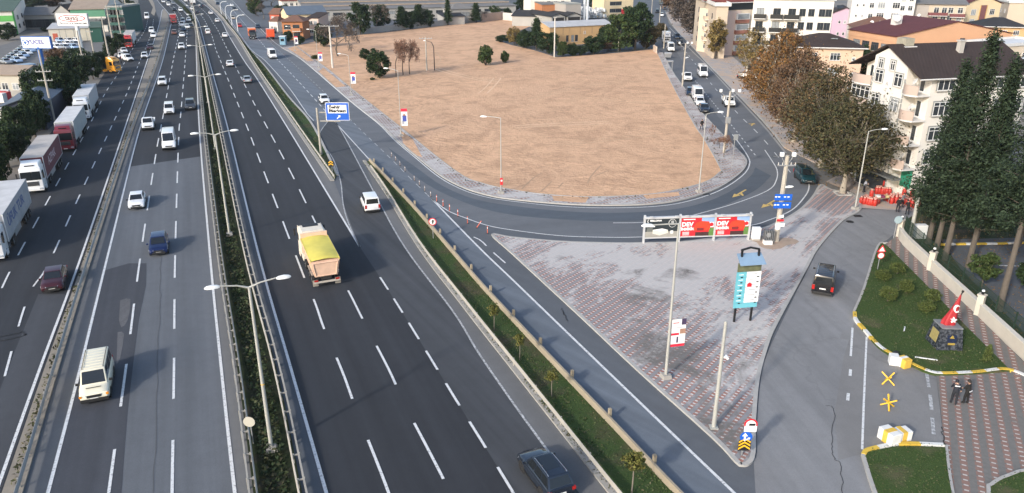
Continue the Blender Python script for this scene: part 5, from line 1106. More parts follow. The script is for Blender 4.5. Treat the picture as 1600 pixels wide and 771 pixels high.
b = MB(); b.box((0, -.05, zt[0] - .22), (pw * 1.02, .085, .42), m_turq); b.build('panel', t)
b = MB(); b.box((0, -.04, zt[1] - .36), (pw, .1, .74), mat('landscape_print', (.12, .13, .07), .6, .75, 2.5)); b.build('picture_panel', t)
b = MB(); b.hexa([(-pw * .55, -.62, zt[1] + .02), (pw * .55, -.62, zt[1] + .02), (pw * .52, .35, zt[2] + .2), (-pw * .52, .35, zt[2] + .2), (-pw * .55, -.62, zt[1] + .08), (pw * .55, -.62, zt[1] + .08), (pw * .52, .35, zt[2] + .26), (-pw * .52, .35, zt[2] + .26)], mat('canopy_blue', (.2, .3, .42), .25, .15, 1.5)); b.build('canopy', t)
# ---- cabinets and odds on the plaza
q = G(1180, 375, .13); t = thing('utility_cabinet', 'white utility cabinet at the right end of the billboard', 'cabinet', q); b = MB(); b.box((0, 0, .75), (.85, .5, 1.3), m_signwhite); b.build('housing', t, bevel=.03); b = MB(); b.box((0, 0, .08), (.9, .55, .16), m_conc); b.build('plinth', t); b = MB(); b.box((0, -.255, .75), (.75, .02, 1.15), m_head); b.build('door', t)
q = G(1200, 381, .13); t = thing('equipment_cage', 'dark open metal equipment cage beside the concrete utility pole', 'cabinet', q); b = MB(); b.box((0, .1, .95), (.95, .5, 1.0), mat('cage_dark', (.05, .055, .06), .5, .2)); b.build('housing', t)
for i in range(6): b = MB(); b.box((-.45 + i * .18, -.2, 1.0), (.03, .03, 1.2), m_steel); b.build('bar', t)
b = MB(); b.disc((-.1, -.17, 1.0), (0, -1, 0), .25, m_steel); b.build('fan', t); b = MB(); b.box((-.1, -.1, .2), (.85, .6, .42), m_cwhite); b.build('plinth', t)
for u, v, lab in ((1103, 304, 'rectangular drain grate at the kerb of the loop'), (1328, 347, 'round manhole cover on the local road'), (1340, 338, 'flat torn patch grate beside the manhole on the local road')):
    q = G(u, v); b = MB(); b.box((0, 0, .016), (.9, .7, .03), m_black) if u != 1328 else b.tube([(0, 0, .0), (0, 0, .03)], .42, m_black, 16); o = b.build('manhole_cover', loc=(q.x, q.y, .012)); tag(o, lab, 'manhole cover')
# ---- grass island: memorial, shrubs come later
def memorial():
    c4 = [G(1446, 526, .15), G(1461, 550, .15), G(1502, 551, .15), G(1488, 527, .15)]; ce = sum(c4, Vector()) / 4; t = thing('memorial', 'dark granite memorial pedestal topped by a carved red flag on the grass island', 'monument', ce); m_gr = newmat('dark_granite'); n = NT(m_gr)
    f = n.noise(n.coord(), 6, 5, .7); n.out(n.mix(n.ramp(f, .45, .62), (.018, .022, .03), (.09, .1, .12)), .25); hgt = hat(c4[1], 521)
    d1 = (c4[2] - c4[1]); w_ = d1.length; a = math.atan2(d1.y, d1.x); t.rotation_euler.z = a; ww = w_ / 2; b = MB(); k = .76
    b.hexa([(-ww, -ww, 0), (ww, -ww, 0), (ww, ww, 0), (-ww, ww, 0), (-ww * k, -ww * k, hgt), (ww * k, -ww * k, hgt), (ww * k, ww * k, hgt), (-ww * k, ww * k, hgt)], m_gr); ped = b.build('pedestal', t)
    b = MB(); b.box((0, 0, hgt), (ww * 2 * k + .06, ww * 2 * k + .06, .07), mat('granite_trim', (.2, .21, .22), .4, .2)); b.build('cap', ped)
    lean = (1 - k) * ww / hgt
    def face(cx, cz, w2, h2, m, nm): f_ = lambda x, z: (x, -ww + lean * z - .02, z); b = MB(); b.extr([f_(cx - w2, cz - h2), f_(cx + w2, cz - h2), f_(cx + w2, cz + h2), f_(cx - w2, cz + h2)], (0, .03, 0), m); b.build(nm, ped)
    face(.05, hgt * .52, .34, .3, mat('plaque_blue', (.012, .02, .05), .3, .1), 'plaque'); gold = mat('gilt', (.5, .36, .08), .4, .1, 3, .5)
    f_ = lambda x, z: (x, -ww + lean * z - .05, z); b = MB(); b.extr([f_(-.12, hgt * .56), f_(.22, hgt * .56), f_(.05, hgt * .7)], (0, .03, 0), gold); b.build('emblem', ped); face(.05, hgt * .3, .26, .08, gold, 'inscription')
    fx = lambda y, z: (-ww + lean * z - .02, y, z); b = MB(); b.extr([fx(-.5, hgt * .25), fx(.5, hgt * .25), fx(.5, hgt * .75), fx(-.5, hgt * .75)], (.03, 0, 0), mat('gilt_plaque', (.3, .25, .1), .4, .4, 6)); b.build('plaque', ped)
    # carved flag: a bunched drape narrowing to its finial
    red = mat('flag_red', (.33, .016, .022), .6, .15, 3, bump=.3); V = []; F = []; N = 26; hz = hat(ce, 462) - hgt
    rows = [(0, .5, .0), (.12, .52, .04), (.25, .42, .1), (.4, .32, .18), (.6, .23, .28), (.8, .13, .36), (.95, .06, .42), (1.0, .03, .44)]
    for z, r_, off in rows:
        for j in range(N):
            a_ = 2 * math.pi * j / N; rr_ = r_ * (1 + .16 * math.sin(a_ * 5 + z * 3) * (1 - z)); V.append((off + rr_ * math.cos(a_), rr_ * .6 * math.sin(a_), hgt + .02 + z * hz))
    for i in range(len(rows) - 1):
        for j in range(N): F.append((i * N + j, i * N + (j + 1) % N, (i + 1) * N + (j + 1) % N, (i + 1) * N + j))
    F.append(tuple(range(N))); b = MB(); b.add(V, F, red); fl = b.build('flag', t, smooth=60)
    b = MB(); z0 = hgt + hz * .55; x0 = .26; pts = [(x0 + .22 * math.cos(a_), -.26, z0 + .3 * math.sin(a_)) for a_ in [R(50 + j * 13) for j in range(21)]] + [(x0 + .05 + .17 * math.cos(a_), -.26, z0 + .23 * math.sin(a_)) for a_ in [R(310 - j * 13) for j in range(21)]]
    b.extr(pts, (0, .14, 0), m_signwhite); b.build('crescent', fl)
    b = MB(); z1 = hgt + hz * .2; b.extr([(.14 + (.24 if j % 2 == 0 else .1) * math.sin(j * math.pi / 5), -.4, z1 + (.24 if j % 2 == 0 else .1) * math.cos(j * math.pi / 5)) for j in range(10)], (0, .2, 0), m_signwhite); b.build('star', fl)
    b = MB(); b.tube([(.42, 0, hgt + hz * .95), (.5, 0, hgt + hz * 1.06)], .05, m_bl, 6); b.tube([(.5, 0, hgt + hz * 1.05), (.52, 0, hgt + hz * 1.1)], .09, m_bl, 8); b.build('finial', t)
memorial()
def block(label, u, v, rz, sz=(.8, .62, .62), yel='mid', z=.03):
    q = G(u, v); t = thing('concrete_block', label, 'concrete block', (q.x, q.y, z), rz); x, y, h_ = sz
    if yel == 'all': b = MB(); b.box((0, 0, h_ / 2), sz, m_cyel); b.build('block', t, bevel=.04)
    else: b = MB(); b.box((0, 0, h_ / 2), sz, m_cwhite); b.build('block', t, bevel=.04)
    b = MB(); b.box((0 if yel != 'all' else x * .1, 0, h_ / 2 + .004), (x * .3, y + .014, h_ + .014), m_cyel if yel != 'all' else m_cwhite)
    if yel: b.build('stripe', t)
    return t
block('white concrete block by the painted kerb beside a black bag', 1395, 569, R(75), (.7, .62, .72), None); block('yellow and white concrete block, right of the pair by the grass island', 1411, 573, R(110), (.8, .65, .7), 'all')
block('white concrete block with yellow band, front one of the pair by the lower lawn', 1388, 690, R(-70), (1.15, .75, .8)); block('white concrete block with yellow stripe, rear one of the pair by the lower lawn', 1406, 687, R(15), (1.1, .7, .7))
q = G(1399, 558, .15); b = MB(); b.tube([(0, 0, 0), (0, 0, .2), (0, 0, .4), (.05, 0, .5)], [.2, .27, .2, .06], m_black, 10); tag(b.build('bag', smooth=60, loc=q), 'small black rubbish bag lying on the painted kerb', 'bag')
def hedgehog(label, u, v, rz):
    q = G(u, v); t = thing('road_barricade', label, 'barricade', (q.x, q.y, .03), rz); L = .6; my = mat('barricade_yellow', (.7, .42, .03), .6, .12)
    for d in ((1, 0, .8), (-.5, .87, .8), (-.5, -.87, .8)):
        d = Vector(d).normalized(); b = MB(); b.tube([d * -L + Vector((0, 0, .4)), d * L + Vector((0, 0, .4))], .06, my, 4); b.build('beam', t)
hedgehog('yellow crossed steel barricade nearer the grass island', 1386, 600, R(20)); hedgehog('yellow crossed steel barricade nearer the lower lawn', 1387, 638, R(75))
for u, v, L, a in ((1413, 515, .9, 60), (1447, 561, 1.5, -18)): q = G(u, v, .17); b = MB(); b.box((0, 0, .03), (L, .09, .05), m_signwhite); tag(b.build('plank', loc=q, rz=R(a)), ('short' if L < 1 else 'long') + ' white strip of wood lying on the grass island', 'plank')
# ---- park wall and fence
wl = GL([(1404, 371), (1412, 384), (1450, 421), (1500, 468), (1600, 562), (1760, 715)], 3, .0); t = thing('boundary_wall', 'long cream rendered park wall with lamp topped pillars along the patterned footway', 'wall'); m_wall = mat('cream_render', (.5, .46, .39), .9, .2, .6, bump=.15)
b = MB(); b.rib(wl, [(-.14, 0), (.14, 0), (.14, 1.15), (-.14, 1.15)], m_wall); wo = b.build('wall', t); b = MB(); b.rib(wl, [(-.2, 1.151), (.2, 1.151), (.2, 1.23), (-.2, 1.23)], mat('coping', (.55, .52, .46), .9, .15)); b.build('coping', wo)
for u, v in ((1404, 371), (1453, 424), (1527, 494), (1612, 574)):
    q = G(u, v); b = MB(); b.box((q.x, q.y, .95), (.5, .5, 1.9), m_wall, R(40)); b.box((q.x, q.y, 1.94), (.62, .62, .1), m_wall, R(40)); po = b.build('pillar', t); b = MB(); b.box((q.x, q.y, 2.12), (.16, .16, .28), m_bl); b.tube([(q.x, q.y, 2.26), (q.x, q.y, 2.4)], [.13, .1], m_head, 8); b.build('lantern', po)
fl = offs(wl, -.35)[::-1]; t = thing('fence', 'dark green steel mesh fence standing behind the cream park wall', 'fence'); m_fen = mat('fence_green', (.012, .03, .018), .6, .1)
for i, (p, d) in enumerate(walk(fl, 2.9)): b = MB(); b.box((p.x, p.y, 1.3), (.08, .08, 2.6), m_fen, math.atan2(d.y, d.x)); b.build('post', t)
b = MB()
for p, d in walk(fl, .11): b.box((p.x, p.y, 1.75), (.018, .018, 1.5), m_fen)
for z in (1.05, 1.5, 2.0, 2.48): b.rib(fl, [(-.015, z), (.015, z), (.015, z + .03), (-.015, z + .03)], m_fen)
b.build('mesh_panel', t)
q = G(1436, 372); t = thing('utility_cabinet', 'pale cabinet half hidden behind the park fence', 'cabinet', q); b = MB(); b.box((0, 0, .75), (1.1, .7, 1.5), m_signwhite); b.build('housing', t, bevel=.05); b = MB(); b.box((0, -.36, .75), (.95, .02, 1.3), m_head); b.build('door', t)
# ---- side street furniture
q = G(1046, 111, .13); t = thing('steel_frame', 'grey steel frame standing on the footway before the parked pickup', 'frame', q)
for x in (-.6, .6):
    for y in (-.4, .4): b = MB(); b.box((x, y, 1.2), (.08, .08, 2.4), m_steel); b.build('leg', t)
b = MB(); b.box((0, 0, 2.4), (1.4, 1.0, .3), m_steel); b.build('top', t)
q = G(1043, 91, .13); t = thing('waste_container', 'grey metal waste container at the end of the lot footway', 'container', q); b = MB(); b.hexa([(-.8, -.5, .2), (.8, -.5, .2), (.8, .5, .2), (-.8, .5, .2), (-.95, -.65, 1.25), (.95, -.65, 1.25), (.95, .65, 1.25), (-.95, .65, 1.25)], m_steel); b.build('tub', t); b = MB(); b.tube([(-.95, 0, 1.15), (.95, 0, 1.15)], .5, m_steel, 12); b.build('lid', t)
for s in (-1, 1): b = MB(); b.tube([(s * .6, -.3, .1), (s * .6, -.2, .1)], .1, m_tyre, 8); b.build('castor', t)
q = G(443, 70); t = thing('kiosk', 'small light blue kiosk at the roadside by the brick house', 'kiosk', q); b = MB(); b.box((0, 0, 1.3), (1.8, 1.6, 2.6), mat('kiosk_blue', (.16, .3, .4), .6, .15)); b.build('cabin', t); b = MB(); b.box((0, 0, 2.66), (2.1, 1.9, .12), m_signwhite); b.build('roof', t); b = MB(); b.box((0, -.81, 1.5), (1.1, .04, .8), m_glass); b.build('window', t)
b = MB(); b.box((0, 0, 1.0), (.3, 5.0, 2.0), mat('broken_render', (.5, .4, .33), .95, .3, .8)); q = G(1024, 84); tag(b.build('wall_stub', loc=(q.x + .2, q.y + 2, 0)), 'short broken pink wall stub at the top right corner of the lot', 'wall')
# ================================================================ BUILDINGS
def wallm(name, c, var=.1): return mat('wall_' + name, c, .9, var, .35, bump=.08)
def tilem(name, c, sc=1.2):
    if name in MATS: return MATS[name]
    m = newmat(name); n = NT(m); c0 = n.coord(); wv = n.node('ShaderNodeTexWave', Vector=c0, Scale=1.3, Distortion=.3, _wave_type='BANDS', _bands_direction='DIAGONAL')
    f = n.noise(c0, .5, 5, .7); f2 = n.noise(c0, 6, 3, .6); k = n.math('MULTIPLY', n.math('MULTIPLY_ADD', f, .6, .7), n.math('MULTIPLY_ADD', f2, .5, .75))
    n.out(n.mul(c, k), .85, wv.outputs[0], .35, .06); n.b.inputs['Specular IOR Level'].default_value = .3; MATS[name] = m; return m
m_win = mat('window_frame', (.68, .68, .67), .5, .05); m_pane = mat('window_glass', (.03, .036, .042), .06, 0, spec=.8); m_curtain = mat('curtained_glass', (.26, .28, .29), .15, .35, 2.5, spec=.7); m_sill = mat('window_sill', (.45, .43, .4), .8, .1); m_darkwin = mat('dark_frame', (.06, .06, .065), .5, .05)
m_trim = mat('grey_trim', (.27, .28, .27), .85, .1); m_gutter = mat('gutter', (.6, .59, .57), .5, .06)
class Bld:
    """box building: front wall from eave pixel A to eave pixel B at eave height h, depth D away from the camera"""
    def __init__(s, name, label, A, B, h, D, wall, cat='building', base=0., plinth=None, group=None, clamp=17):
        a, b = G(A[0], A[1], h), G(B[0], B[1], h); a.z = b.z = 0
        if clamp and math.atan2(b.y - a.y, b.x - a.x) < R(-clamp):      # a facade squarer to the street than its traced eave
            lo, hi = A[1], A[1] + 30.
            for _ in range(40):
                m_ = (lo + hi) / 2; a = G(A[0], m_, h); a.z = 0
                if math.atan2(b.y - a.y, b.x - a.x) < R(-clamp): lo = m_
                else: hi = m_
        
        if clamp and math.atan2(b.y - a.y, b.x - a.x) > R(25):
            lo, hi = B[1], B[1] + 30.
            for _ in range(40):
                m_ = (lo + hi) / 2; b = G(B[0], m_, h); b.z = 0
                if math.atan2(b.y - a.y, b.x - a.x) > R(25): lo = m_
                else: hi = m_
        s.W = (b - a).length; s.D = D; s.h = h; d = b - a; s.rz = math.atan2(d.y, d.x)
        s.t = thing(name, label, cat, a, s.rz, group); s.wallm = wall; s.rnd = random.Random(int(abs(A[0] * 7 + A[1] * 13)) + 5)
        m = MB(); m.box((s.W / 2, D / 2, h / 2), (s.W, D, h), wall); s.wall = m.build('wall', s.t)
    def world(s, x, y): c, n = math.cos(s.rz), math.sin(s.rz); return s.t.location + Vector((x * c - y * n, x * n + y * c, 0))
    def rz_of(s, x, y, v): return hat(s.world(x, y), v)
    def fp(s, face, a, z, off=0.):
        return {'front': (a, -off, z), 'left': (-off, s.D - a, z), 'right': (s.W + off, a, z), 'back': (s.W - a, s.D + off, z)}[face]
    def quad(s, face, a0, a1, z0, z1, off, th, m, mb=None):
        k = mb or MB(); p = [s.fp(face, *q, off) for q in ((a0, z0), (a1, z0), (a1, z1), (a0, z1))]; n = Vector(s.fp(face, 0, 0, 1)) - Vector(s.fp(face, 0, 0, 0)); k.extr(p, n * -th, m); return k
    def part(s, nm, face, a0, a1, z0, z1, m, off=.06, th=.1, parent=None): return s.quad(face, a0, a1, z0, z1, off, th, m).build(nm, parent or s.t)
    def window(s, face, a, z, w_, h_, mull=1, frame=None, trim=None, cross=True, glass=None):
        fr = frame or m_win; k = MB(); o = .05
        s.quad(face, a - w_ / 2, a + w_ / 2, z, z + .07, o, .08, fr, k); s.quad(face, a - w_ / 2, a + w_ / 2, z + h_ - .07, z + h_, o, .08, fr, k)
        for i in range(mull + 2): x = a - w_ / 2 + .035 + (w_ - .07) * i / (mull + 1); s.quad(face, x - .035, x + .035, z + .072, z + h_ - .072, o, .08, fr, k)
        if cross: s.quad(face, a - w_ / 2 + .07, a + w_ / 2 - .07, z + h_ * .7, z + h_ * .7 + .06, o - .004, .06, fr, k)
        wo = k.build('window', s.t)
        s.part('pane', face, a - w_ / 2 + .03, a + w_ / 2 - .03, z + .03, z + h_ - .03, glass or s.rnd.choice((m_pane, m_pane, m_curtain)), .02, .03, wo)
        s.part('sill', face, a - w_ / 2 - .08, a + w_ / 2 + .08, z - .09, z - .002, m_sill, .14, .16, wo)
        if trim:
            k = MB(); q = .16
            for (a0, a1, z0, z1) in ((a - w_ / 2 - q, a - w_ / 2 - .002, z, z + h_ + q), (a + w_ / 2 + .002, a + w_ / 2 + q, z, z + h_ + q), (a - w_ / 2, a + w_ / 2, z + h_ + .002, z + h_ + q)): s.quad(face, a0, a1, z0, z1, .03, .05, trim, k)
            k.build('surround', wo)
    def grid(s, face, xs, zs, w_=1.4, h_=1.4, mull=1, **k):
        L = s.W if face in ('front', 'back') else s.D
        for z in zs:
            for x in xs: s.window(face, x * L if x <= 1 else x, z, w_, h_, mull, **k)
    def balcony(s, face, a, z, w_, dep=1.2, par=None, h_=.95, slab=None):
        k = MB(); n = Vector(s.fp(face, 0, 0, 1)) - Vector(s.fp(face, 0, 0, 0))
        s.quad(face, a - w_ / 2, a + w_ / 2, z - .16, z, dep, dep, slab or m_gutter, k); bo = k.build('balcony', s.t); k = MB()
        s.quad(face, a - w_ / 2, a + w_ / 2, z + .002, z + h_, dep, .08, par or s.wallm, k)
        for e in (-1, 1): x = a + e * (w_ / 2 - .04); s.quad(face, x - .04, x + .04, z + .002, z + h_, dep - .082, dep - .09, par or s.wallm, k)
        k.build('railing', bo)
    def roof(s, kind, zr, m, o=.6, fascia=None, gable=None):
        W, D, h = s.W, s.D, s.h; k = MB(); z0 = h + .003; th = .14
        def slab(P): n = (Vector(P[1]) - Vector(P[0])).cross(Vector(P[2]) - Vector(P[0])).normalized(); n = n if n.z > 0 else -n; k.extr(P, n * th, m)
        if kind == 'hip':
            e = min(D / 2, W / 2 - .5) * .92; c = [(-o, -o, z0), (W + o, -o, z0), (W + o, D + o, z0), (-o, D + o, z0)]; r0, r1 = (e, D / 2, zr), (W - e, D / 2, zr)
            k.add(c + [r0, r1], [(0, 1, 5, 4), (1, 2, 5), (2, 3, 4, 5), (3, 0, 4), (3, 2, 1, 0)], m)
        elif kind == 'gx':                        # ridge along x
            for y0, y1 in ((-o, D / 2), (D + o, D / 2)): slab([(-o, y0, z0), (W + o, y0, z0), (W + o, y1, zr), (-o, y1, zr)])
            for x in (.0, W): g = MB(); g.extr([(x, 0, h), (x, D, h), (x, D / 2, zr - .05)], (.2 if x == 0 else -.2, 0, 0), gable or s.wallm); g.build('gable', s.t)
        elif kind == 'gy':                        # ridge runs away from the front
            for x0, x1 in ((-o, W / 2), (W + o, W / 2)): slab([(x0, -o, z0), (x0, D + o, z0), (x1, D + o, zr), (x1, -o, zr)])
            for y in (0., D): g = MB(); g.extr([(0, y, h), (W, y, h), (W / 2, y, zr - .05)], (0, .2 if y == 0 else -.2, 0), gable or s.wallm); g.build('gable', s.t)
        elif kind == 'flat':
            k.box((W / 2, D / 2, h + .1), (W + o, D + o, .2), m)
            for (cx, cy, sx, sy) in ((W / 2, -o / 2 + .08, W + o, .16), (W / 2, D + o / 2 - .08, W + o, .16), (-o / 2 + .08, D / 2, .16, D + o - .34), (W + o / 2 - .08, D / 2, .16, D + o - .34)): k.box((cx, cy, h + .2 + zr / 2), (sx, sy, zr), fascia or m)
        elif kind == 'mono': slab([(-o, -o, z0), (W + o, -o, z0), (W + o, D + o, zr), (-o, D + o, zr)]); g = MB(); g.add([(0, 0, h), (0, D, h), (0, D, zr), (W, 0, h), (W, D, h), (W, D, zr)], [(0, 1, 2), (3, 5, 4), (1, 4, 5, 2), (0, 2, 5, 3)], s.wallm); g.build('gable', s.t)
        s.roofo = k.build('roof', s.t)
        if fascia and kind in ('hip', 'gx'):
            g = MB(); g.box((W / 2, -o - .06, h - .05), (W + 2 * o + .1, .1, .2), fascia); g.build('gutter', s.roofo)
    def chimney(s, x, y, z0, z1, w_=.7, m=None): k = MB(); k.box((x, y, (z0 + z1) / 2), (w_, w_, z1 - z0), m or s.wallm); k.box((x, y, z1 + .06), (w_ + .2, w_ + .2, .12), m_sill); k.build('chimney', s.roofo)
    def dish(s, x, y, z, r=.5): k = MB(); k.disc((x, y - .1, z + .5), (-.3, -.8, .5), r, m_gutter, 14, .05); k.tube([(x, y, z), (x, y, z + .5)], .03, m_steel, 6); k.build('satellite_dish', s.t)
    def tank(s, x, y, z): k = MB(); k.tube([(x - .6, y, z + .5), (x + .6, y, z + .5)], .35, m_head, 12); k.hexa([(x - 1, y - 1.6, z), (x + 1, y - 1.6, z), (x + 1, y - .4, z), (x - 1, y - .4, z), (x - 1, y - 1.6, z + .08), (x + 1, y - 1.6, z + .08), (x + 1, y - .4, z + .9), (x - 1, y - .4, z + .9)], m_pane); k.build('solar_heater', s.t)
Wp = dict(white=wallm('white', (.66, .63, .58)), cream=wallm('cream', (.6, .5, .38)), pink=wallm('pink', (.62, .47, .4)), peach=wallm('peach', (.6, .42, .3)), orange=wallm('orange', (.55, .32, .19)), purple=wallm('purple', (.46, .33, .42)), yellow=wallm('yellow', (.62, .5, .32)), grey=wallm('grey', (.35, .32, .29)), beige=wallm('beige', (.48, .4, .31)), brick=wallm('brick', (.38, .16, .07), .25), ochre=wallm('ochre', (.52, .33, .16)), conc=wallm('conc', (.33, .32, .3), .2))
rf_brown = tilem('roof_dark_brown', (.04, .028, .025)); rf_maroon = tilem('roof_maroon', (.1, .03, .032)); rf_red = tilem('roof_red', (.16, .04, .03)); rf_tile = tilem('roof_brown_tile', (.16, .085, .06)); rf_black = tilem('roof_black', (.03, .03, .033)); rf_grey = tilem('roof_grey_sheet', (.17, .165, .16)); rf_white = mat('roof_white_sheet', (.42, .42, .42), .6, .3, .5); rf_blue = tilem('roof_blue_grey', (.1, .13, .17)); rf_green = tilem('roof_green', (.07, .11, .09)); rf_beige = tilem('roof_beige', (.3, .24, .19))
# ---- the white gabled apartment house
def gable_house():
    h, zr, dep = 14.8, 17.7, 15.3; s = Bld('apartment_house', 'white gabled apartment house with dark brown roof and curved pink balconies behind the cypresses', (1337, 99), (1440, 121), h, dep, Wp['white'], 'building', clamp=0)
    bpy.data.objects.remove(s.wall); W = s.W; c0, c1, rec = W * .3, W * .8, 1.7; wm = Wp['white']; pk = wallm('balcony_pink', (.43, .34, .29))
    m = MB(); m.box((W / 2, (dep + rec) / 2, h / 2), (W - .3, dep - rec, h), wm); m.extr([(c0, 0, 0), (c1, 0, 0), (c1, 0, h + (zr - h) * (1 - abs(c1 - W / 2) / (W / 2)) - .25), (W / 2, 0, zr - .25), (c0, 0, h + (zr - h) * (1 - abs(c0 - W / 2) / (W / 2)) - .25)], (0, rec + .02, 0), wm); s.wall = m.build('wall', s.t)
    m = MB(); m.extr([(.15, rec, h), (W - .15, rec, h), (W / 2, rec, zr - .25)], (0, .2, 0), wm); m.build('gable', s.t); m = MB(); m.extr([(.15, dep, h), (W - .15, dep, h), (W / 2, dep, zr - .25)], (0, -.2, 0), wm); m.build('gable', s.t)
    k = MB(); o = .55
    for x0, x1 in ((-o, W / 2), (W + o, W / 2)):
        P = [(x0, -o, h - .2), (x0, dep + o, h - .2), (x1, dep + o, zr), (x1, -o, zr)]; n = (Vector(P[1]) - Vector(P[0])).cross(Vector(P[2]) - Vector(P[0])).normalized(); n = n if n.z > 0 else -n; k.extr(P, n * .16, rf_brown)
    s.roofo = k.build('roof', s.t)
    g = MB(); g.tube([(W + o + .05, -o, h - .22), (W + o + .05, dep + o, h - .22)], .09, m_gutter, 8); g.build('gutter', s.roofo)
    s.chimney(W / 2 + 1.9, 8.2, zr - 1.2, zr + .5, .6, mat('chimney_render', (.4, .38, .35), .9)); g = MB(); g.box((W / 2 - .3, 2.2, zr + .25), (1.6, 1.2, 1.1), mat('chimney_brick', (.3, .28, .22), .9, .3, 4)); g.box((W / 2 - .3, 2.2, zr - .2), (2.2, 1.7, .2), m_gutter); g.build('chimney', s.roofo)
    fl = [1.0 + 2.95 * i for i in range(5)]
    for i in range(1, 5):
        z = fl[i] + .35
        for x in (c0 + 1.25, c1 - 1.25): s.window('front', x, z, 1.35, 1.5, 1, trim=m_trim)
        for a in (3.6, 7.6, 11.6, 14.0): 
            s.fp_ = None; s.window('right', a if a > rec else a, z, 2.3 if a < 5 else 1.7, 1.6, 2 if a < 5 else 1, trim=m_trim)
        for side, xa, xb in (('l', .0, c0), ('r', c1, W)):
            if side == 'l' and i == 4: pass
            cx, wd = (xa + xb) / 2, xb - xa; m = MB(); N = 12
            pts = [(xa + wd * j / N, -.15 - .55 * math.sin(math.pi * j / N)) for j in range(N + 1)]
            out = [(x, y, fl[i] - .3) for x, y in pts]; V = []; F = []
            poly = pts + [(xb, rec - .01), (xa, rec - .01)]; m.prism(poly, fl[i] - .32, fl[i] - .14, m_gutter); bo = m.build('balcony', s.t)
            m = MB(); inn_ = [(x, y + .1) for x, y in pts]; m.prism(pts + inn_[::-1], fl[i] - .137, fl[i] + .95, pk); m.build('railing', bo)
            m = MB(); yw = rec - .03; m.box((cx - wd * .12, yw, fl[i] + .95), (.85, .06, 2.1), m_win); m.box((cx - wd * .12, yw - .04, fl[i] + 1.0), (.6, .03, 1.75), m_pane); m.build('balcony_door', s.t)
            if side == 'l' and i in (2, 3):
                m = MB(); zz = fl[i] + 1.0; m.box((cx, .05, zz + .7), (wd - .1, .05, 1.35), m_pane)
                for j in range(5): m.box((xa + wd * j / 4 * .98 + .03, 0, zz + .7), (.06, .07, 1.4), m_win)
                for zq in (0, .95, 1.4): m.box((cx, 0, zz + zq), (wd - .06, .06, .06), m_win)
                m.build('glazing', s.t)
            if side == 'r': s.dish(cx + .3, .15, fl[i] + .9, .42) if i != 2 else None
    for x in (W / 2 - 1.05, W / 2 + 1.05): s.window('front', x - .1, h + .05, .8, 1.15, 1, trim=m_trim)
    for x in (c0 + .12, c1 - .12): 
        m = MB()
        for q in range(24): m.box((x if q % 2 else x + .04, -.012, .6 + q * .58), (.3 if q % 2 else .22, .03, .5), m_trim)
        m.build('quoin', s.t)
    s.part('shop_front', 'front', c0 + .2, c1 - .2, .1, 2.7, m_pane, .05, .08); s.part('awning', 'front', c1 - 2.6, W, 2.5, 2.7, mat('awning_grey', (.12, .13, .13), .8, .2), 1.3, 1.3); s.part('side_panel', 'front', c1 + .3, W - .3, 1.2, 3.6, mat('panel_green', (.02, .22, .14), .7, .3), -1.6, .1)
    for i, ch in enumerate('ATESEV'): text(ch, .62, mat('house_letters', (.2, .22, .25), .6, 0), s.t, ((c0 + c1) / 2 - .1, -.03, 13.2 - i * .78), name='lettering')
    for i, ch in enumerate('-APT'): text(ch, .62, mat('house_letters', (.2, .22, .25), .6, 0), s.t, ((c0 + c1) / 2 - .1, -.03, 8.2 - i * .78), name='lettering')
gable_house()
# ---- houses of the town on the right
b = Bld('apartment_house', 'tall white apartment block with black railed balconies behind the autumn trees', (1178, -4), (1304, 1.5), 18, 13, Wp['white'])
b.roof('flat', .4, mat('roof_slab', (.4, .41, .42), .8), .8); zs = [2.6 + 2.85 * i + .6 for i in range(5)]
b.grid('front', (.63, .74, .87, .95), zs, 1.3, 1.6, cross=False, frame=m_darkwin); b.grid('front', (.1, .31, .5), [z - .5 for z in zs], 1.6, 2.1, cross=False, frame=m_darkwin)
for z in zs:
    for x in (.1, .31, .5): b.balcony('front', b.W * x, z - .6, 2.6 if x != .5 else 3.2, 1.2, mat('black_railing', (.02, .022, .024), .3, .1))
b.grid('right', (.3, .7), zs, 1.2, 1.4); [b.part('band', 'front', 0, b.W, z - .95, z - .88, m_trim, .02, .03) for z in zs]
b = Bld('apartment_house', 'pink and cream apartment house with a red hipped roof and bay windows', (1136, 17), (1184, 12), 12.4, 12, Wp['cream'])
b.part('pink_wing', 'front', 0, b.W * .42, 0, 12.3, Wp['pink'], .3, .4); zs = [1.2 + 2.9 * i for i in range(4)]
for z in zs: b.part('brown_band', 'front', b.W * .28, b.W * .7, z - 1.0, z, wallm('band_brown', (.3, .13, .09)), .9, 1.0); b.part('bay', 'front', b.W * .285, b.W * .695, z + .002, z + 1.6, m_win, .86, .9); b.part('bay_glass', 'front', b.W * .31, b.W * .67, z + .15, z + 1.5, m_curtain, .9, .1)
b.grid('front', (.14,), [z + .2 for z in zs], 1.0, 1.3); b.h = 14.6; b.part('terrace', 'front', .6, b.W - .4, 12.5, 14.4, m_pane, -1.2, 5.0); b.roof('hip', 17.2, rf_red, .9, m_gutter); b.chimney(b.W * .6, 5, 15, 17.6, .9, Wp['brick']); b.grid('left', (.3, .7), zs, 1.2, 1.4)
b = Bld('apartment_house', 'cream apartment block with dark windows beside the bare street trees', (1088, -3), (1120, 10), 14, 3.2, Wp['beige'], clamp=0); b.roof('flat', .8, m_gutter, 1.2); zs = [1.5 + 2.9 * i for i in range(4)]; b.grid('front', (.2, .55, .85), zs, 1.5, 1.6, frame=m_darkwin)
for z in zs[1:]: b.balcony('front', b.W * .55, z - .7, b.W * .3, 1.0)
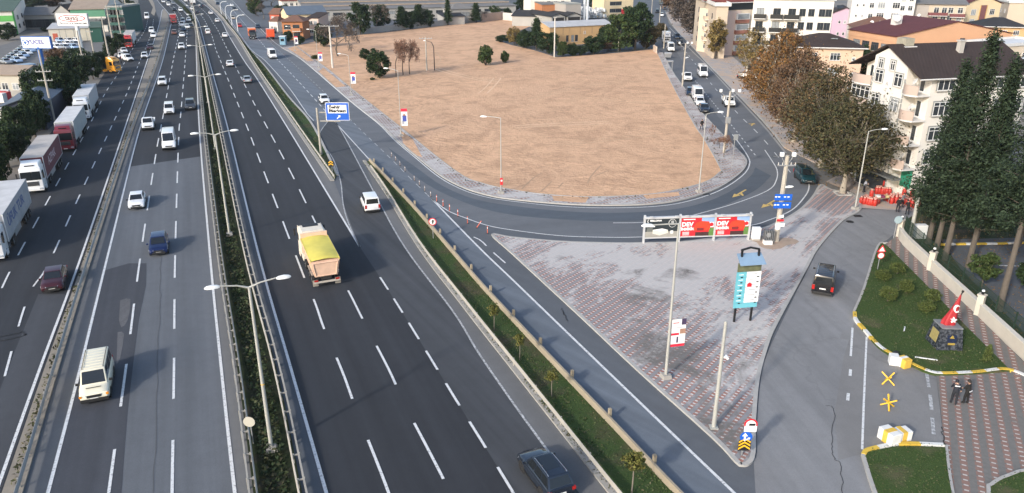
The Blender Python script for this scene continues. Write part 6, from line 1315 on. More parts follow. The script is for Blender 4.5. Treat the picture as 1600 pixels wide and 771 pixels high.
b = Bld('apartment_house', 'narrow greyish house with a glazed roof terrace between two apartment blocks', (1119, 13), (1138, 18), 11.5, 12, Wp['grey']); b.roof('gy', 13.8, rf_grey, .4); zs = [1.2 + 2.9 * i for i in range(4)]; b.grid('front', (.25, .7), zs, 1.6, 1.5)
b = Bld('house', 'peach house with a dark brown hipped roof and skylight behind the plane trees', (1238, 73), (1350, 75.5), 9.5, 13, Wp['peach']); b.roof('hip', b.rz_of(b.W / 2, 6, 52), rf_brown, .7, m_gutter); zs = (.9, 3.8, 6.9); b.grid('front', (.3, .62), zs, 2.0, 1.5, 2); b.grid('front', (.88,), zs, .7, .7, 0); b.grid('right', (.3, .7), zs)
k = MB(); k.box((b.W * .62, 3.4, 10.95), (1.3, .9, .12), m_curtain, 0); k.build('skylight', b.roofo)
b = Bld('house', 'lilac painted house with a shallow gable and small square windows', (1302, 20), (1341, 22), 11, 12, Wp['purple']); b.roof('gy', 12.6, rf_brown, .4); b.grid('front', (.3, .52), (1.6, 4.9, 8.2), .7, .9, 0); b.grid('front', (.8,), (1.2, 4.5, 7.8), 1.7, 1.7, 2); b.tank(b.W * .3, 4, 12.2)
b = Bld('house', 'cream house with a brown tiled hipped roof right of the lilac house', (1339, 45), (1412, 46.5), 8.5, 12, Wp['cream']); b.roof('hip', b.rz_of(b.W / 2, 6, 26), rf_tile, .6, m_gutter); b.grid('front', (.22, .5, .8), (1.4, 5.6), 1.6, 1.4, 1); b.chimney(b.W * .5, 1.2, 8.6, 10.4, .3, m_steel); b.dish(b.W * .35, 3, 9.5)
b = Bld('apartment_house', 'plain white apartment house rising behind the brown tiled roof', (1333, -8), (1409, -4), 16, 12, Wp['white']); b.roof('flat', .5, m_gutter, .5); zs = [1.4 + 2.9 * i for i in range(5)]; b.grid('front', (.62, .92), zs, 1.9, 1.6, 2); b.grid('front', (.12, .25), [z + .4 for z in zs], .6, .7, 0); b.grid('front', (.42,), zs, 1.2, 1.4)
b = Bld('apartment_house', 'slim white house between the plain white block and the grey balcony block', (1406, -10), (1433, -8), 15, 11, Wp['white']); b.roof('flat', .5, m_gutter, .5); b.grid('front', (.3, .75), [1.4 + 2.9 * i for i in range(5)], 1.3, 1.5)
b = Bld('house', 'low house with a small maroon hipped roof and satellite dishes', (1403, 36), (1457, 38), 6.2, 11, Wp['grey']); b.roof('hip', b.rz_of(b.W / 2, 5, 22), rf_maroon, .6); b.grid('front', (.15, .35, .65, .85), (1, 3.9), 1.5, 1.4); b.dish(b.W * .25, 2, 8.2, .6); b.dish(b.W * .6, 2, 8.2, .5)
b = Bld('apartment_house', 'beige house with two maroon balcony bands and a grey sheet roof', (1428, 4), (1511, 8), 12, 12, Wp['beige']); b.roof('mono', 14.2, rf_grey, .7); zs = (1.2, 4.1, 7.0, 9.4); b.part('blank_wing', 'front', 0, b.W * .3, 0, 11.9, Wp['grey'], .06, .1); b.grid('front', (.45, .6, .72, .9), zs, 1.5, 1.7, 1)
for z in (3.4, 6.2, 8.6): b.balcony('front', b.W * .48, z, b.W * .36, 1.3, wallm('balcony_maroon', (.16, .055, .055))); b.balcony('front', b.W * .85, z - .3, b.W * .28, 1.3, wallm('balcony_maroon', (.16, .055, .055)))
b = Bld('apartment_house', 'pale yellow gabled house with a maroon centre stripe', (1509, 7), (1565, 6), 11, 12, Wp['yellow']); b.roof('gy', 13.6, rf_maroon, .5, gable=Wp['yellow']); b.grid('front', (.26, .78), (1.2, 4.2, 7.4), 2.0, 1.9, 2); b.part('stripe', 'front', b.W * .44, b.W * .6, 0, 10.6, wallm('stripe_maroon', (.17, .07, .07)), .1, .12); [b.part('stripe_edge', 'front', b.W * x, b.W * x + .25, 0, 10.6, wallm('stripe_gold', (.55, .34, .12)), .12, .14) for x in (.425, .605)]; b.grid('right', (.3, .7), (1.2, 4.2, 7.4))
b = Bld('house', 'orange yellow house with a wide black hipped roof near the right edge', (1527, 36), (1606, 43), 6.2, 12, Wp['ochre']); b.roof('hip', b.rz_of(b.W * .45, 6, 27), rf_black, .8, m_gutter); b.grid('front', (.3, .56, .8), (.9, 3.8), 1.6, 1.4, 2)
b = Bld('apartment_house', 'grey beige blank walled block at the upper right corner', (1578, 2), (1650, 6), 11, 12, Wp['beige']); b.roof('flat', .5, m_gutter, .8); b.grid('left', (.3, .7), (1.4, 4.4, 7.4))
b = Bld('hall', 'long orange gabled hall with a maroon sheet roof behind the white apartment house', (1401, 58), (1581, 53), 11, 16, Wp['orange']); b.roof('gy', b.rz_of(b.W * .5, 0, 34), rf_maroon, .35, gable=Wp['orange']); b.grid('left', (.2, .4, .6, .8), (7.4,), 2.4, 1.8, 3, frame=m_darkwin); b.part('cap', 'left', 0, b.D, 9.8, 10.8, Wp['orange'], .1, .12); b.dish(b.W * .22, 9, 13.5, .8); k = MB(); k.box((b.W * .25, 10, 13.2), (1.6, 1.6, 3), m_gutter); k.build('roof_hatch', b.roofo)
k = MB(); k.box((b.W * .56, -.3, 10.2), (.8, .5, .35), m_darkwin); k.build('vent_box', b.t)
b = Bld('house', 'cream flat roofed annex with a white canopy right of the dark brown roof', (1562, 74), (1645, 66), 10, 8, Wp['cream']); b.roof('flat', .4, m_gutter, .5); b.grid('front', (.5,), (1, 4, 7), 1.6, 1.5)
b = Bld('house', 'low white roofed shed at the right edge behind the cypress tips', (1583, 97), (1680, 92), 7, 7, Wp['white']); b.roof('mono', 8.2, mat('roof_pale_blue', (.5, .56, .62), .5, .1), .5)
# ---- buildings beyond the lot
b = Bld('warehouse', 'long ochre yellow warehouse with a pale sheet roof behind the lot hedge', (859, 43.5), (957, 38.5), 5.6, 11, wallm('warehouse_yellow', (.46, .3, .15), .15), 'building'); b.roof('gx', b.rz_of(b.W / 2, 5, 33), rf_white, .3); b.grid('front', (.28, .36, .42), (1.0,), 1.0, 2.0, 1, frame=m_darkwin); b.grid('front', (.55,), (3.2,), .7, .9, 0); [b.part('stain', 'front', b.W * x, b.W * x + .5, 3.2, 5.3, wallm('stain', (.36, .24, .13), .2), .012, .03) for x in (.2, .47, .66, .9)]; [b.part('pilaster', 'front', b.W * x - .12, b.W * x + .12, 0, 5.5, wallm('pilaster', (.4, .26, .14)), .06, .1) for x in (.1, .3, .55, .78)]
for (A, B, zr, lab) in (((862, 27), (883, 26), 21.5, 'dark roofed open fronted shed, left of the two twin white masts'), ((886, 26), (908, 25), 20, 'dark roofed open fronted shed touching the twin white masts')):
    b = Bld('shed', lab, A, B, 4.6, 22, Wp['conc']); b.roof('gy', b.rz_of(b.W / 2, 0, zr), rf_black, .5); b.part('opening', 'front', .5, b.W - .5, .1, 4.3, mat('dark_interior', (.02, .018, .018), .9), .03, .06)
b = Bld('shed', 'long dark roofed shed behind the white perimeter wall', (800, 22), (860, 27), 3.8, 14, Wp['conc']); b.roof('gx', 5.6, rf_black, .4)
a_, b_ = G(786, 32), G(862, 39); k = MB(); d = b_ - a_; k.box(((a_ + b_) / 2 + Vector((0, 0, 1.6)))[:], (d.length, .3, 3.2), wallm('white_wall', (.56, .52, .48), .2), math.atan2(d.y, d.x)); tag(k.build('perimeter_wall'), 'white rendered perimeter wall at the far right of the bare lot', 'wall')
b = Bld('workshop', 'grey workshop block with a rust red side behind the sheds', (847, 8), (884, 7), 8, 10, Wp['brick']); b.roof('mono', 8.9, rf_grey, .3)
b = Bld('workshop', 'windowless grey clad block beside the twin white masts', (884, 8), (908, 7), 8.4, 10, Wp['grey']); b.roof('flat', .3, m_trim, .2)
b = Bld('apartment_house', 'white house with two rows of windows beyond the grey workshop', (829, -6), (892, -7), 11, 10, Wp['white']); b.roof('flat', .4, m_gutter, .4); b.grid('front', (.15, .45, .62, .8), (1.5, 4.5, 7.5), 1.5, 1.5)
b = Bld('factory', 'cream yellow factory with a red lettered band beyond the white sacks', (944, -3), (990, -5), 8.5, 10, Wp['yellow']); b.roof('flat', .5, m_gutter, .4); b.grid('front', (.3, .5), (2.2, 5.2), 3, 1.6, 2, frame=m_darkwin); b.part('red_band', 'front', b.W * .6, b.W * .95, 1.4, 3.4, m_signred, .1, .1)
for i, u in enumerate((912.5, 917.5)): q = G(u, 34); k = MB(); k.tube([(0, 0, 0), (0, 0, 17 - i)], [.55, .5], m_head, 12); tag(k.build('chimney_stack', smooth=40, loc=q), ('left' if i == 0 else 'right') + ' one of two slim white metal stacks by the sheds', 'chimney')
b = Bld('factory', 'very long grey roofed factory hall behind the row of conifers', (478, 17), (806, 9), 4.5, 60, Wp['conc']); b.roof('mono', 8, rf_grey, .5); b.grid('front', [.08 + .06 * i for i in range(15)], (2.2,), 4, 1.2, 3, frame=m_darkwin)
for i in range(4): k = MB(); k.box((b.W / 2, 10 + i * 13, 5.0 + (10 + i * 13) * .058), (b.W, .5, .5), rf_beige); k.build('roof_light', b.roofo)
b = Bld('workshop', 'small grey building with two wide dark windows by the lone conifer', (704, 15), (740, 12), 5.5, 9, Wp['conc']); b.roof('hip', 7.6, rf_grey, .5); b.grid('front', (.25, .62), (2.6,), 4, 1.6, 2, frame=m_darkwin)
b = Bld('shed', 'low dark lean to with white sheets at the lot edge', (694, 27), (726, 23), 3.2, 8, Wp['conc']); b.roof('mono', 4.2, rf_black, .4)
a_, b_ = G(752, 35), G(787, 31.5); k = MB(); d = b_ - a_; k.box(((a_ + b_) / 2 + Vector((0, 0, 1.7)))[:], (d.length, .4, 3.4), wallm('old_wall', (.32, .25, .21), .3), math.atan2(d.y, d.x)); tag(k.build('perimeter_wall'), 'old brown stone wall at the top edge of the bare lot', 'wall')
a_, b_ = G(555, 55), G(700, 40); k = MB(); d = b_ - a_; k.box(((a_ + b_) / 2 + Vector((0, .6, 1.1)))[:], (d.length, .3, 2.2), wallm('conc_wall', (.3, .3, .29), .3), math.atan2(d.y, d.x)); tag(k.build('perimeter_wall'), 'grey concrete wall running behind the conifer row', 'wall')
b = Bld('brick_house', 'two storey orange brick house with a brown hipped roof by the service road', (440, 34), (472, 34), 6, 9, Wp['brick']); b.roof('hip', b.rz_of(b.W / 2, 4, 24), rf_tile, .8); b.grid('front', (.25, .68), (.9, 3.5), 2.2, 1.5, 2, frame=m_darkwin); b.grid('left', (.5,), (.9, 3.5), 1.6, 1.4); b.balcony('front', b.W * .72, 3.0, b.W * .4, 1.2, Wp['brick'])
b = Bld('house', 'yellow house with a wide blue grey sheet roof behind the brick house', (450, 24), (510, 18), 6, 16, Wp['yellow']); b.roof('gx', b.rz_of(b.W / 2, 8, 10), rf_blue, .5); b.grid('front', (.2, .45, .7, .9), (.9, 3.6), 1.8, 1.5)
b = Bld('house', 'white and peach narrow house right of the brick house', (480, 27), (497, 29), 6, 7, Wp['pink']); b.roof('mono', 7.4, rf_brown, .4); b.grid('front', (.3, .7), (1, 3.8), 1.4, 1.4)
b = Bld('house', 'small low house with a slate roof between the brick house and the peach house', (473, 38), (491, 38), 3.2, 6, Wp['white']); b.roof('mono', 4.6, rf_blue, .4); b.grid('front', (.5,), (1,), 1.4, 1.2)
b = Bld('house', 'small red house far up the right of the service road', (421, 20), (436, 23), 5, 7, wallm('red', (.42, .1, .06))); b.roof('gx', 7, rf_tile, .4); b.grid('front', (.3, .7), (1, 3), 1.3, 1.2)
b = Bld('house', 'small white house up the right of the service road by a tall pole', (420, 33), (433, 34), 4, 6, Wp['white']); b.roof('hip', 5.6, rf_tile, .4); b.grid('front', (.3, .7), (1,), 1.3, 1.3)
b = Bld('house', 'pale house with a red roof at the top of the picture beyond the service road', (440, 2), (470, 1), 6, 9, Wp['white']); b.roof('hip', 8, rf_red, .5); b.grid('front', (.2, .5, .8), (1, 3.8))
# ---- industry on the left
m_gw = wallm('factory_green', (.1, .26, .17)); m_lime = wallm('factory_lime', (.12, .42, .1))
b = Bld('factory', 'green roofed factory hall with a white and lime facade at the upper left corner', (-60, 20), (18, 18), 8, 30, Wp['white']); b.roof('mono', 12, rf_green, .6); b.part('lime_band', 'front', 0, b.W, 4.6, 6.6, m_lime, .06, .1); b.part('lime_corner', 'right', 0, 3, .1, 7.9, m_lime, .08, .1); b.grid('right', (.3, .6), (1.6, 4.6), 3, 1.5, 2, frame=m_darkwin)
b = Bld('factory', 'factory hall with a beige roof and a pale green band behind the oval sign board', (109, 15.5), (163, 14.5), 8, 34, Wp['white']); b.roof('gx', 12.5, rf_beige, .5); b.part('green_band', 'front', 0, b.W, 5.4, 7.9, m_gw, .08, .1); b.grid('front', (.12, .35, .58, .82), (2.4,), 5, 2.4, 3, frame=m_darkwin)
b = Bld('office', 'glazed green office wing at the right end of the beige roofed factory', (165, 12), (190, 12), 9, 14, wallm('office_teal', (.04, .1, .085))); b.roof('flat', .4, m_trim, .3); b.grid('front', (.18, .4, .62, .85), (1.2, 4.0, 6.6), 2.2, 1.6, 2, frame=m_darkwin)
b = Bld('shed', 'row of low grey sheds between the two factory halls', (28, 25), (88, 24), 5, 16, Wp['conc']); b.roof('gx', 7.5, rf_grey, .5); b.grid('front', (.15, .38, .6, .85), (.6,), 5, 3, 1, frame=m_darkwin)
b = Bld('shed', 'small dark roofed gable shed left of the oval sign board', (84, 21), (110, 21), 6, 14, Wp['conc']); b.roof('gy', 9, rf_black, .4)
b = Bld('hall', 'low cream panelled hall with a white end below the oval sign board', (75, 46), (139, 44), 4, 12, wallm('hall_cream', (.5, .47, .4))); b.roof('mono', 4.9, rf_white, .4); [b.part('joint', 'front', b.W * x, b.W * x + .15, 0, 3.9, m_trim, .03, .05) for x in (.25, .4, .6, .75, .9)]; b.part('red_door', 'front', b.W * .08, b.W * .2, .1, 2.6, wallm('red', (.3, .03, .03)), .04, .08)
b = Bld('shed', 'dark green sided hall end right of the cream panelled hall', (140, 44), (157, 43), 4.6, 12, wallm('shed_teal', (.02, .08, .06))); b.roof('gx', 6, rf_green, .3)
b = Bld('gatehouse', 'cream site cabin with a rounded roof and stairs at the left edge', (-40, 117), (31, 118), 4.4, 8, wallm('cabin_cream', (.42, .4, .34))); b.roof('gx', 5.8, rf_beige, .5); b.grid('front', (.45, .62, .85), (1.4,), 1.4, 1.4); b.part('lower_band', 'front', 0, b.W, .1, 1.2, Wp['conc'], .05, .08)
k = MB(); q = G(45, 133); t = thing('shipping_container', 'blue container with a pale upper half beside the cream site cabin', 'container', q, R(62)); k.box((0, 0, 1.3), (4, 2.4, 2.5), mat('container_blue', (.03, .1, .25), .6, .15)); k.build('lower_box', t); k = MB(); k.box((0, 0, 3.6), (4, 2.4, 2.0), mat('container_pale', (.25, .36, .46), .5, .15)); k.build('upper_box', t, bevel=.2); k = MB(); k.box((2.02, 0, 3.9), (.06, 1.6, .7), m_pane); k.build('window', t)
b = Bld('hall', 'dark navy gabled hall with a slate grey roof behind the parked lorries', (2, 168), (66, 164.5), 4.2, 20, mat('navy_cladding', (.02, .03, .055), .6, .15)); b.roof('gy', b.rz_of(b.W / 2, 0, 156), rf_blue, .35); b.part('pale_door', 'front', .8, b.W * .34, .1, 2.6, Wp['white'], .05, .08)
q = G(14, 192); t = thing('hut', 'small white hut before the navy hall', 'hut', q, R(10)); k = MB(); k.box((0, 0, 1.2), (3, 2.2, 2.4), Wp['white']); k.build('wall', t); k = MB(); k.box((0, 0, 2.5), (3.3, 2.5, .16), m_gutter); k.build('roof', t); k = MB(); k.box((.4, -1.12, .95), (1.2, .05, 1.8), m_pane); k.build('door', t)
for i, (u, v, c) in enumerate(((4, 160, 'red'), (11, 158, 'white'))):
    for j in range(2): q = G(u, v - j * 3); k = MB(); k.box((0, 0, .9), (1.5, 1.3, 1.8), m_signred if (i + j) % 2 else m_cwhite); tag(k.build('stacked_crate', bevel=.05, loc=q, rz=.3 * j), ('red' if (i + j) % 2 else 'white') + ' crate in the yard left of the navy hall, ' + ('front' if j == 0 else 'rear') + ' row', 'crate')
# ================================================================ TREES AND PLANTS
import numpy as np
RN = np.random.default_rng(5)
def cards(name, P, size, m, up=.35, asp=.62, seed=0):
    """many single leaf sprays: small folded quads at points P"""
    r = np.random.default_rng(seed + len(P)); n = len(P); nrm = r.normal(size=(n, 3)); nrm[:, 2] += up * 2; nrm /= np.linalg.norm(nrm, axis=1)[:, None]
    a = np.cross(nrm, r.normal(size=(n, 3))); a /= np.linalg.norm(a, axis=1)[:, None] + 1e-9; b = np.cross(nrm, a); s = size * r.uniform(.55, 1.35, n)[:, None]
    V = np.stack([P - a * s, P - b * s * asp, P + a * s, P + b * s * asp], 1); V[:, 1] += nrm * s * .25; V[:, 3] += nrm * s * .25
    V = V.reshape(-1, 3); me = bpy.data.meshes.new(name); me.vertices.add(n * 4); me.vertices.foreach_set('co', V.astype(np.float32).ravel())
    me.loops.add(n * 4); me.loops.foreach_set('vertex_index', np.arange(n * 4, dtype=np.int32)); me.polygons.add(n); me.polygons.foreach_set('loop_start', np.arange(0, n * 4, 4, dtype=np.int32))
    me.materials.append(m); me.update(calc_edges=True); return me
def clumps(r, K, shape, n, spread):
    """leaf points gathered in K clumps whose centres fill shape(u) -> point, radius"""
    C = [shape(r) for _ in range(K)]; per = max(1, n // K); out = []
    for c, rad in C: q = r.normal(size=(per, 3)); q /= np.linalg.norm(q, axis=1)[:, None]; out.append(np.array(c) + q * (r.uniform(.25, 1, per) ** .6)[:, None] * rad * spread * np.array([1, 1, .72]))
    return np.concatenate(out), [c for c, _ in C]
def limbs(mb, base, tips, r0, m, r, seg=4, wob=.25, n=5):
    for t in tips:
        t = Vector(t); L = (t - base).length; p = [base.lerp(t, i / seg) + Vector(r.normal(size=3)) * wob * L * .12 * (0 < i < seg) + Vector((0, 0, 1)) * L * .06 * math.sin(math.pi * i / seg) for i in range(seg + 1)]
        mb.tube([tuple(q) for q in p], [r0 * (1 - .85 * i / seg) for i in range(seg + 1)], m, n, False)
m_bark = mat('bark', (.1, .085, .07), .95, .35, 3, bump=.5); m_bark2 = mat('pale_bark', (.16, .138, .112), .95, .35, 2.5, bump=.4); m_bark3 = mat('dark_bark', (.05, .04, .035), .95, .3, 3)
LEAF = dict(
    olive=leafmat('leaf_autumn_olive', [(.075, .06, .03), (.042, .048, .024), (.055, .055, .03), (.1, .072, .032), (.05, .048, .024), (.12, .075, .03), (.085, .06, .04)]),
    brown=leafmat('leaf_brown', [(.1, .064, .042), (.13, .075, .042), (.085, .06, .042), (.15, .085, .04)]),
    orange=leafmat('leaf_orange', [(.2, .095, .03), (.15, .068, .028), (.24, .13, .035), (.11, .065, .03), (.09, .07, .035)]),
    yellow=leafmat('leaf_yellow', [(.22, .16, .055), (.16, .125, .045), (.18, .12, .04), (.1, .085, .035)]),
    dark=leafmat('leaf_dark_green', [(.012, .026, .01), (.02, .04, .014), (.03, .052, .016), (.016, .03, .014)]),
    mid=leafmat('leaf_mid_green', [(.035, .06, .018), (.05, .08, .022), (.025, .045, .015), (.07, .085, .025)]),
    cyp=leafmat('leaf_cypress', [(.018, .032, .018), (.027, .045, .024), (.037, .058, .028), (.015, .026, .016)]),
    bush=leafmat('leaf_bush', [(.06, .085, .02), (.085, .11, .028), (.045, .07, .018), (.11, .125, .04)]),
    sapl=leafmat('leaf_sapling', [(.09, .1, .025), (.13, .13, .03), (.07, .08, .02), (.16, .13, .04)]),
    grey=leafmat('leaf_grey_brown', [(.085, .07, .06), (.11, .085, .07), (.07, .06, .05)]), moss=leafmat('leaf_moss_autumn', [(.04, .048, .022), (.055, .058, .027), (.078, .066, .03), (.036, .04, .02), (.1, .072, .034)]), seed=leafmat('seed_clusters', [(.16, .085, .06), (.2, .11, .07), (.12, .07, .055)]))
PROTO = {}
def tree_proto(kind, v):
    """unit trees: height 1, crown radius given by scale; returns trunk mesh, crown mesh"""
    k = (kind, v)
    if k in PROTO: return PROTO[k]
    r = np.random.default_rng(hash(kind) % 1 + v * 31 + sum(map(ord, kind))); mb = MB(); lf = kind.split('_')[1] if '_' in kind else 'dark'; sh = kind.split('_')[0]
    if sh == 'round':                             # broad crown, unit height 10, radius 4
        def shape(r):
            while True:
                p = r.uniform(-1, 1, 3)
                if .2 < (p ** 2).sum() < 1: break
            return (p[0] * 3.5, p[1] * 3.5, 6.0 + p[2] * 3.3), r.uniform(.8, 1.5)
        P, C = clumps(r, 52, shape, 5200, 1.0); mb.tube([(0, 0, 0), (.1, 0, 1.8), (0, .1, 4)], [.34, .26, .2], m_bark, 8); limbs(mb, Vector((0, .1, 2.6)), [c for c in C[:14]], .15, m_bark, r); cm = cards('crown', P, .3, LEAF[lf], seed=v)
    elif sh == 'dense':                           # leafy to the ground, height 10, radius 4
        def shape(r):
            while True:
                p = r.uniform(-1, 1, 3)
                if .25 < (p ** 2).sum() < 1: break
            return (p[0] * 3.6, p[1] * 3.6, 4.9 + p[2] * 4.2), r.uniform(.8, 1.5)
        P, C = clumps(r, 62, shape, 5600, 1.0); mb.tube([(0, 0, 0), (.1, 0, 2.5), (0, .1, 5)], [.3, .24, .14], m_bark, 7); limbs(mb, Vector((0, .1, 1.6)), [c for c in C[:12]], .12, m_bark, r); cm = cards('crown', P, .28, LEAF[lf], seed=v)
    elif sh == 'conifer':                         # pine / cedar, height 10, radius 2.6
        P = []; 
        for i in range(46):
            z = 1.6 + 8.2 * (i / 46) ** .95; R_ = 2.7 * (1 - (z - 1.2) / 9.4) ** .75 * r.uniform(.65, 1.1); a = i * 2.4 + r.uniform(0, .6); n = int(60 + 60 * R_ / 2.6); t = r.uniform(.1, 1, n)
            P.append(np.stack([np.cos(a) * t * R_ + r.normal(size=n) * .32, np.sin(a) * t * R_ + r.normal(size=n) * .32, z - t * .5 + r.normal(size=n) * .2], 1)); mb.tube([(0, 0, z), (math.cos(a) * R_ * .9, math.sin(a) * R_ * .9, z - .4)], [.05, .02], m_bark3, 4, False)
        P = np.concatenate(P); mb.tube([(0, 0, 0), (0, 0, 9.6)], [.24, .04], m_bark3, 7); cm = cards('crown', P, .22, LEAF[lf], up=.1, seed=v)
    elif sh == 'sparse':                          # thinning autumn crown with visible limbs
        def shape(r):
            p = r.normal(size=3); p /= np.linalg.norm(p); q = r.uniform(.5, 1); return (p[0] * 3.4 * q, p[1] * 3.4 * q, 6.3 + p[2] * 3.2 * q), r.uniform(.5, 1.15)
        P, C = clumps(r, 60, shape, 3400, 1.0); mb.tube([(0, 0, 0), (.1, .05, 2.2), (0, .1, 4.5)], [.28, .22, .16], m_bark2, 8); limbs(mb, Vector((0, .1, 3.0)), C[:34], .12, m_bark2, r); cm = cards('crown', P, .24, LEAF[lf], seed=v)
    elif sh == 'bare':                            # leafless, twiggy
        tips = []
        def grow(p, d, L, rad, dep):
            q = p + d * L; m2 = (p + q) / 2 + Vector(r.normal(size=3)) * L * .06; mb.tube([p, m2, q], [rad, rad * .85, rad * .65], m_bark, 5 if dep < 2 else 3, False)
            if dep >= 4: tips.append(q); return
            for _ in range(3 if dep < 3 else 4): nd = (d + Vector(r.normal(size=3)) * .55); nd.z += .12; grow(q, nd.normalized(), L * r.uniform(.6, .82), rad * .58, dep + 1)
        grow(Vector((0, 0, 0)), Vector((0, 0, 1)), 2.6, .2, 0); T = np.array([tuple(t) for t in tips]); idx = r.integers(0, len(T), 1900); cm = cards('crown', T[idx] + r.normal(size=(1900, 3)) * .3, .13, LEAF[lf], seed=v)
    elif sh == 'bush':                            # low dense dome, height 1, radius .62
        def shape(r):
            while True:
                p = r.uniform(-1, 1, 3)
                if .3 < (p ** 2).sum() < 1: break
            return (p[0] * .5, p[1] * .5, .52 + p[2] * .4), r.uniform(.12, .22)
        P, C = clumps(r, 60, shape, 2600, 1.0); limbs(mb, Vector((0, 0, 0)), C[:8], .03, m_bark, r); cm = cards('crown', P, .055, LEAF[lf], seed=v)
    elif sh == 'sapling':                         # height 3, small oval crown on a stem
        def shape(r): p = r.normal(size=3); p /= np.linalg.norm(p); q = r.uniform(.2, 1); return (p[0] * .6 * q, p[1] * .6 * q, 2.3 + p[2] * .55 * q), r.uniform(.12, .3)
        P, C = clumps(r, 36, shape, 900, 1.0); mb.tube([(0, 0, 0), (.03, 0, 1.2), (0, 0, 2.3)], [.045, .04, .02], m_bark2, 6); limbs(mb, Vector((0, 0, 1.6)), C[:14], .018, m_bark2, r, n=4); cm = cards('crown', P, .085, LEAF[lf], seed=v)
    PROTO[k] = (mb.mesh('trunk', 50, fix=False), cm); return PROTO[k]
UNIT = dict(dense=(9.8, 4.5), round=(9.6, 4.4), conifer=(10, 2.7), sparse=(10, 4.0), bare=(8.6, 3.2), bush=(1, .62), sapling=(3, .75))
def plant(kind, u, v, top, wpx, label, cat='tree', group=None, z=0., name=None, var=0, lean=0):
    q = G(u, v, z) if not isinstance(u, Vector) else u; sh = kind.split('_')[0]; H = (hat(q, top) - z) if top < 900 else top - 1000
    dep = q.y * CP + (CAMH - H / 2) * SP; rad = wpx * dep / FPX / 2 if wpx > 0 else -wpx; uh, ur = UNIT[sh]; tm, cm = tree_proto(kind, var)
    t = thing(name or dict(bush='shrub', sapling='sapling').get(sh, 'conifer_tree' if sh == 'conifer' else 'bare_tree' if sh == 'bare' else 'tree'), label, cat, q, random.uniform(0, 6.28), group); sc = (rad / ur, rad / ur, H / uh)
    inst(tm, 'trunk', t, sc=sc); inst(cm, 'crown', t, sc=sc); return t
# ---- big plane trees by the bend: each its own crown
def plane_tree(label, u, v, top, wpx, leaf, K, n, low=.22, seed=0, size=.3, bark=None, ell=1.0, z=.1):
    q = G(u, v, z); H = hat(q, top); dep = q.y * CP + (CAMH - H / 2) * SP; rad = wpx * dep / FPX / 2 * 1.02; r = np.random.default_rng(seed); t = thing('plane_tree', label, 'tree', q, 0, 'plane trees along the side street'); bark = bark or mat('plane_bark', (.3, .265, .215), .9, .3, 2)
    zc, hz = H * (1 + low) / 2, H * (1 - low) / 2
    def shape(r):
        while True:
            p = r.uniform(-1, 1, 3); d = (p ** 2).sum()
            if .12 < d < 1: break
        w_ = 1 - .35 * max(0, p[2]); return (p[0] * rad * .9 * w_, p[1] * rad * .9 * ell * w_, zc + p[2] * hz * .95), r.uniform(.07, .2) * rad + .15
    P, C = clumps(r, K, shape, n, 1.0); far_ = r.uniform(0, 1, len(P)) < .2; P = P + r.normal(size=P.shape) * (far_[:, None] * rad * .16); mb = MB(); mb.tube([(0, 0, 0), (.1, .05, H * .15), (-.05, .1, H * .34)], [.05 * H * .5 + .12, .03 * H * .5 + .12, .2], bark, 10); limbs(mb, Vector((0, .05, H * .22)), C[:K // 3], .17, bark, r, 5, .3); limbs(mb, Vector((0, .1, H * .32)), C[K // 3:], .085, bark, r, 5, .35, 4)
    mb.build('trunk', t, smooth=50, fix=False); inst(cards('crown', P, size, LEAF[leaf], seed=seed), 'crown', t); return t
plane_tree('olive brown plane tree with its trunk in a square pit by the grey lamp', 1316, 302, 150, 155, 'moss', 260, 19000, .2, 1, .15)
plane_tree('wide brownish plane tree in the middle of the clump behind the paved pit', 1282, 262, 102, 150, 'olive', 250, 18000, .12, 2, .16)
plane_tree('rust and olive plane tree on the left flank of the clump by the bend', 1240, 222, 76, 105, 'brown', 200, 13000, .12, 3, .17)
plane_tree('orange leaved plane tree at the upper left of the clump', 1216, 188, 46, 112, 'orange', 210, 12500, .06, 4, .19)
plane_tree('low orange tree beside the parked silver saloon', 1196, 163, 88, 84, 'orange', 110, 6000, .05, 5, .19)
plane_tree('thin yellow leaved tree before the pink and cream apartment house', 1170, 126, 42, 56, 'yellow', 110, 3600, .2, 6, .2)
plane_tree('grey olive plane tree at the far right of the clump touching the white house', 1352, 262, 160, 84, 'moss', 130, 7500, .26, 7, .15)
plane_tree('dull green gold street tree left of the pink and cream apartment house', 1117, 92, 26, 32, 'yellow', 70, 3600, .1, 8, .32, m_bark3); 
plane_tree('large leafless looking brown plane tree beside the cream apartment block', 1084, 62, -6, 52, 'grey', 140, 5200, .12, 9, .3, m_bark3)
plane_tree('brown plane tree farther up the side street', 1066, 42, -16, 56, 'grey', 120, 4600, .12, 10, .32, m_bark3)
plane_tree('farthest brown plane tree at the top of the side street', 1050, 24, -20, 40, 'brown', 60, 3000, .12, 11, .5, m_bark3)
k = MB(); q = G(1316, 303, .13)
for s, (a, b_) in (((0, -1), (1.7, .15)), ((0, 1), (1.7, .15)), ((-1, 0), (.15, 1.5)), ((1, 0), (.15, 1.5))): k.box((q.x + s[0] * .8, q.y + s[1] * .8, .2), (a, b_, .16), m_kerb)
tag(k.build('tree_pit_edging'), 'square kerbed pit round the trunk of the olive brown plane tree', 'tree pit')
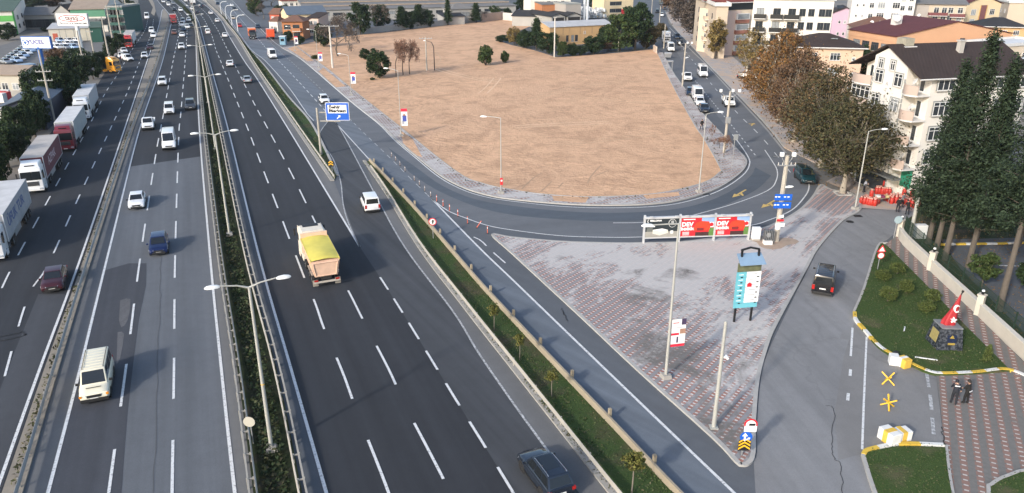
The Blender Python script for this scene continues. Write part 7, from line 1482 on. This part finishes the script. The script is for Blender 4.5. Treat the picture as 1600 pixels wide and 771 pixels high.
# ---- tall cypresses on the right
def cypress(label, u, v, top, wpx, low, seed, n=9500, size=.15):
    q = G(u, v, .02); H = hat(q, top); dep = q.y * CP + (CAMH - H / 2) * SP; rad = wpx * dep / FPX / 2; r = np.random.default_rng(seed); t = thing('cypress_tree', label, 'tree', q, 0, 'tall cypresses in the park'); P = []; mb = MB()
    K = 105
    for i in range(K):
        f = (i + .5) / K; z = H * (low + (1 - low) * f); R_ = rad * (.75 + .25 * math.sin(math.pi * min(1, f * 2.4))) * 1.3 * (1 - f) ** 1.0 * r.uniform(.5, 1.2) + .1; a = i * 2.399 + r.uniform(-.4, .4); m_ = max(18, int(1.7 * n / K * (.35 + R_ / rad))); tt = r.uniform(.05, 1, m_) ** .6
        rise = 1.1 + .5 * f; P.append(np.stack([np.cos(a) * tt * R_ + r.normal(size=m_) * .26, np.sin(a) * tt * R_ + r.normal(size=m_) * .26, z + tt * rise * .8 + r.normal(size=m_) * .28], 1))
        if i % 2 == 0: mb.tube([(0, 0, z - .2), (math.cos(a) * R_ * .8, math.sin(a) * R_ * .8, z + .6)], [.06, .02], m_bark, 4, False)
    m_ = 160; P.append(np.stack([r.normal(size=m_) * .14, r.normal(size=m_) * .14, H * r.uniform(.93, 1.0, m_)], 1))
    P = np.concatenate(P); mb.tube([(0, 0, 0), (.05, 0, H * .2), (0, 0, H * .95)], [.3, .22, .04], m_bark, 9); mb.build('trunk', t, smooth=50, fix=False); inst(cards('crown', P, size, LEAF['cyp'], up=.6, asp=.45, seed=seed), 'crown', t); return t
cypress('tallest cypress, its pale trunk rising behind the second wall pillar', 1476, 406, 70, 112, .19, 21, 11000)
cypress('cypress with a leaning pale trunk by the tall pole, leftmost of the group', 1450, 381, 116, 90, .15, 22, 10000)
cypress('cypress between the leaning pale trunk and the tallest one', 1462, 393, 138, 76, .19, 26, 7000)
cypress('cypress standing just right of the tallest one', 1512, 418, 112, 104, .2, 23, 10000)
cypress('cypress with its trunk by the parking line, far right of the park', 1560, 486, 60, 116, .33, 24, 9000)
cypress('cypress behind the others against the white apartment house', 1525, 372, 135, 92, .12, 25, 8000)
cypress('dark cypress at the right edge of the photo behind the park path', 1590, 385, 150, 100, .1, 27, 8000)
cypress('cypress beyond the right edge of the park path', 1665, 430, 130, 100, .2, 29, 7000)
plant('round_dark', 1700, 520, 440, 90, 'dark leafy tree farther right inside the park', var=1)
plant('round_mid', 1533, 449, 396, 52, 'small round clipped tree on a short trunk inside the park fence')
plant('round_dark', 1612, 470, 400, 70, 'dark leafy tree cut by the right edge inside the park')
for u, v, tp, w_, lab in ((1379, 438, 421, 26, 'small round shrub on the island, upper left by the sign post'), (1401, 428, 410, 26, 'small round shrub near the island tip by the footway'), (1386, 471, 447, 28, 'biggest island shrub on the left side of the lawn'), (1415, 458, 436, 24, 'island shrub right of the biggest one'), (1455, 473, 451, 26, 'island shrub by the footway above the memorial'), (1446, 488, 469, 27, 'island shrub left of the memorial')):
    plant('bush_bush', u, v, tp, w_, lab, 'shrub', 'round shrubs on the grass island', .15, var=int(u) % 3)
plant('conifer_bush', 1541, 566, 538, 18, 'small conical evergreen at the right corner of the grass island', 'shrub', z=.15)
for u, v, tp, w_, lab in ((772, 515, 474, 24, 'sapling in the long verge level with the worn road patch'), (812, 563, 520, 22, 'sapling in the long verge above the tall banner lamp level'), (862, 620, 578, 24, 'sapling in the long verge, third from the bottom edge'), (987, 772, 704, 44, 'leafy sapling in the long verge nearest the bottom edge')):
    plant('sapling_sapl', u, v, tp, w_, lab, 'sapling', 'saplings in the long verge', .1, var=int(u) % 2)
# ---- lot and its edges
plant('dense_dark', 593, 123, 73, 44, 'bushy dark green tree alone on the bare lot')
plant('dense_dark', 571, 94, 74, 20, 'small dark green bush tree left of the bushy lot tree')
for u, v, w_, lab in ((619, 121, 26, 'left'), (630, 118, 30, 'middle'), (640, 117, 28, 'right')): plant('bare_seed', u, v, 52, w_, lab + ' one of three leafless young trees with brown seed clusters on the lot', group='young seed cluster trees', var=u % 3)
plant('bush_mid', 759, 103, 70, 27, 'round olive shrub alone in the upper lot', 'shrub'); plant('bush_mid', 789, 99, 79, 15, 'smaller upright shrub right of the round olive one', 'shrub', var=1); plant('bush_mid', 782, 128 - 4, 117, 8, 'tiny grass tuft shrub at the foot of the lot trees', 'shrub', var=1) if 0 else None
plant('bush_mid', 582, 126, 121, 9, 'tiny green tuft near the foot of the bushy lot tree', 'shrub', var=1); plant('bush_mid', 492, 93, 86, 12, 'green weed patch at the footway edge by the brick house', 'shrub', var=2)
plant('bare_grey', 528, 89, 22, 52, 'wide leafless brown tree behind the floodlight mast', var=1); plant('dense_dark', 506, 74, 34, 32, 'dark evergreen tree left of the leafless tree'); plant('bare_grey', 545, 80, 30, 30, 'thin leafless tree right of the floodlight mast', var=2); plant('bare_grey', 540, 66, 18, 34, 'leafless tree at the left end of the conifer row', var=0); plant('dense_dark', 478, 58, 42, 16, 'dark shrub tree in front of the brick house wall', var=1); plant('dense_dark', 470, 70, 55, 16, 'dark round bush next to the first footway banner', var=2); plant('dense_dark', 450, 66, 47, 20, 'dark hedge tree at the foot of the brick house'); plant('dense_dark', 441, 24, 6, 26, 'dark tree between the red house and the blue grey roof', var=1)
for u, v, tp, w_, kd, lab in ((563, 54, -1, 44, 'dense_dark', 'largest dark evergreen in the row behind the lot'), (590, 50, -1, 40, 'bare_grey', 'grey leafless tree right of the largest evergreen'), (596, 48, 4, 34, 'dense_dark', 'dull evergreen behind the grey leafless tree'), (628, 47, 9, 30, 'conifer_dark', 'broad dark conifer left of a pair'), (640, 46, 14, 24, 'dense_dark', 'low evergreen between two conifers'), (655, 44, 6, 30, 'conifer_dark', 'broad dark conifer right of a pair'), (668, 43, 12, 26, 'dense_dark', 'evergreen at the right end of the broad conifers'), (700, 40, -3, 17, 'conifer_dark', 'single slim pointed conifer in front of the grey building'), (744, 36, 4, 22, 'conifer_dark', 'dark conifer left of the old brown wall'), (755, 34, 14, 18, 'bare_grey', 'leafless bush left of the old brown wall'), (772, 30, 8, 22, 'dense_mid', 'olive tree behind the old brown wall'), (792, 27, 11, 16, 'dense_dark', 'dark round tree at the right end of the old brown wall'), (728, 32, 10, 18, 'bare_grey', 'leafless tree beside the grey building'), (815, 20, -6, 32, 'dense_dark', 'dark tree left of the white house beyond the sheds'), (930, 14, -6, 44, 'dense_dark', 'dark tree mass behind the white stacks'), (958, 14, -4, 26, 'dense_mid', 'green tree left of the cream yellow factory')):
    plant(kd, u, v, tp, w_, lab, group='trees behind the lot', var=int(u) % 3)
for u, v, tp, w_, kd, lab in ((785, 67, 54, 26, 'dense_dark', 'low dark bush at the notch of the lot'), (803, 70, 40, 26, 'dense_yellow', 'yellowish tree at the left end of the lot hedge'), (822, 76, 44, 34, 'dense_dark', 'dark green tree in the lot hedge near its left end'), (838, 78, 27, 30, 'conifer_dark', 'tall dark conifer standing above the lot hedge'), (856, 84, 46, 38, 'dense_dark', 'dark tree left of the pale slim pole'), (878, 89, 63, 24, 'dense_mid', 'lighter green bush right of the pale slim pole'), (894, 88, 66, 24, 'dense_dark', 'low dark bush before the warehouse wall'), (908, 87, 70, 24, 'dense_dark', 'low dark bush right of the warehouse windows'), (928, 84, 53, 40, 'dense_dark', 'broad dark tree before the right part of the warehouse'), (950, 80, 62, 26, 'dense_brown', 'brownish bush by the small red roof'), (968, 80, 17, 58, 'dense_mid', 'huge green tree at the right end of the warehouse'), (992, 78, -2, 58, 'dense_dark', 'tall dark tree at the upper right corner of the lot'), (1010, 76, 34, 36, 'dense_olive', 'olive tree by the broken wall stub'), (1030, 62, 34, 26, 'dense_olive', 'olive street tree left of the side street'), (1003, 50, 4, 34, 'dense_dark', 'dark tree behind the olive tree at the lot corner'), (945, 72, 36, 30, 'dense_dark', 'dark tree overhanging the right end of the warehouse roof')):
    plant(kd, u, v, tp, w_, lab, group='trees along the lot hedge', var=int(u) % 3)
# ---- left hedge and factory trees
for u, v, tp, w_, kd, lab in ((146, 124, 84, 38, 'dense_dark', 'dark hedge tree nearest the yellow tractor unit'), (124, 138, 78, 50, 'dense_dark', 'dark hedge tree under the oval sign board pole'), (104, 158, 82, 54, 'dense_dark', 'dark hedge tree beside the rearmost parked lorry'), (84, 176, 92, 54, 'dense_dark', 'dark hedge tree behind the big two armed utility pole'), (92, 112, 72, 44, 'dense_brown', 'brownish tree below the blue and white sign board'), (62, 205, 132, 46, 'dense_dark', 'dark hedge tree behind the red cabbed lorry'), (38, 232, 160, 52, 'dense_dark', 'dark hedge tree behind the dark red trailer'), (14, 262, 184, 60, 'dense_dark', 'dark hedge tree left of the white cabbed lorry'), (-16, 290, 196, 66, 'dense_dark', 'dark hedge tree behind the nearest trailer'), (20, 214, 165, 40, 'conifer_dark', 'dark conifer in front of the navy hall'), (-12, 236, 190, 50, 'dense_brown', 'brown scrub tree at the left edge below the white hut'), (44, 196, 170, 22, 'dense_brown', 'brownish bush beside the navy hall'), (176, 90, 54, 28, 'dense_dark', 'dark hedge by the red lorry, left part'), (188, 80, 49, 24, 'dense_dark', 'dark hedge by the red lorry, right part'), (12, 63, 34, 36, 'dense_dark', 'dark round tree left of the blue and white sign board'), (-14, 58, 30, 34, 'dense_dark', 'dark tree at the left edge below the green roof'), (206, 34, -4, 24, 'dense_dark', 'tall dark tree at the yard mouth by the frontage road'), (196, 30, 2, 20, 'dense_dark', 'dark tree left of the tall one at the yard mouth'), (70, 50, 42, 12, 'dense_dark', 'small dark bush by the grey sheds'), (50, 14, -6, 50, 'dense_dark', 'dark tree behind the grey sheds'), (82, 12, -8, 44, 'dense_brown', 'brown tree behind the dark gable shed'), (14, 8, -10, 60, 'dense_dark', 'dark tree above the green roof'), (172, 12, -8, 34, 'dense_dark', 'dark tree behind the glazed office wing'), (130, 6, -8, 50, 'dense_brown', 'brown tree behind the beige factory roof'), (400, 24, -2, 26, 'dense_mid', 'green tree at the right edge of the service road'), (412, 30, 2, 24, 'bare_grey', 'leafless tree right of the service road'), (398, 12, -10, 30, 'dense_brown', 'brown tree near the white parked car'), (425, 10, -8, 36, 'bare_grey', 'leafless tree at the top beyond the service road'), (455, 12, -8, 30, 'dense_dark', 'dark tree behind the pale red roofed house'), (500, 14, -6, 30, 'bare_grey', 'leafless tree above the blue grey roof')):
    plant(kd, u, v, tp, w_, lab, group='trees on the left and far side', var=int(abs(u)) % 3)
plant('dense_dark', 1352, 130, 62, 30, 'dark green tree between the peach house and the white gable'); plant('dense_mid', 1376, 108, 66, 26, 'green tree behind the ridge of the white apartment house', var=1); plant('dense_dark', 1362, 140, 96, 34, 'dark green tree under the left eave of the white apartment house', var=2)
for u, v, tp, w_, lab in ((1112, 215, 188, 10, 'bare young stem'), (1131, 246, 205, 24, 'brown leaved young tree with a stake'), (1124, 232, 210, 18, 'brown leaved shrub')): plant('sapling_sapl' if 0 else 'bare_seed', u, v, tp, w_, lab + ' in the strip between footway and bend', 'tree', 'young trees at the bend', .13, var=int(u) % 3)
for u, v, tp, w_, lab in ((128, 118, 72, 46, 'tall dark hedge tree behind the utility pole under the oval sign'), (70, 178, 100, 56, 'dark hedge tree between the navy hall and the sign board pole'), (112, 172, 104, 44, 'dark hedge tree leaning over the rearmost lorry trailer'), (56, 214, 150, 40, 'dark hedge tree between the second and third parked lorries'), (30, 252, 190, 48, 'dark hedge tree above the third parked lorry'), (-4, 306, 214, 60, 'dark hedge tree right behind the nearest lettered trailer'), (160, 112, 76, 30, 'dark hedge tree at the tail of the yellow tractor unit')):
    plant('dense_dark', u, v, tp, w_, lab, group='trees on the left and far side', var=int(abs(u)) % 3)
# ---- ground cover: median shrubs, verge grass, weeds
def band(pts_l, pts_r, n, size, h, m, name, label=None, seed=0, ymax=400, patch=0.0, zoff=.1):
    r = np.random.default_rng(seed); L = min(len(pts_l), len(pts_r)); A = np.array([tuple(p) for p in pts_l[:L]]); B = np.array([tuple(p) for p in pts_r[:L]]); seg = np.linalg.norm(np.diff((A + B) / 2, axis=0), axis=1) * np.linalg.norm((A - B)[:-1], axis=1) / (8 + ((A + B) / 2)[:-1, 1] * .15); seg = seg * (A[:-1, 1] < ymax); w_ = seg / seg.sum()
    i = r.choice(len(w_), n, p=w_); f = r.uniform(0, 1, n)[:, None]; g = r.uniform(.06, .94, n)[:, None]; P = (A[i] * (1 - f) + A[i + 1] * f) * (1 - g) + (B[i] * (1 - f) + B[i + 1] * f) * g
    hh = h * (.5 + .5 * np.sin(P[:, 0] * 1.3 + 2 * np.sin(P[:, 1] * .35)) * np.cos(P[:, 1] * .8)).clip(.15, 1); keep = r.uniform(0, 1, n) < (1 - patch) + patch * hh / h; P[:, 2] = zoff + r.uniform(0, 1, n) * hh; P = P[keep]
    o = inst(cards(name, P, size, m, up=.5, seed=seed), name); tag(o, kind='stuff')
    if label: tag(o, label)
    return o
band(offs(ML, .5), offs(MR, -.5), 26000, .13, .75, leafmat('leaf_median', [(.018, .032, .012), (.03, .05, .018), (.045, .055, .022), (.05, .045, .025)]), 'median_shrubs', seed=3, patch=.35)
gm = leafmat('leaf_grass', [(.035, .064, .018), (.05, .08, .024), (.075, .085, .036), (.09, .085, .045)])
band(offs(g2l, .2), offs(g2r, -.2), 7000, .07, .1, gm, 'verge_grass', seed=4, patch=.7); band(offs(g1l, .3), offs(g1r, -.2), 9000, .12, .32, gm, 'verge_grass', seed=5, patch=.5)
wd = leafmat('leaf_weeds', [(.05, .06, .025), (.08, .075, .035), (.035, .045, .02)])
band(offs(near(SR), -.75), offs(near(SR), -.25), 2600, .12, .5, wd, 'weeds', seed=6, patch=.95, zoff=.12)
band(offs(g2l, -.5), offs(g2l, -.1), 1600, .08, .2, wd, 'weeds', seed=7, patch=.9)
def scatter(poly, n, size, m, name, seed, z, h=.12):
    r = np.random.default_rng(seed); X = np.array([(p.x, p.y) for p in poly]); lo, hi = X.min(0), X.max(0); Q = r.uniform(lo, hi, (n * 3, 2)); ins = np.zeros(len(Q), bool); j = len(X) - 1
    for i in range(len(X)):
        c = ((X[i, 1] > Q[:, 1]) != (X[j, 1] > Q[:, 1])) & (Q[:, 0] < (X[j, 0] - X[i, 0]) * (Q[:, 1] - X[i, 1]) / (X[j, 1] - X[i, 1] + 1e-9) + X[i, 0]); ins ^= c; j = i
    Q = Q[ins][:n]; P = np.concatenate([Q, z + r.uniform(0, h, (len(Q), 1))], 1); tag(inst(cards(name, P, size, m, up=.4, seed=seed), name), kind='stuff')
r_ = random.Random(77)
for L_, o_ in ((inner, .25), (GL([(600, 51), (700, 39), (787, 31)], 6), -.4), (GL([(800, 71), (850, 82), (875, 90), (950, 84), (1022, 77)], 6), -.6)):
    band(offs(L_, -.2 + o_), offs(L_, .5 + o_), 700, .14, .3, wd, 'weeds', seed=int(abs(o_) * 100), patch=.97, zoff=.1)
scatter(isl, 3500, .06, gm, 'lawn_grass', 8, .15); scatter(GL(GR2, 0), 1600, .05, gm, 'lawn_grass', 9, .14); scatter(g3, 900, .06, gm, 'lawn_grass', 10, .13)
lv = leafmat('fallen_leaves', [(.2, .11, .04), (.14, .08, .035), (.24, .16, .06)])
scatter(GL([(1200, 200), (1260, 290), (1340, 305), (1330, 255), (1250, 180), (1150, 100), (1120, 80)], 0), 2500, .09, lv, 'fallen_leaves', 11, .11, .02); scatter(GL([(1410, 360), (1600, 540), (1800, 600), (1700, 380), (1450, 330)], 0), 2600, .08, lv, 'fallen_leaves', 12, .05, .02)
# heap of white sacks beyond the warehouse
r_ = random.Random(8); k = MB(); pa, pb = G(908, 31), G(958, 27)
for i in range(150):
    f = r_.random(); p = pa.lerp(pb, f) + Vector((r_.uniform(-3, 3), r_.uniform(-2, 14), 0)); k.box((p.x, p.y, r_.uniform(.6, 4.2)), (r_.uniform(1, 1.8), 1.4, 1.3), m_cwhite if r_.random() < .75 else m_curtain, r_.random() * 3, .8)
tag(k.build('white_sacks', bevel=.12), 'heap of white bulk sacks and drums beyond the warehouse', kind='stuff')
# ================================================================ PEOPLE AND GOODS BY THE SHOP
m_skin = mat('skin', (.42, .26, .19), .6, .08); m_hair = mat('dark_hair', (.012, .01, .009), .7, .1)
def person(label, u, v, face, top, legs, lean=0.0, arms=((.1, .05), (-.1, .05)), stride=.08, z=.05, H=1.82, hat_=None, group=None, strip=None, knee=0.):
    """one continuous skinned body; face = heading angle; arms = (forward reach, bend) per side"""
    k = H / 1.74; V = []; E = []; Rd = []
    def n(p, r, par=None, ry=None):
        V.append(tuple(c * k for c in p)); g = 1.2 if r > .038 else 1.0; Rd.append((r * k * g, (ry or r) * k * g))
        if par is not None: E.append((par, len(V) - 1))
        return len(V) - 1
    L = lambda z_: lean * max(0, z_ - .92)         # the trunk bends forward (+x) from the hip
    pel = n((L(.95), 0, .95), .13, None, .16); w1 = n((L(1.12), 0, 1.12), .125, pel, .15); ch = n((L(1.32), 0, 1.31), .135, w1, .18); nk = n((L(1.47) + .01, 0, 1.47 - lean * .1), .055, ch); hd0 = n((L(1.54) + .02, 0, 1.54 - lean * .12), .07, nk); hd = n((L(1.62) + .03, 0, 1.63 - lean * .15), .098, hd0, .088); ht = n((L(1.7) + .02, 0, 1.71 - lean * .18), .07, hd); n((L(1.62) + .135, 0, 1.615 - lean * .15), .016, hd)
    for s in (-1, 1): n((L(1.62) + .03, s * .1, 1.62 - lean * .15), .018, hd)
    for i, s in enumerate((1, -1)):
        fo = stride * s; hp = n((L(.9), s * .1, .9), .095, pel); kn = n((fo * .6 + .03 + knee, s * .105, .5), .066, hp); an = n((fo, s * .11, .1), .045, kn); n((fo + .15, s * .125, .045), .042, an); n((fo - .05, s * .11, .05), .038, an)
        sh = n((L(1.42), s * .18, 1.4 - lean * .06), .068, ch); fr, bd = arms[i]; el = n((L(1.15) + fr * .45, s * .25, 1.13), .05, sh); ha = n((L(1.0) + fr, s * (.24 - bd), .9 + max(0, fr) * .9), .036, el); pm = n((L(1.0) + fr + .05, s * (.235 - bd), .83 + max(0, fr) * .9), .038, ha)
        d = Vector((.25 + max(0, fr), 0, -1 + max(0, fr) * 1.6)).normalized()
        for j, (o_, ln) in enumerate(((-.03, .07), (-.01, .085), (.012, .08), (.032, .062))): b0 = n((V[pm][0] / k + d.x * .03 + o_, V[pm][1] / k, V[pm][2] / k + d.z * .03), .011, pm); f1 = n((V[b0][0] / k + d.x * ln * .5, V[b0][1] / k - s * .006, V[b0][2] / k + d.z * ln * .5), .0095, b0); n((V[f1][0] / k + d.x * ln * .45, V[f1][1] / k - s * .02, V[f1][2] / k + d.z * ln * .45), .008, f1)
        t1 = n((V[pm][0] / k + .035, V[pm][1] / k - s * .03, V[pm][2] / k), .012, pm); n((V[t1][0] / k + .02, V[t1][1] / k - s * .012, V[t1][2] / k - .035), .01, t1)
    me = bpy.data.meshes.new('person'); me.from_pydata(V, E, []); o = bpy.data.objects.new('person', me); COL.objects.link(o); sk = o.modifiers.new('skin', 'SKIN'); 
    for i, r_ in enumerate(Rd): sv = me.skin_vertices[0].data[i]; sv.radius = r_; sv.use_root = i == 0
    ss = o.modifiers.new('sub', 'SUBSURF'); ss.levels = ss.render_levels = 2; bpy.context.view_layer.update()
    m2 = bpy.data.meshes.new_from_object(o.evaluated_get(bpy.context.evaluated_depsgraph_get())); bpy.data.objects.remove(o); m2.materials.clear()
    for m in (top, legs, m_skin, m_black): m2.materials.append(m)
    handz = [V[i] for i in range(len(V)) if Rd[i][0] <= .0385 * k and V[i][2] > .4 * k]
    for p in m2.polygons:
        c = p.center; mi = 0 if c.z > .93 * k else 1 if c.z > .11 * k else 3
        if c.z > (1.47 - lean * .1) * k and abs(c.y) < .13 * k: mi = 2
        elif any((c - Vector(q)).length < .055 * k for q in handz) and abs(c.y) > .06 * k: mi = 2
        p.material_index = mi; p.use_smooth = True
    q = G(u, v, z); b = bpy.data.objects.new('person', m2); COL.objects.link(b); b.location = q; b.rotation_euler.z = face; tag(b, label, 'person', group)
    hx, hz = V[hd][0], V[hd][2]; m = MB(); rows = []
    for i in range(7):
        a = math.pi / 2 * i / 6; rows.append([(hx - .012 * k + .126 * k * math.cos(a) * math.cos(t), .113 * k * math.cos(a) * math.sin(t), hz + (.0 + .125 * math.sin(a) * 1.1) * k - (.05 * k if math.cos(t) < -.2 and i == 0 else 0)) for t in [2 * math.pi * j / 14 for j in range(14)]])
    m.add([p for r_ in rows for p in r_], [(i * 14 + j, i * 14 + (j + 1) % 14, (i + 1) * 14 + (j + 1) % 14, (i + 1) * 14 + j) for i in range(6) for j in range(14)], hat_ or m_hair)
    if hat_: m.box((hx + .13 * k, 0, hz + .03 * k), (.1 * k, .14 * k, .015), hat_)
    m.build('cap' if hat_ else 'hair', b, smooth=60)
    for s in (-1, 1): m = MB(); m.disc((hx + .106 * k, s * .034 * k, hz + .01 * k), (1, 0, 0), .014 * k, m_black, 8, .012); m.build('eye', b)
    m = MB(); m.box((hx + .106 * k, 0, hz - .055 * k), (.012, .045 * k, .012), mat('lips', (.3, .12, .1), .6, 0)); m.build('mouth', b)
    if strip: 
        m = MB(); zz = strip * k; m.box((L(zz) - .172 * k, 0, zz), (.02, .3 * k, .07), m_signwhite); m.build('reflective_strip', b)
    return b
navy_j = mat('navy_jacket', (.01, .012, .02), .8, .2, 8); blk = mat('black_cloth', (.008, .008, .009), .85, .2, 8); jean = mat('dark_trousers', (.014, .016, .022), .85, .2, 8); greyc = mat('grey_cloth', (.14, .14, .15), .85, .2, 8)
person('person in a dark uniform with a white back strip bending forward on the paving', 1489, 632, R(75), navy_j, jean, .28, ((.3, .06), (.1, -.1)), .12, hat_=navy_j, strip=1.36)
person('person in a black coat and white belt standing right of the bending uniformed person', 1508, 631, R(120), blk, blk, .08, ((.25, .08), (.2, .04)), .07, strip=1.0)
person('person in black clothes on the footway at the right edge of the bare lot', 1096, 203, R(-70), blk, jean, 0, stride=.2, z=.13)
person('person in dark clothes with back turned, left one before the red canisters', 1402, 332, R(80), blk, jean, .05, hat_=None); person('stooping person in black jacket before the red canisters', 1417, 336, R(100), blk, jean, .3, ((.3, .05), (.25, .05))); person('person in black walking behind the tall pale pole', 1438, 335, R(60), blk, blk, .05, stride=.2); person('person in grey top standing among the red canisters', 1408, 324, R(-60), greyc, jean, .1, ((.3, .05), (.2, .05))); person('person in pale shirt sorting goods by the lamp post', 1349, 301, R(-30), mat('pale_shirt', (.35, .38, .45), .8, .15), jean, .2, ((.3, .05), (.3, .05)))
# ---- red canisters set out in front of the shop
m_can = mat('canister_red', (.42, .028, .018), .5, .15, 4); m_can2 = mat('canister_orange', (.55, .3, .25), .5, .15, 4)
b = MB(); b.tube([(0, 0, 0), (0, 0, .05), (0, 0, .62), (0, 0, .74), (0, 0, .78)], [.2, .24, .24, .15, .07], m_can, 14); bm_ = b.mesh('body', 50); b = MB(); b.tube([(0, 0, .76), (0, 0, .92)], [.13, .13], m_can2, 12); cm_ = b.mesh('collar', 50)
rr = random.Random(21)
zones = [(1346, 318, 1366, 322, 6, 3, 'stacked in rows right of the grey lamp post'), (1384, 314, 1393, 318, 3, 4, 'standing near the shop door'), (1404, 316, 1432, 326, 8, 3, 'standing behind the group of people'), (1370, 303, 1388, 304, 6, 2, 'lined up close to the shop wall')]
for (ua, va, ub, vb, nx, ny, lab) in zones:
    pa, pb = G(ua, va, .05), G(ub, vb, .05); d = (pb - pa).normalized(); nrm = Vector((-d.y, d.x, 0))
    for i in range(nx):
        for j in range(ny):
            p = pa.lerp(pb, i / max(1, nx - 1)) + nrm * j * .52 + Vector((rr.uniform(-.07, .07), rr.uniform(-.07, .07), 0)); t = thing('canister', 'red canister ' + lab, 'canister', p, rr.random() * 6, 'red canisters ' + lab); inst(bm_, 'body', t); inst(cm_, 'collar', t)
            if (i * 3 + j * 5) % 7 == 0 and j: t = thing('canister', 'red canister ' + lab, 'canister', p + Vector((0, 0, .93)), rr.random() * 6, 'red canisters ' + lab); inst(bm_, 'body', t); inst(cm_, 'collar', t)
def table(label, u, v, rz, goods):
    q = G(u, v, .05); t = thing('table', label, 'table', q, rz); b = MB(); b.box((0, 0, .74), (1.6, .8, .05), mat('table_wood', (.28, .2, .13), .8, .25)); b.build('tabletop', t)
    for x in (-.7, .7):
        for y in (-.32, .32): b = MB(); b.box((x, y, .36), (.05, .05, .72), m_steel); b.build('leg', t)
    for i, (mm, lab) in enumerate(goods): g = MB(); g.box((0, 0, .14), (.42, .5, .26), mm); tag(g.build('crate', bevel=.03, loc=(q.x - .55 + i * .52, q.y + rr.uniform(-.06, .06), .05 + .768), rz=rr.uniform(-.3, .3)), lab, 'crate')
table('low wooden table with crates between the two blocks of red canisters', 1377, 318, .2, ((m_cwhite, 'white crate on the wooden table among the red canisters'), (mat('crate_plum', (.18, .03, .08), .7, .2), 'plum coloured crate on the wooden table'), (mat('crate_straw', (.5, .4, .2), .8, .2), 'straw coloured crate on the wooden table')))
q = G(1391, 299, .05); t = thing('waste_container', 'dark blue green container beside the green panel at the shop corner', 'container', q, R(15)); b = MB(); b.box((0, 0, .6), (2.2, 1.0, 1.1), mat('container_teal', (.02, .06, .07), .7, .2)); b.build('tub', t, bevel=.05); b = MB(); b.box((0, 0, 1.2), (2.3, 1.1, .08), m_black); b.build('lid', t)
q = G(1383, 296, .05); t = thing('plastic_chair', 'white plastic chair near the shop wall', 'chair', q, R(200)); b = MB(); b.box((0, 0, .43), (.46, .46, .04), m_signwhite); b.build('seat', t); b = MB(); b.box((-.21, 0, .68), (.04, .44, .46), m_signwhite); b.build('backrest', t)
for x in (-.2, .2):
    for y in (-.2, .2): b = MB(); b.box((x, y, .2), (.04, .04, .41), m_signwhite); b.build('leg', t)
# ================================================================ AIR
k = MB(); k.box((0, 2320, 14.3), (7300, 5600, 31.0), m_conc); hz = k.build('haze'); tag(hz, kind='stuff'); hz.data.materials.clear()
m_hz = bpy.data.materials.new('haze_air'); m_hz.use_nodes = True; n_ = m_hz.node_tree; n_.nodes.remove(n_.nodes['Principled BSDF'])
pv = n_.nodes.new('ShaderNodeVolumePrincipled'); pv.inputs['Color'].default_value = (.8, .87, .95, 1); pv.inputs['Density'].default_value = .00009; pv.inputs['Anisotropy'].default_value = .3
n_.links.new(pv.outputs[0], n_.nodes['Material Output'].inputs['Volume']); hz.data.materials.append(m_hz)
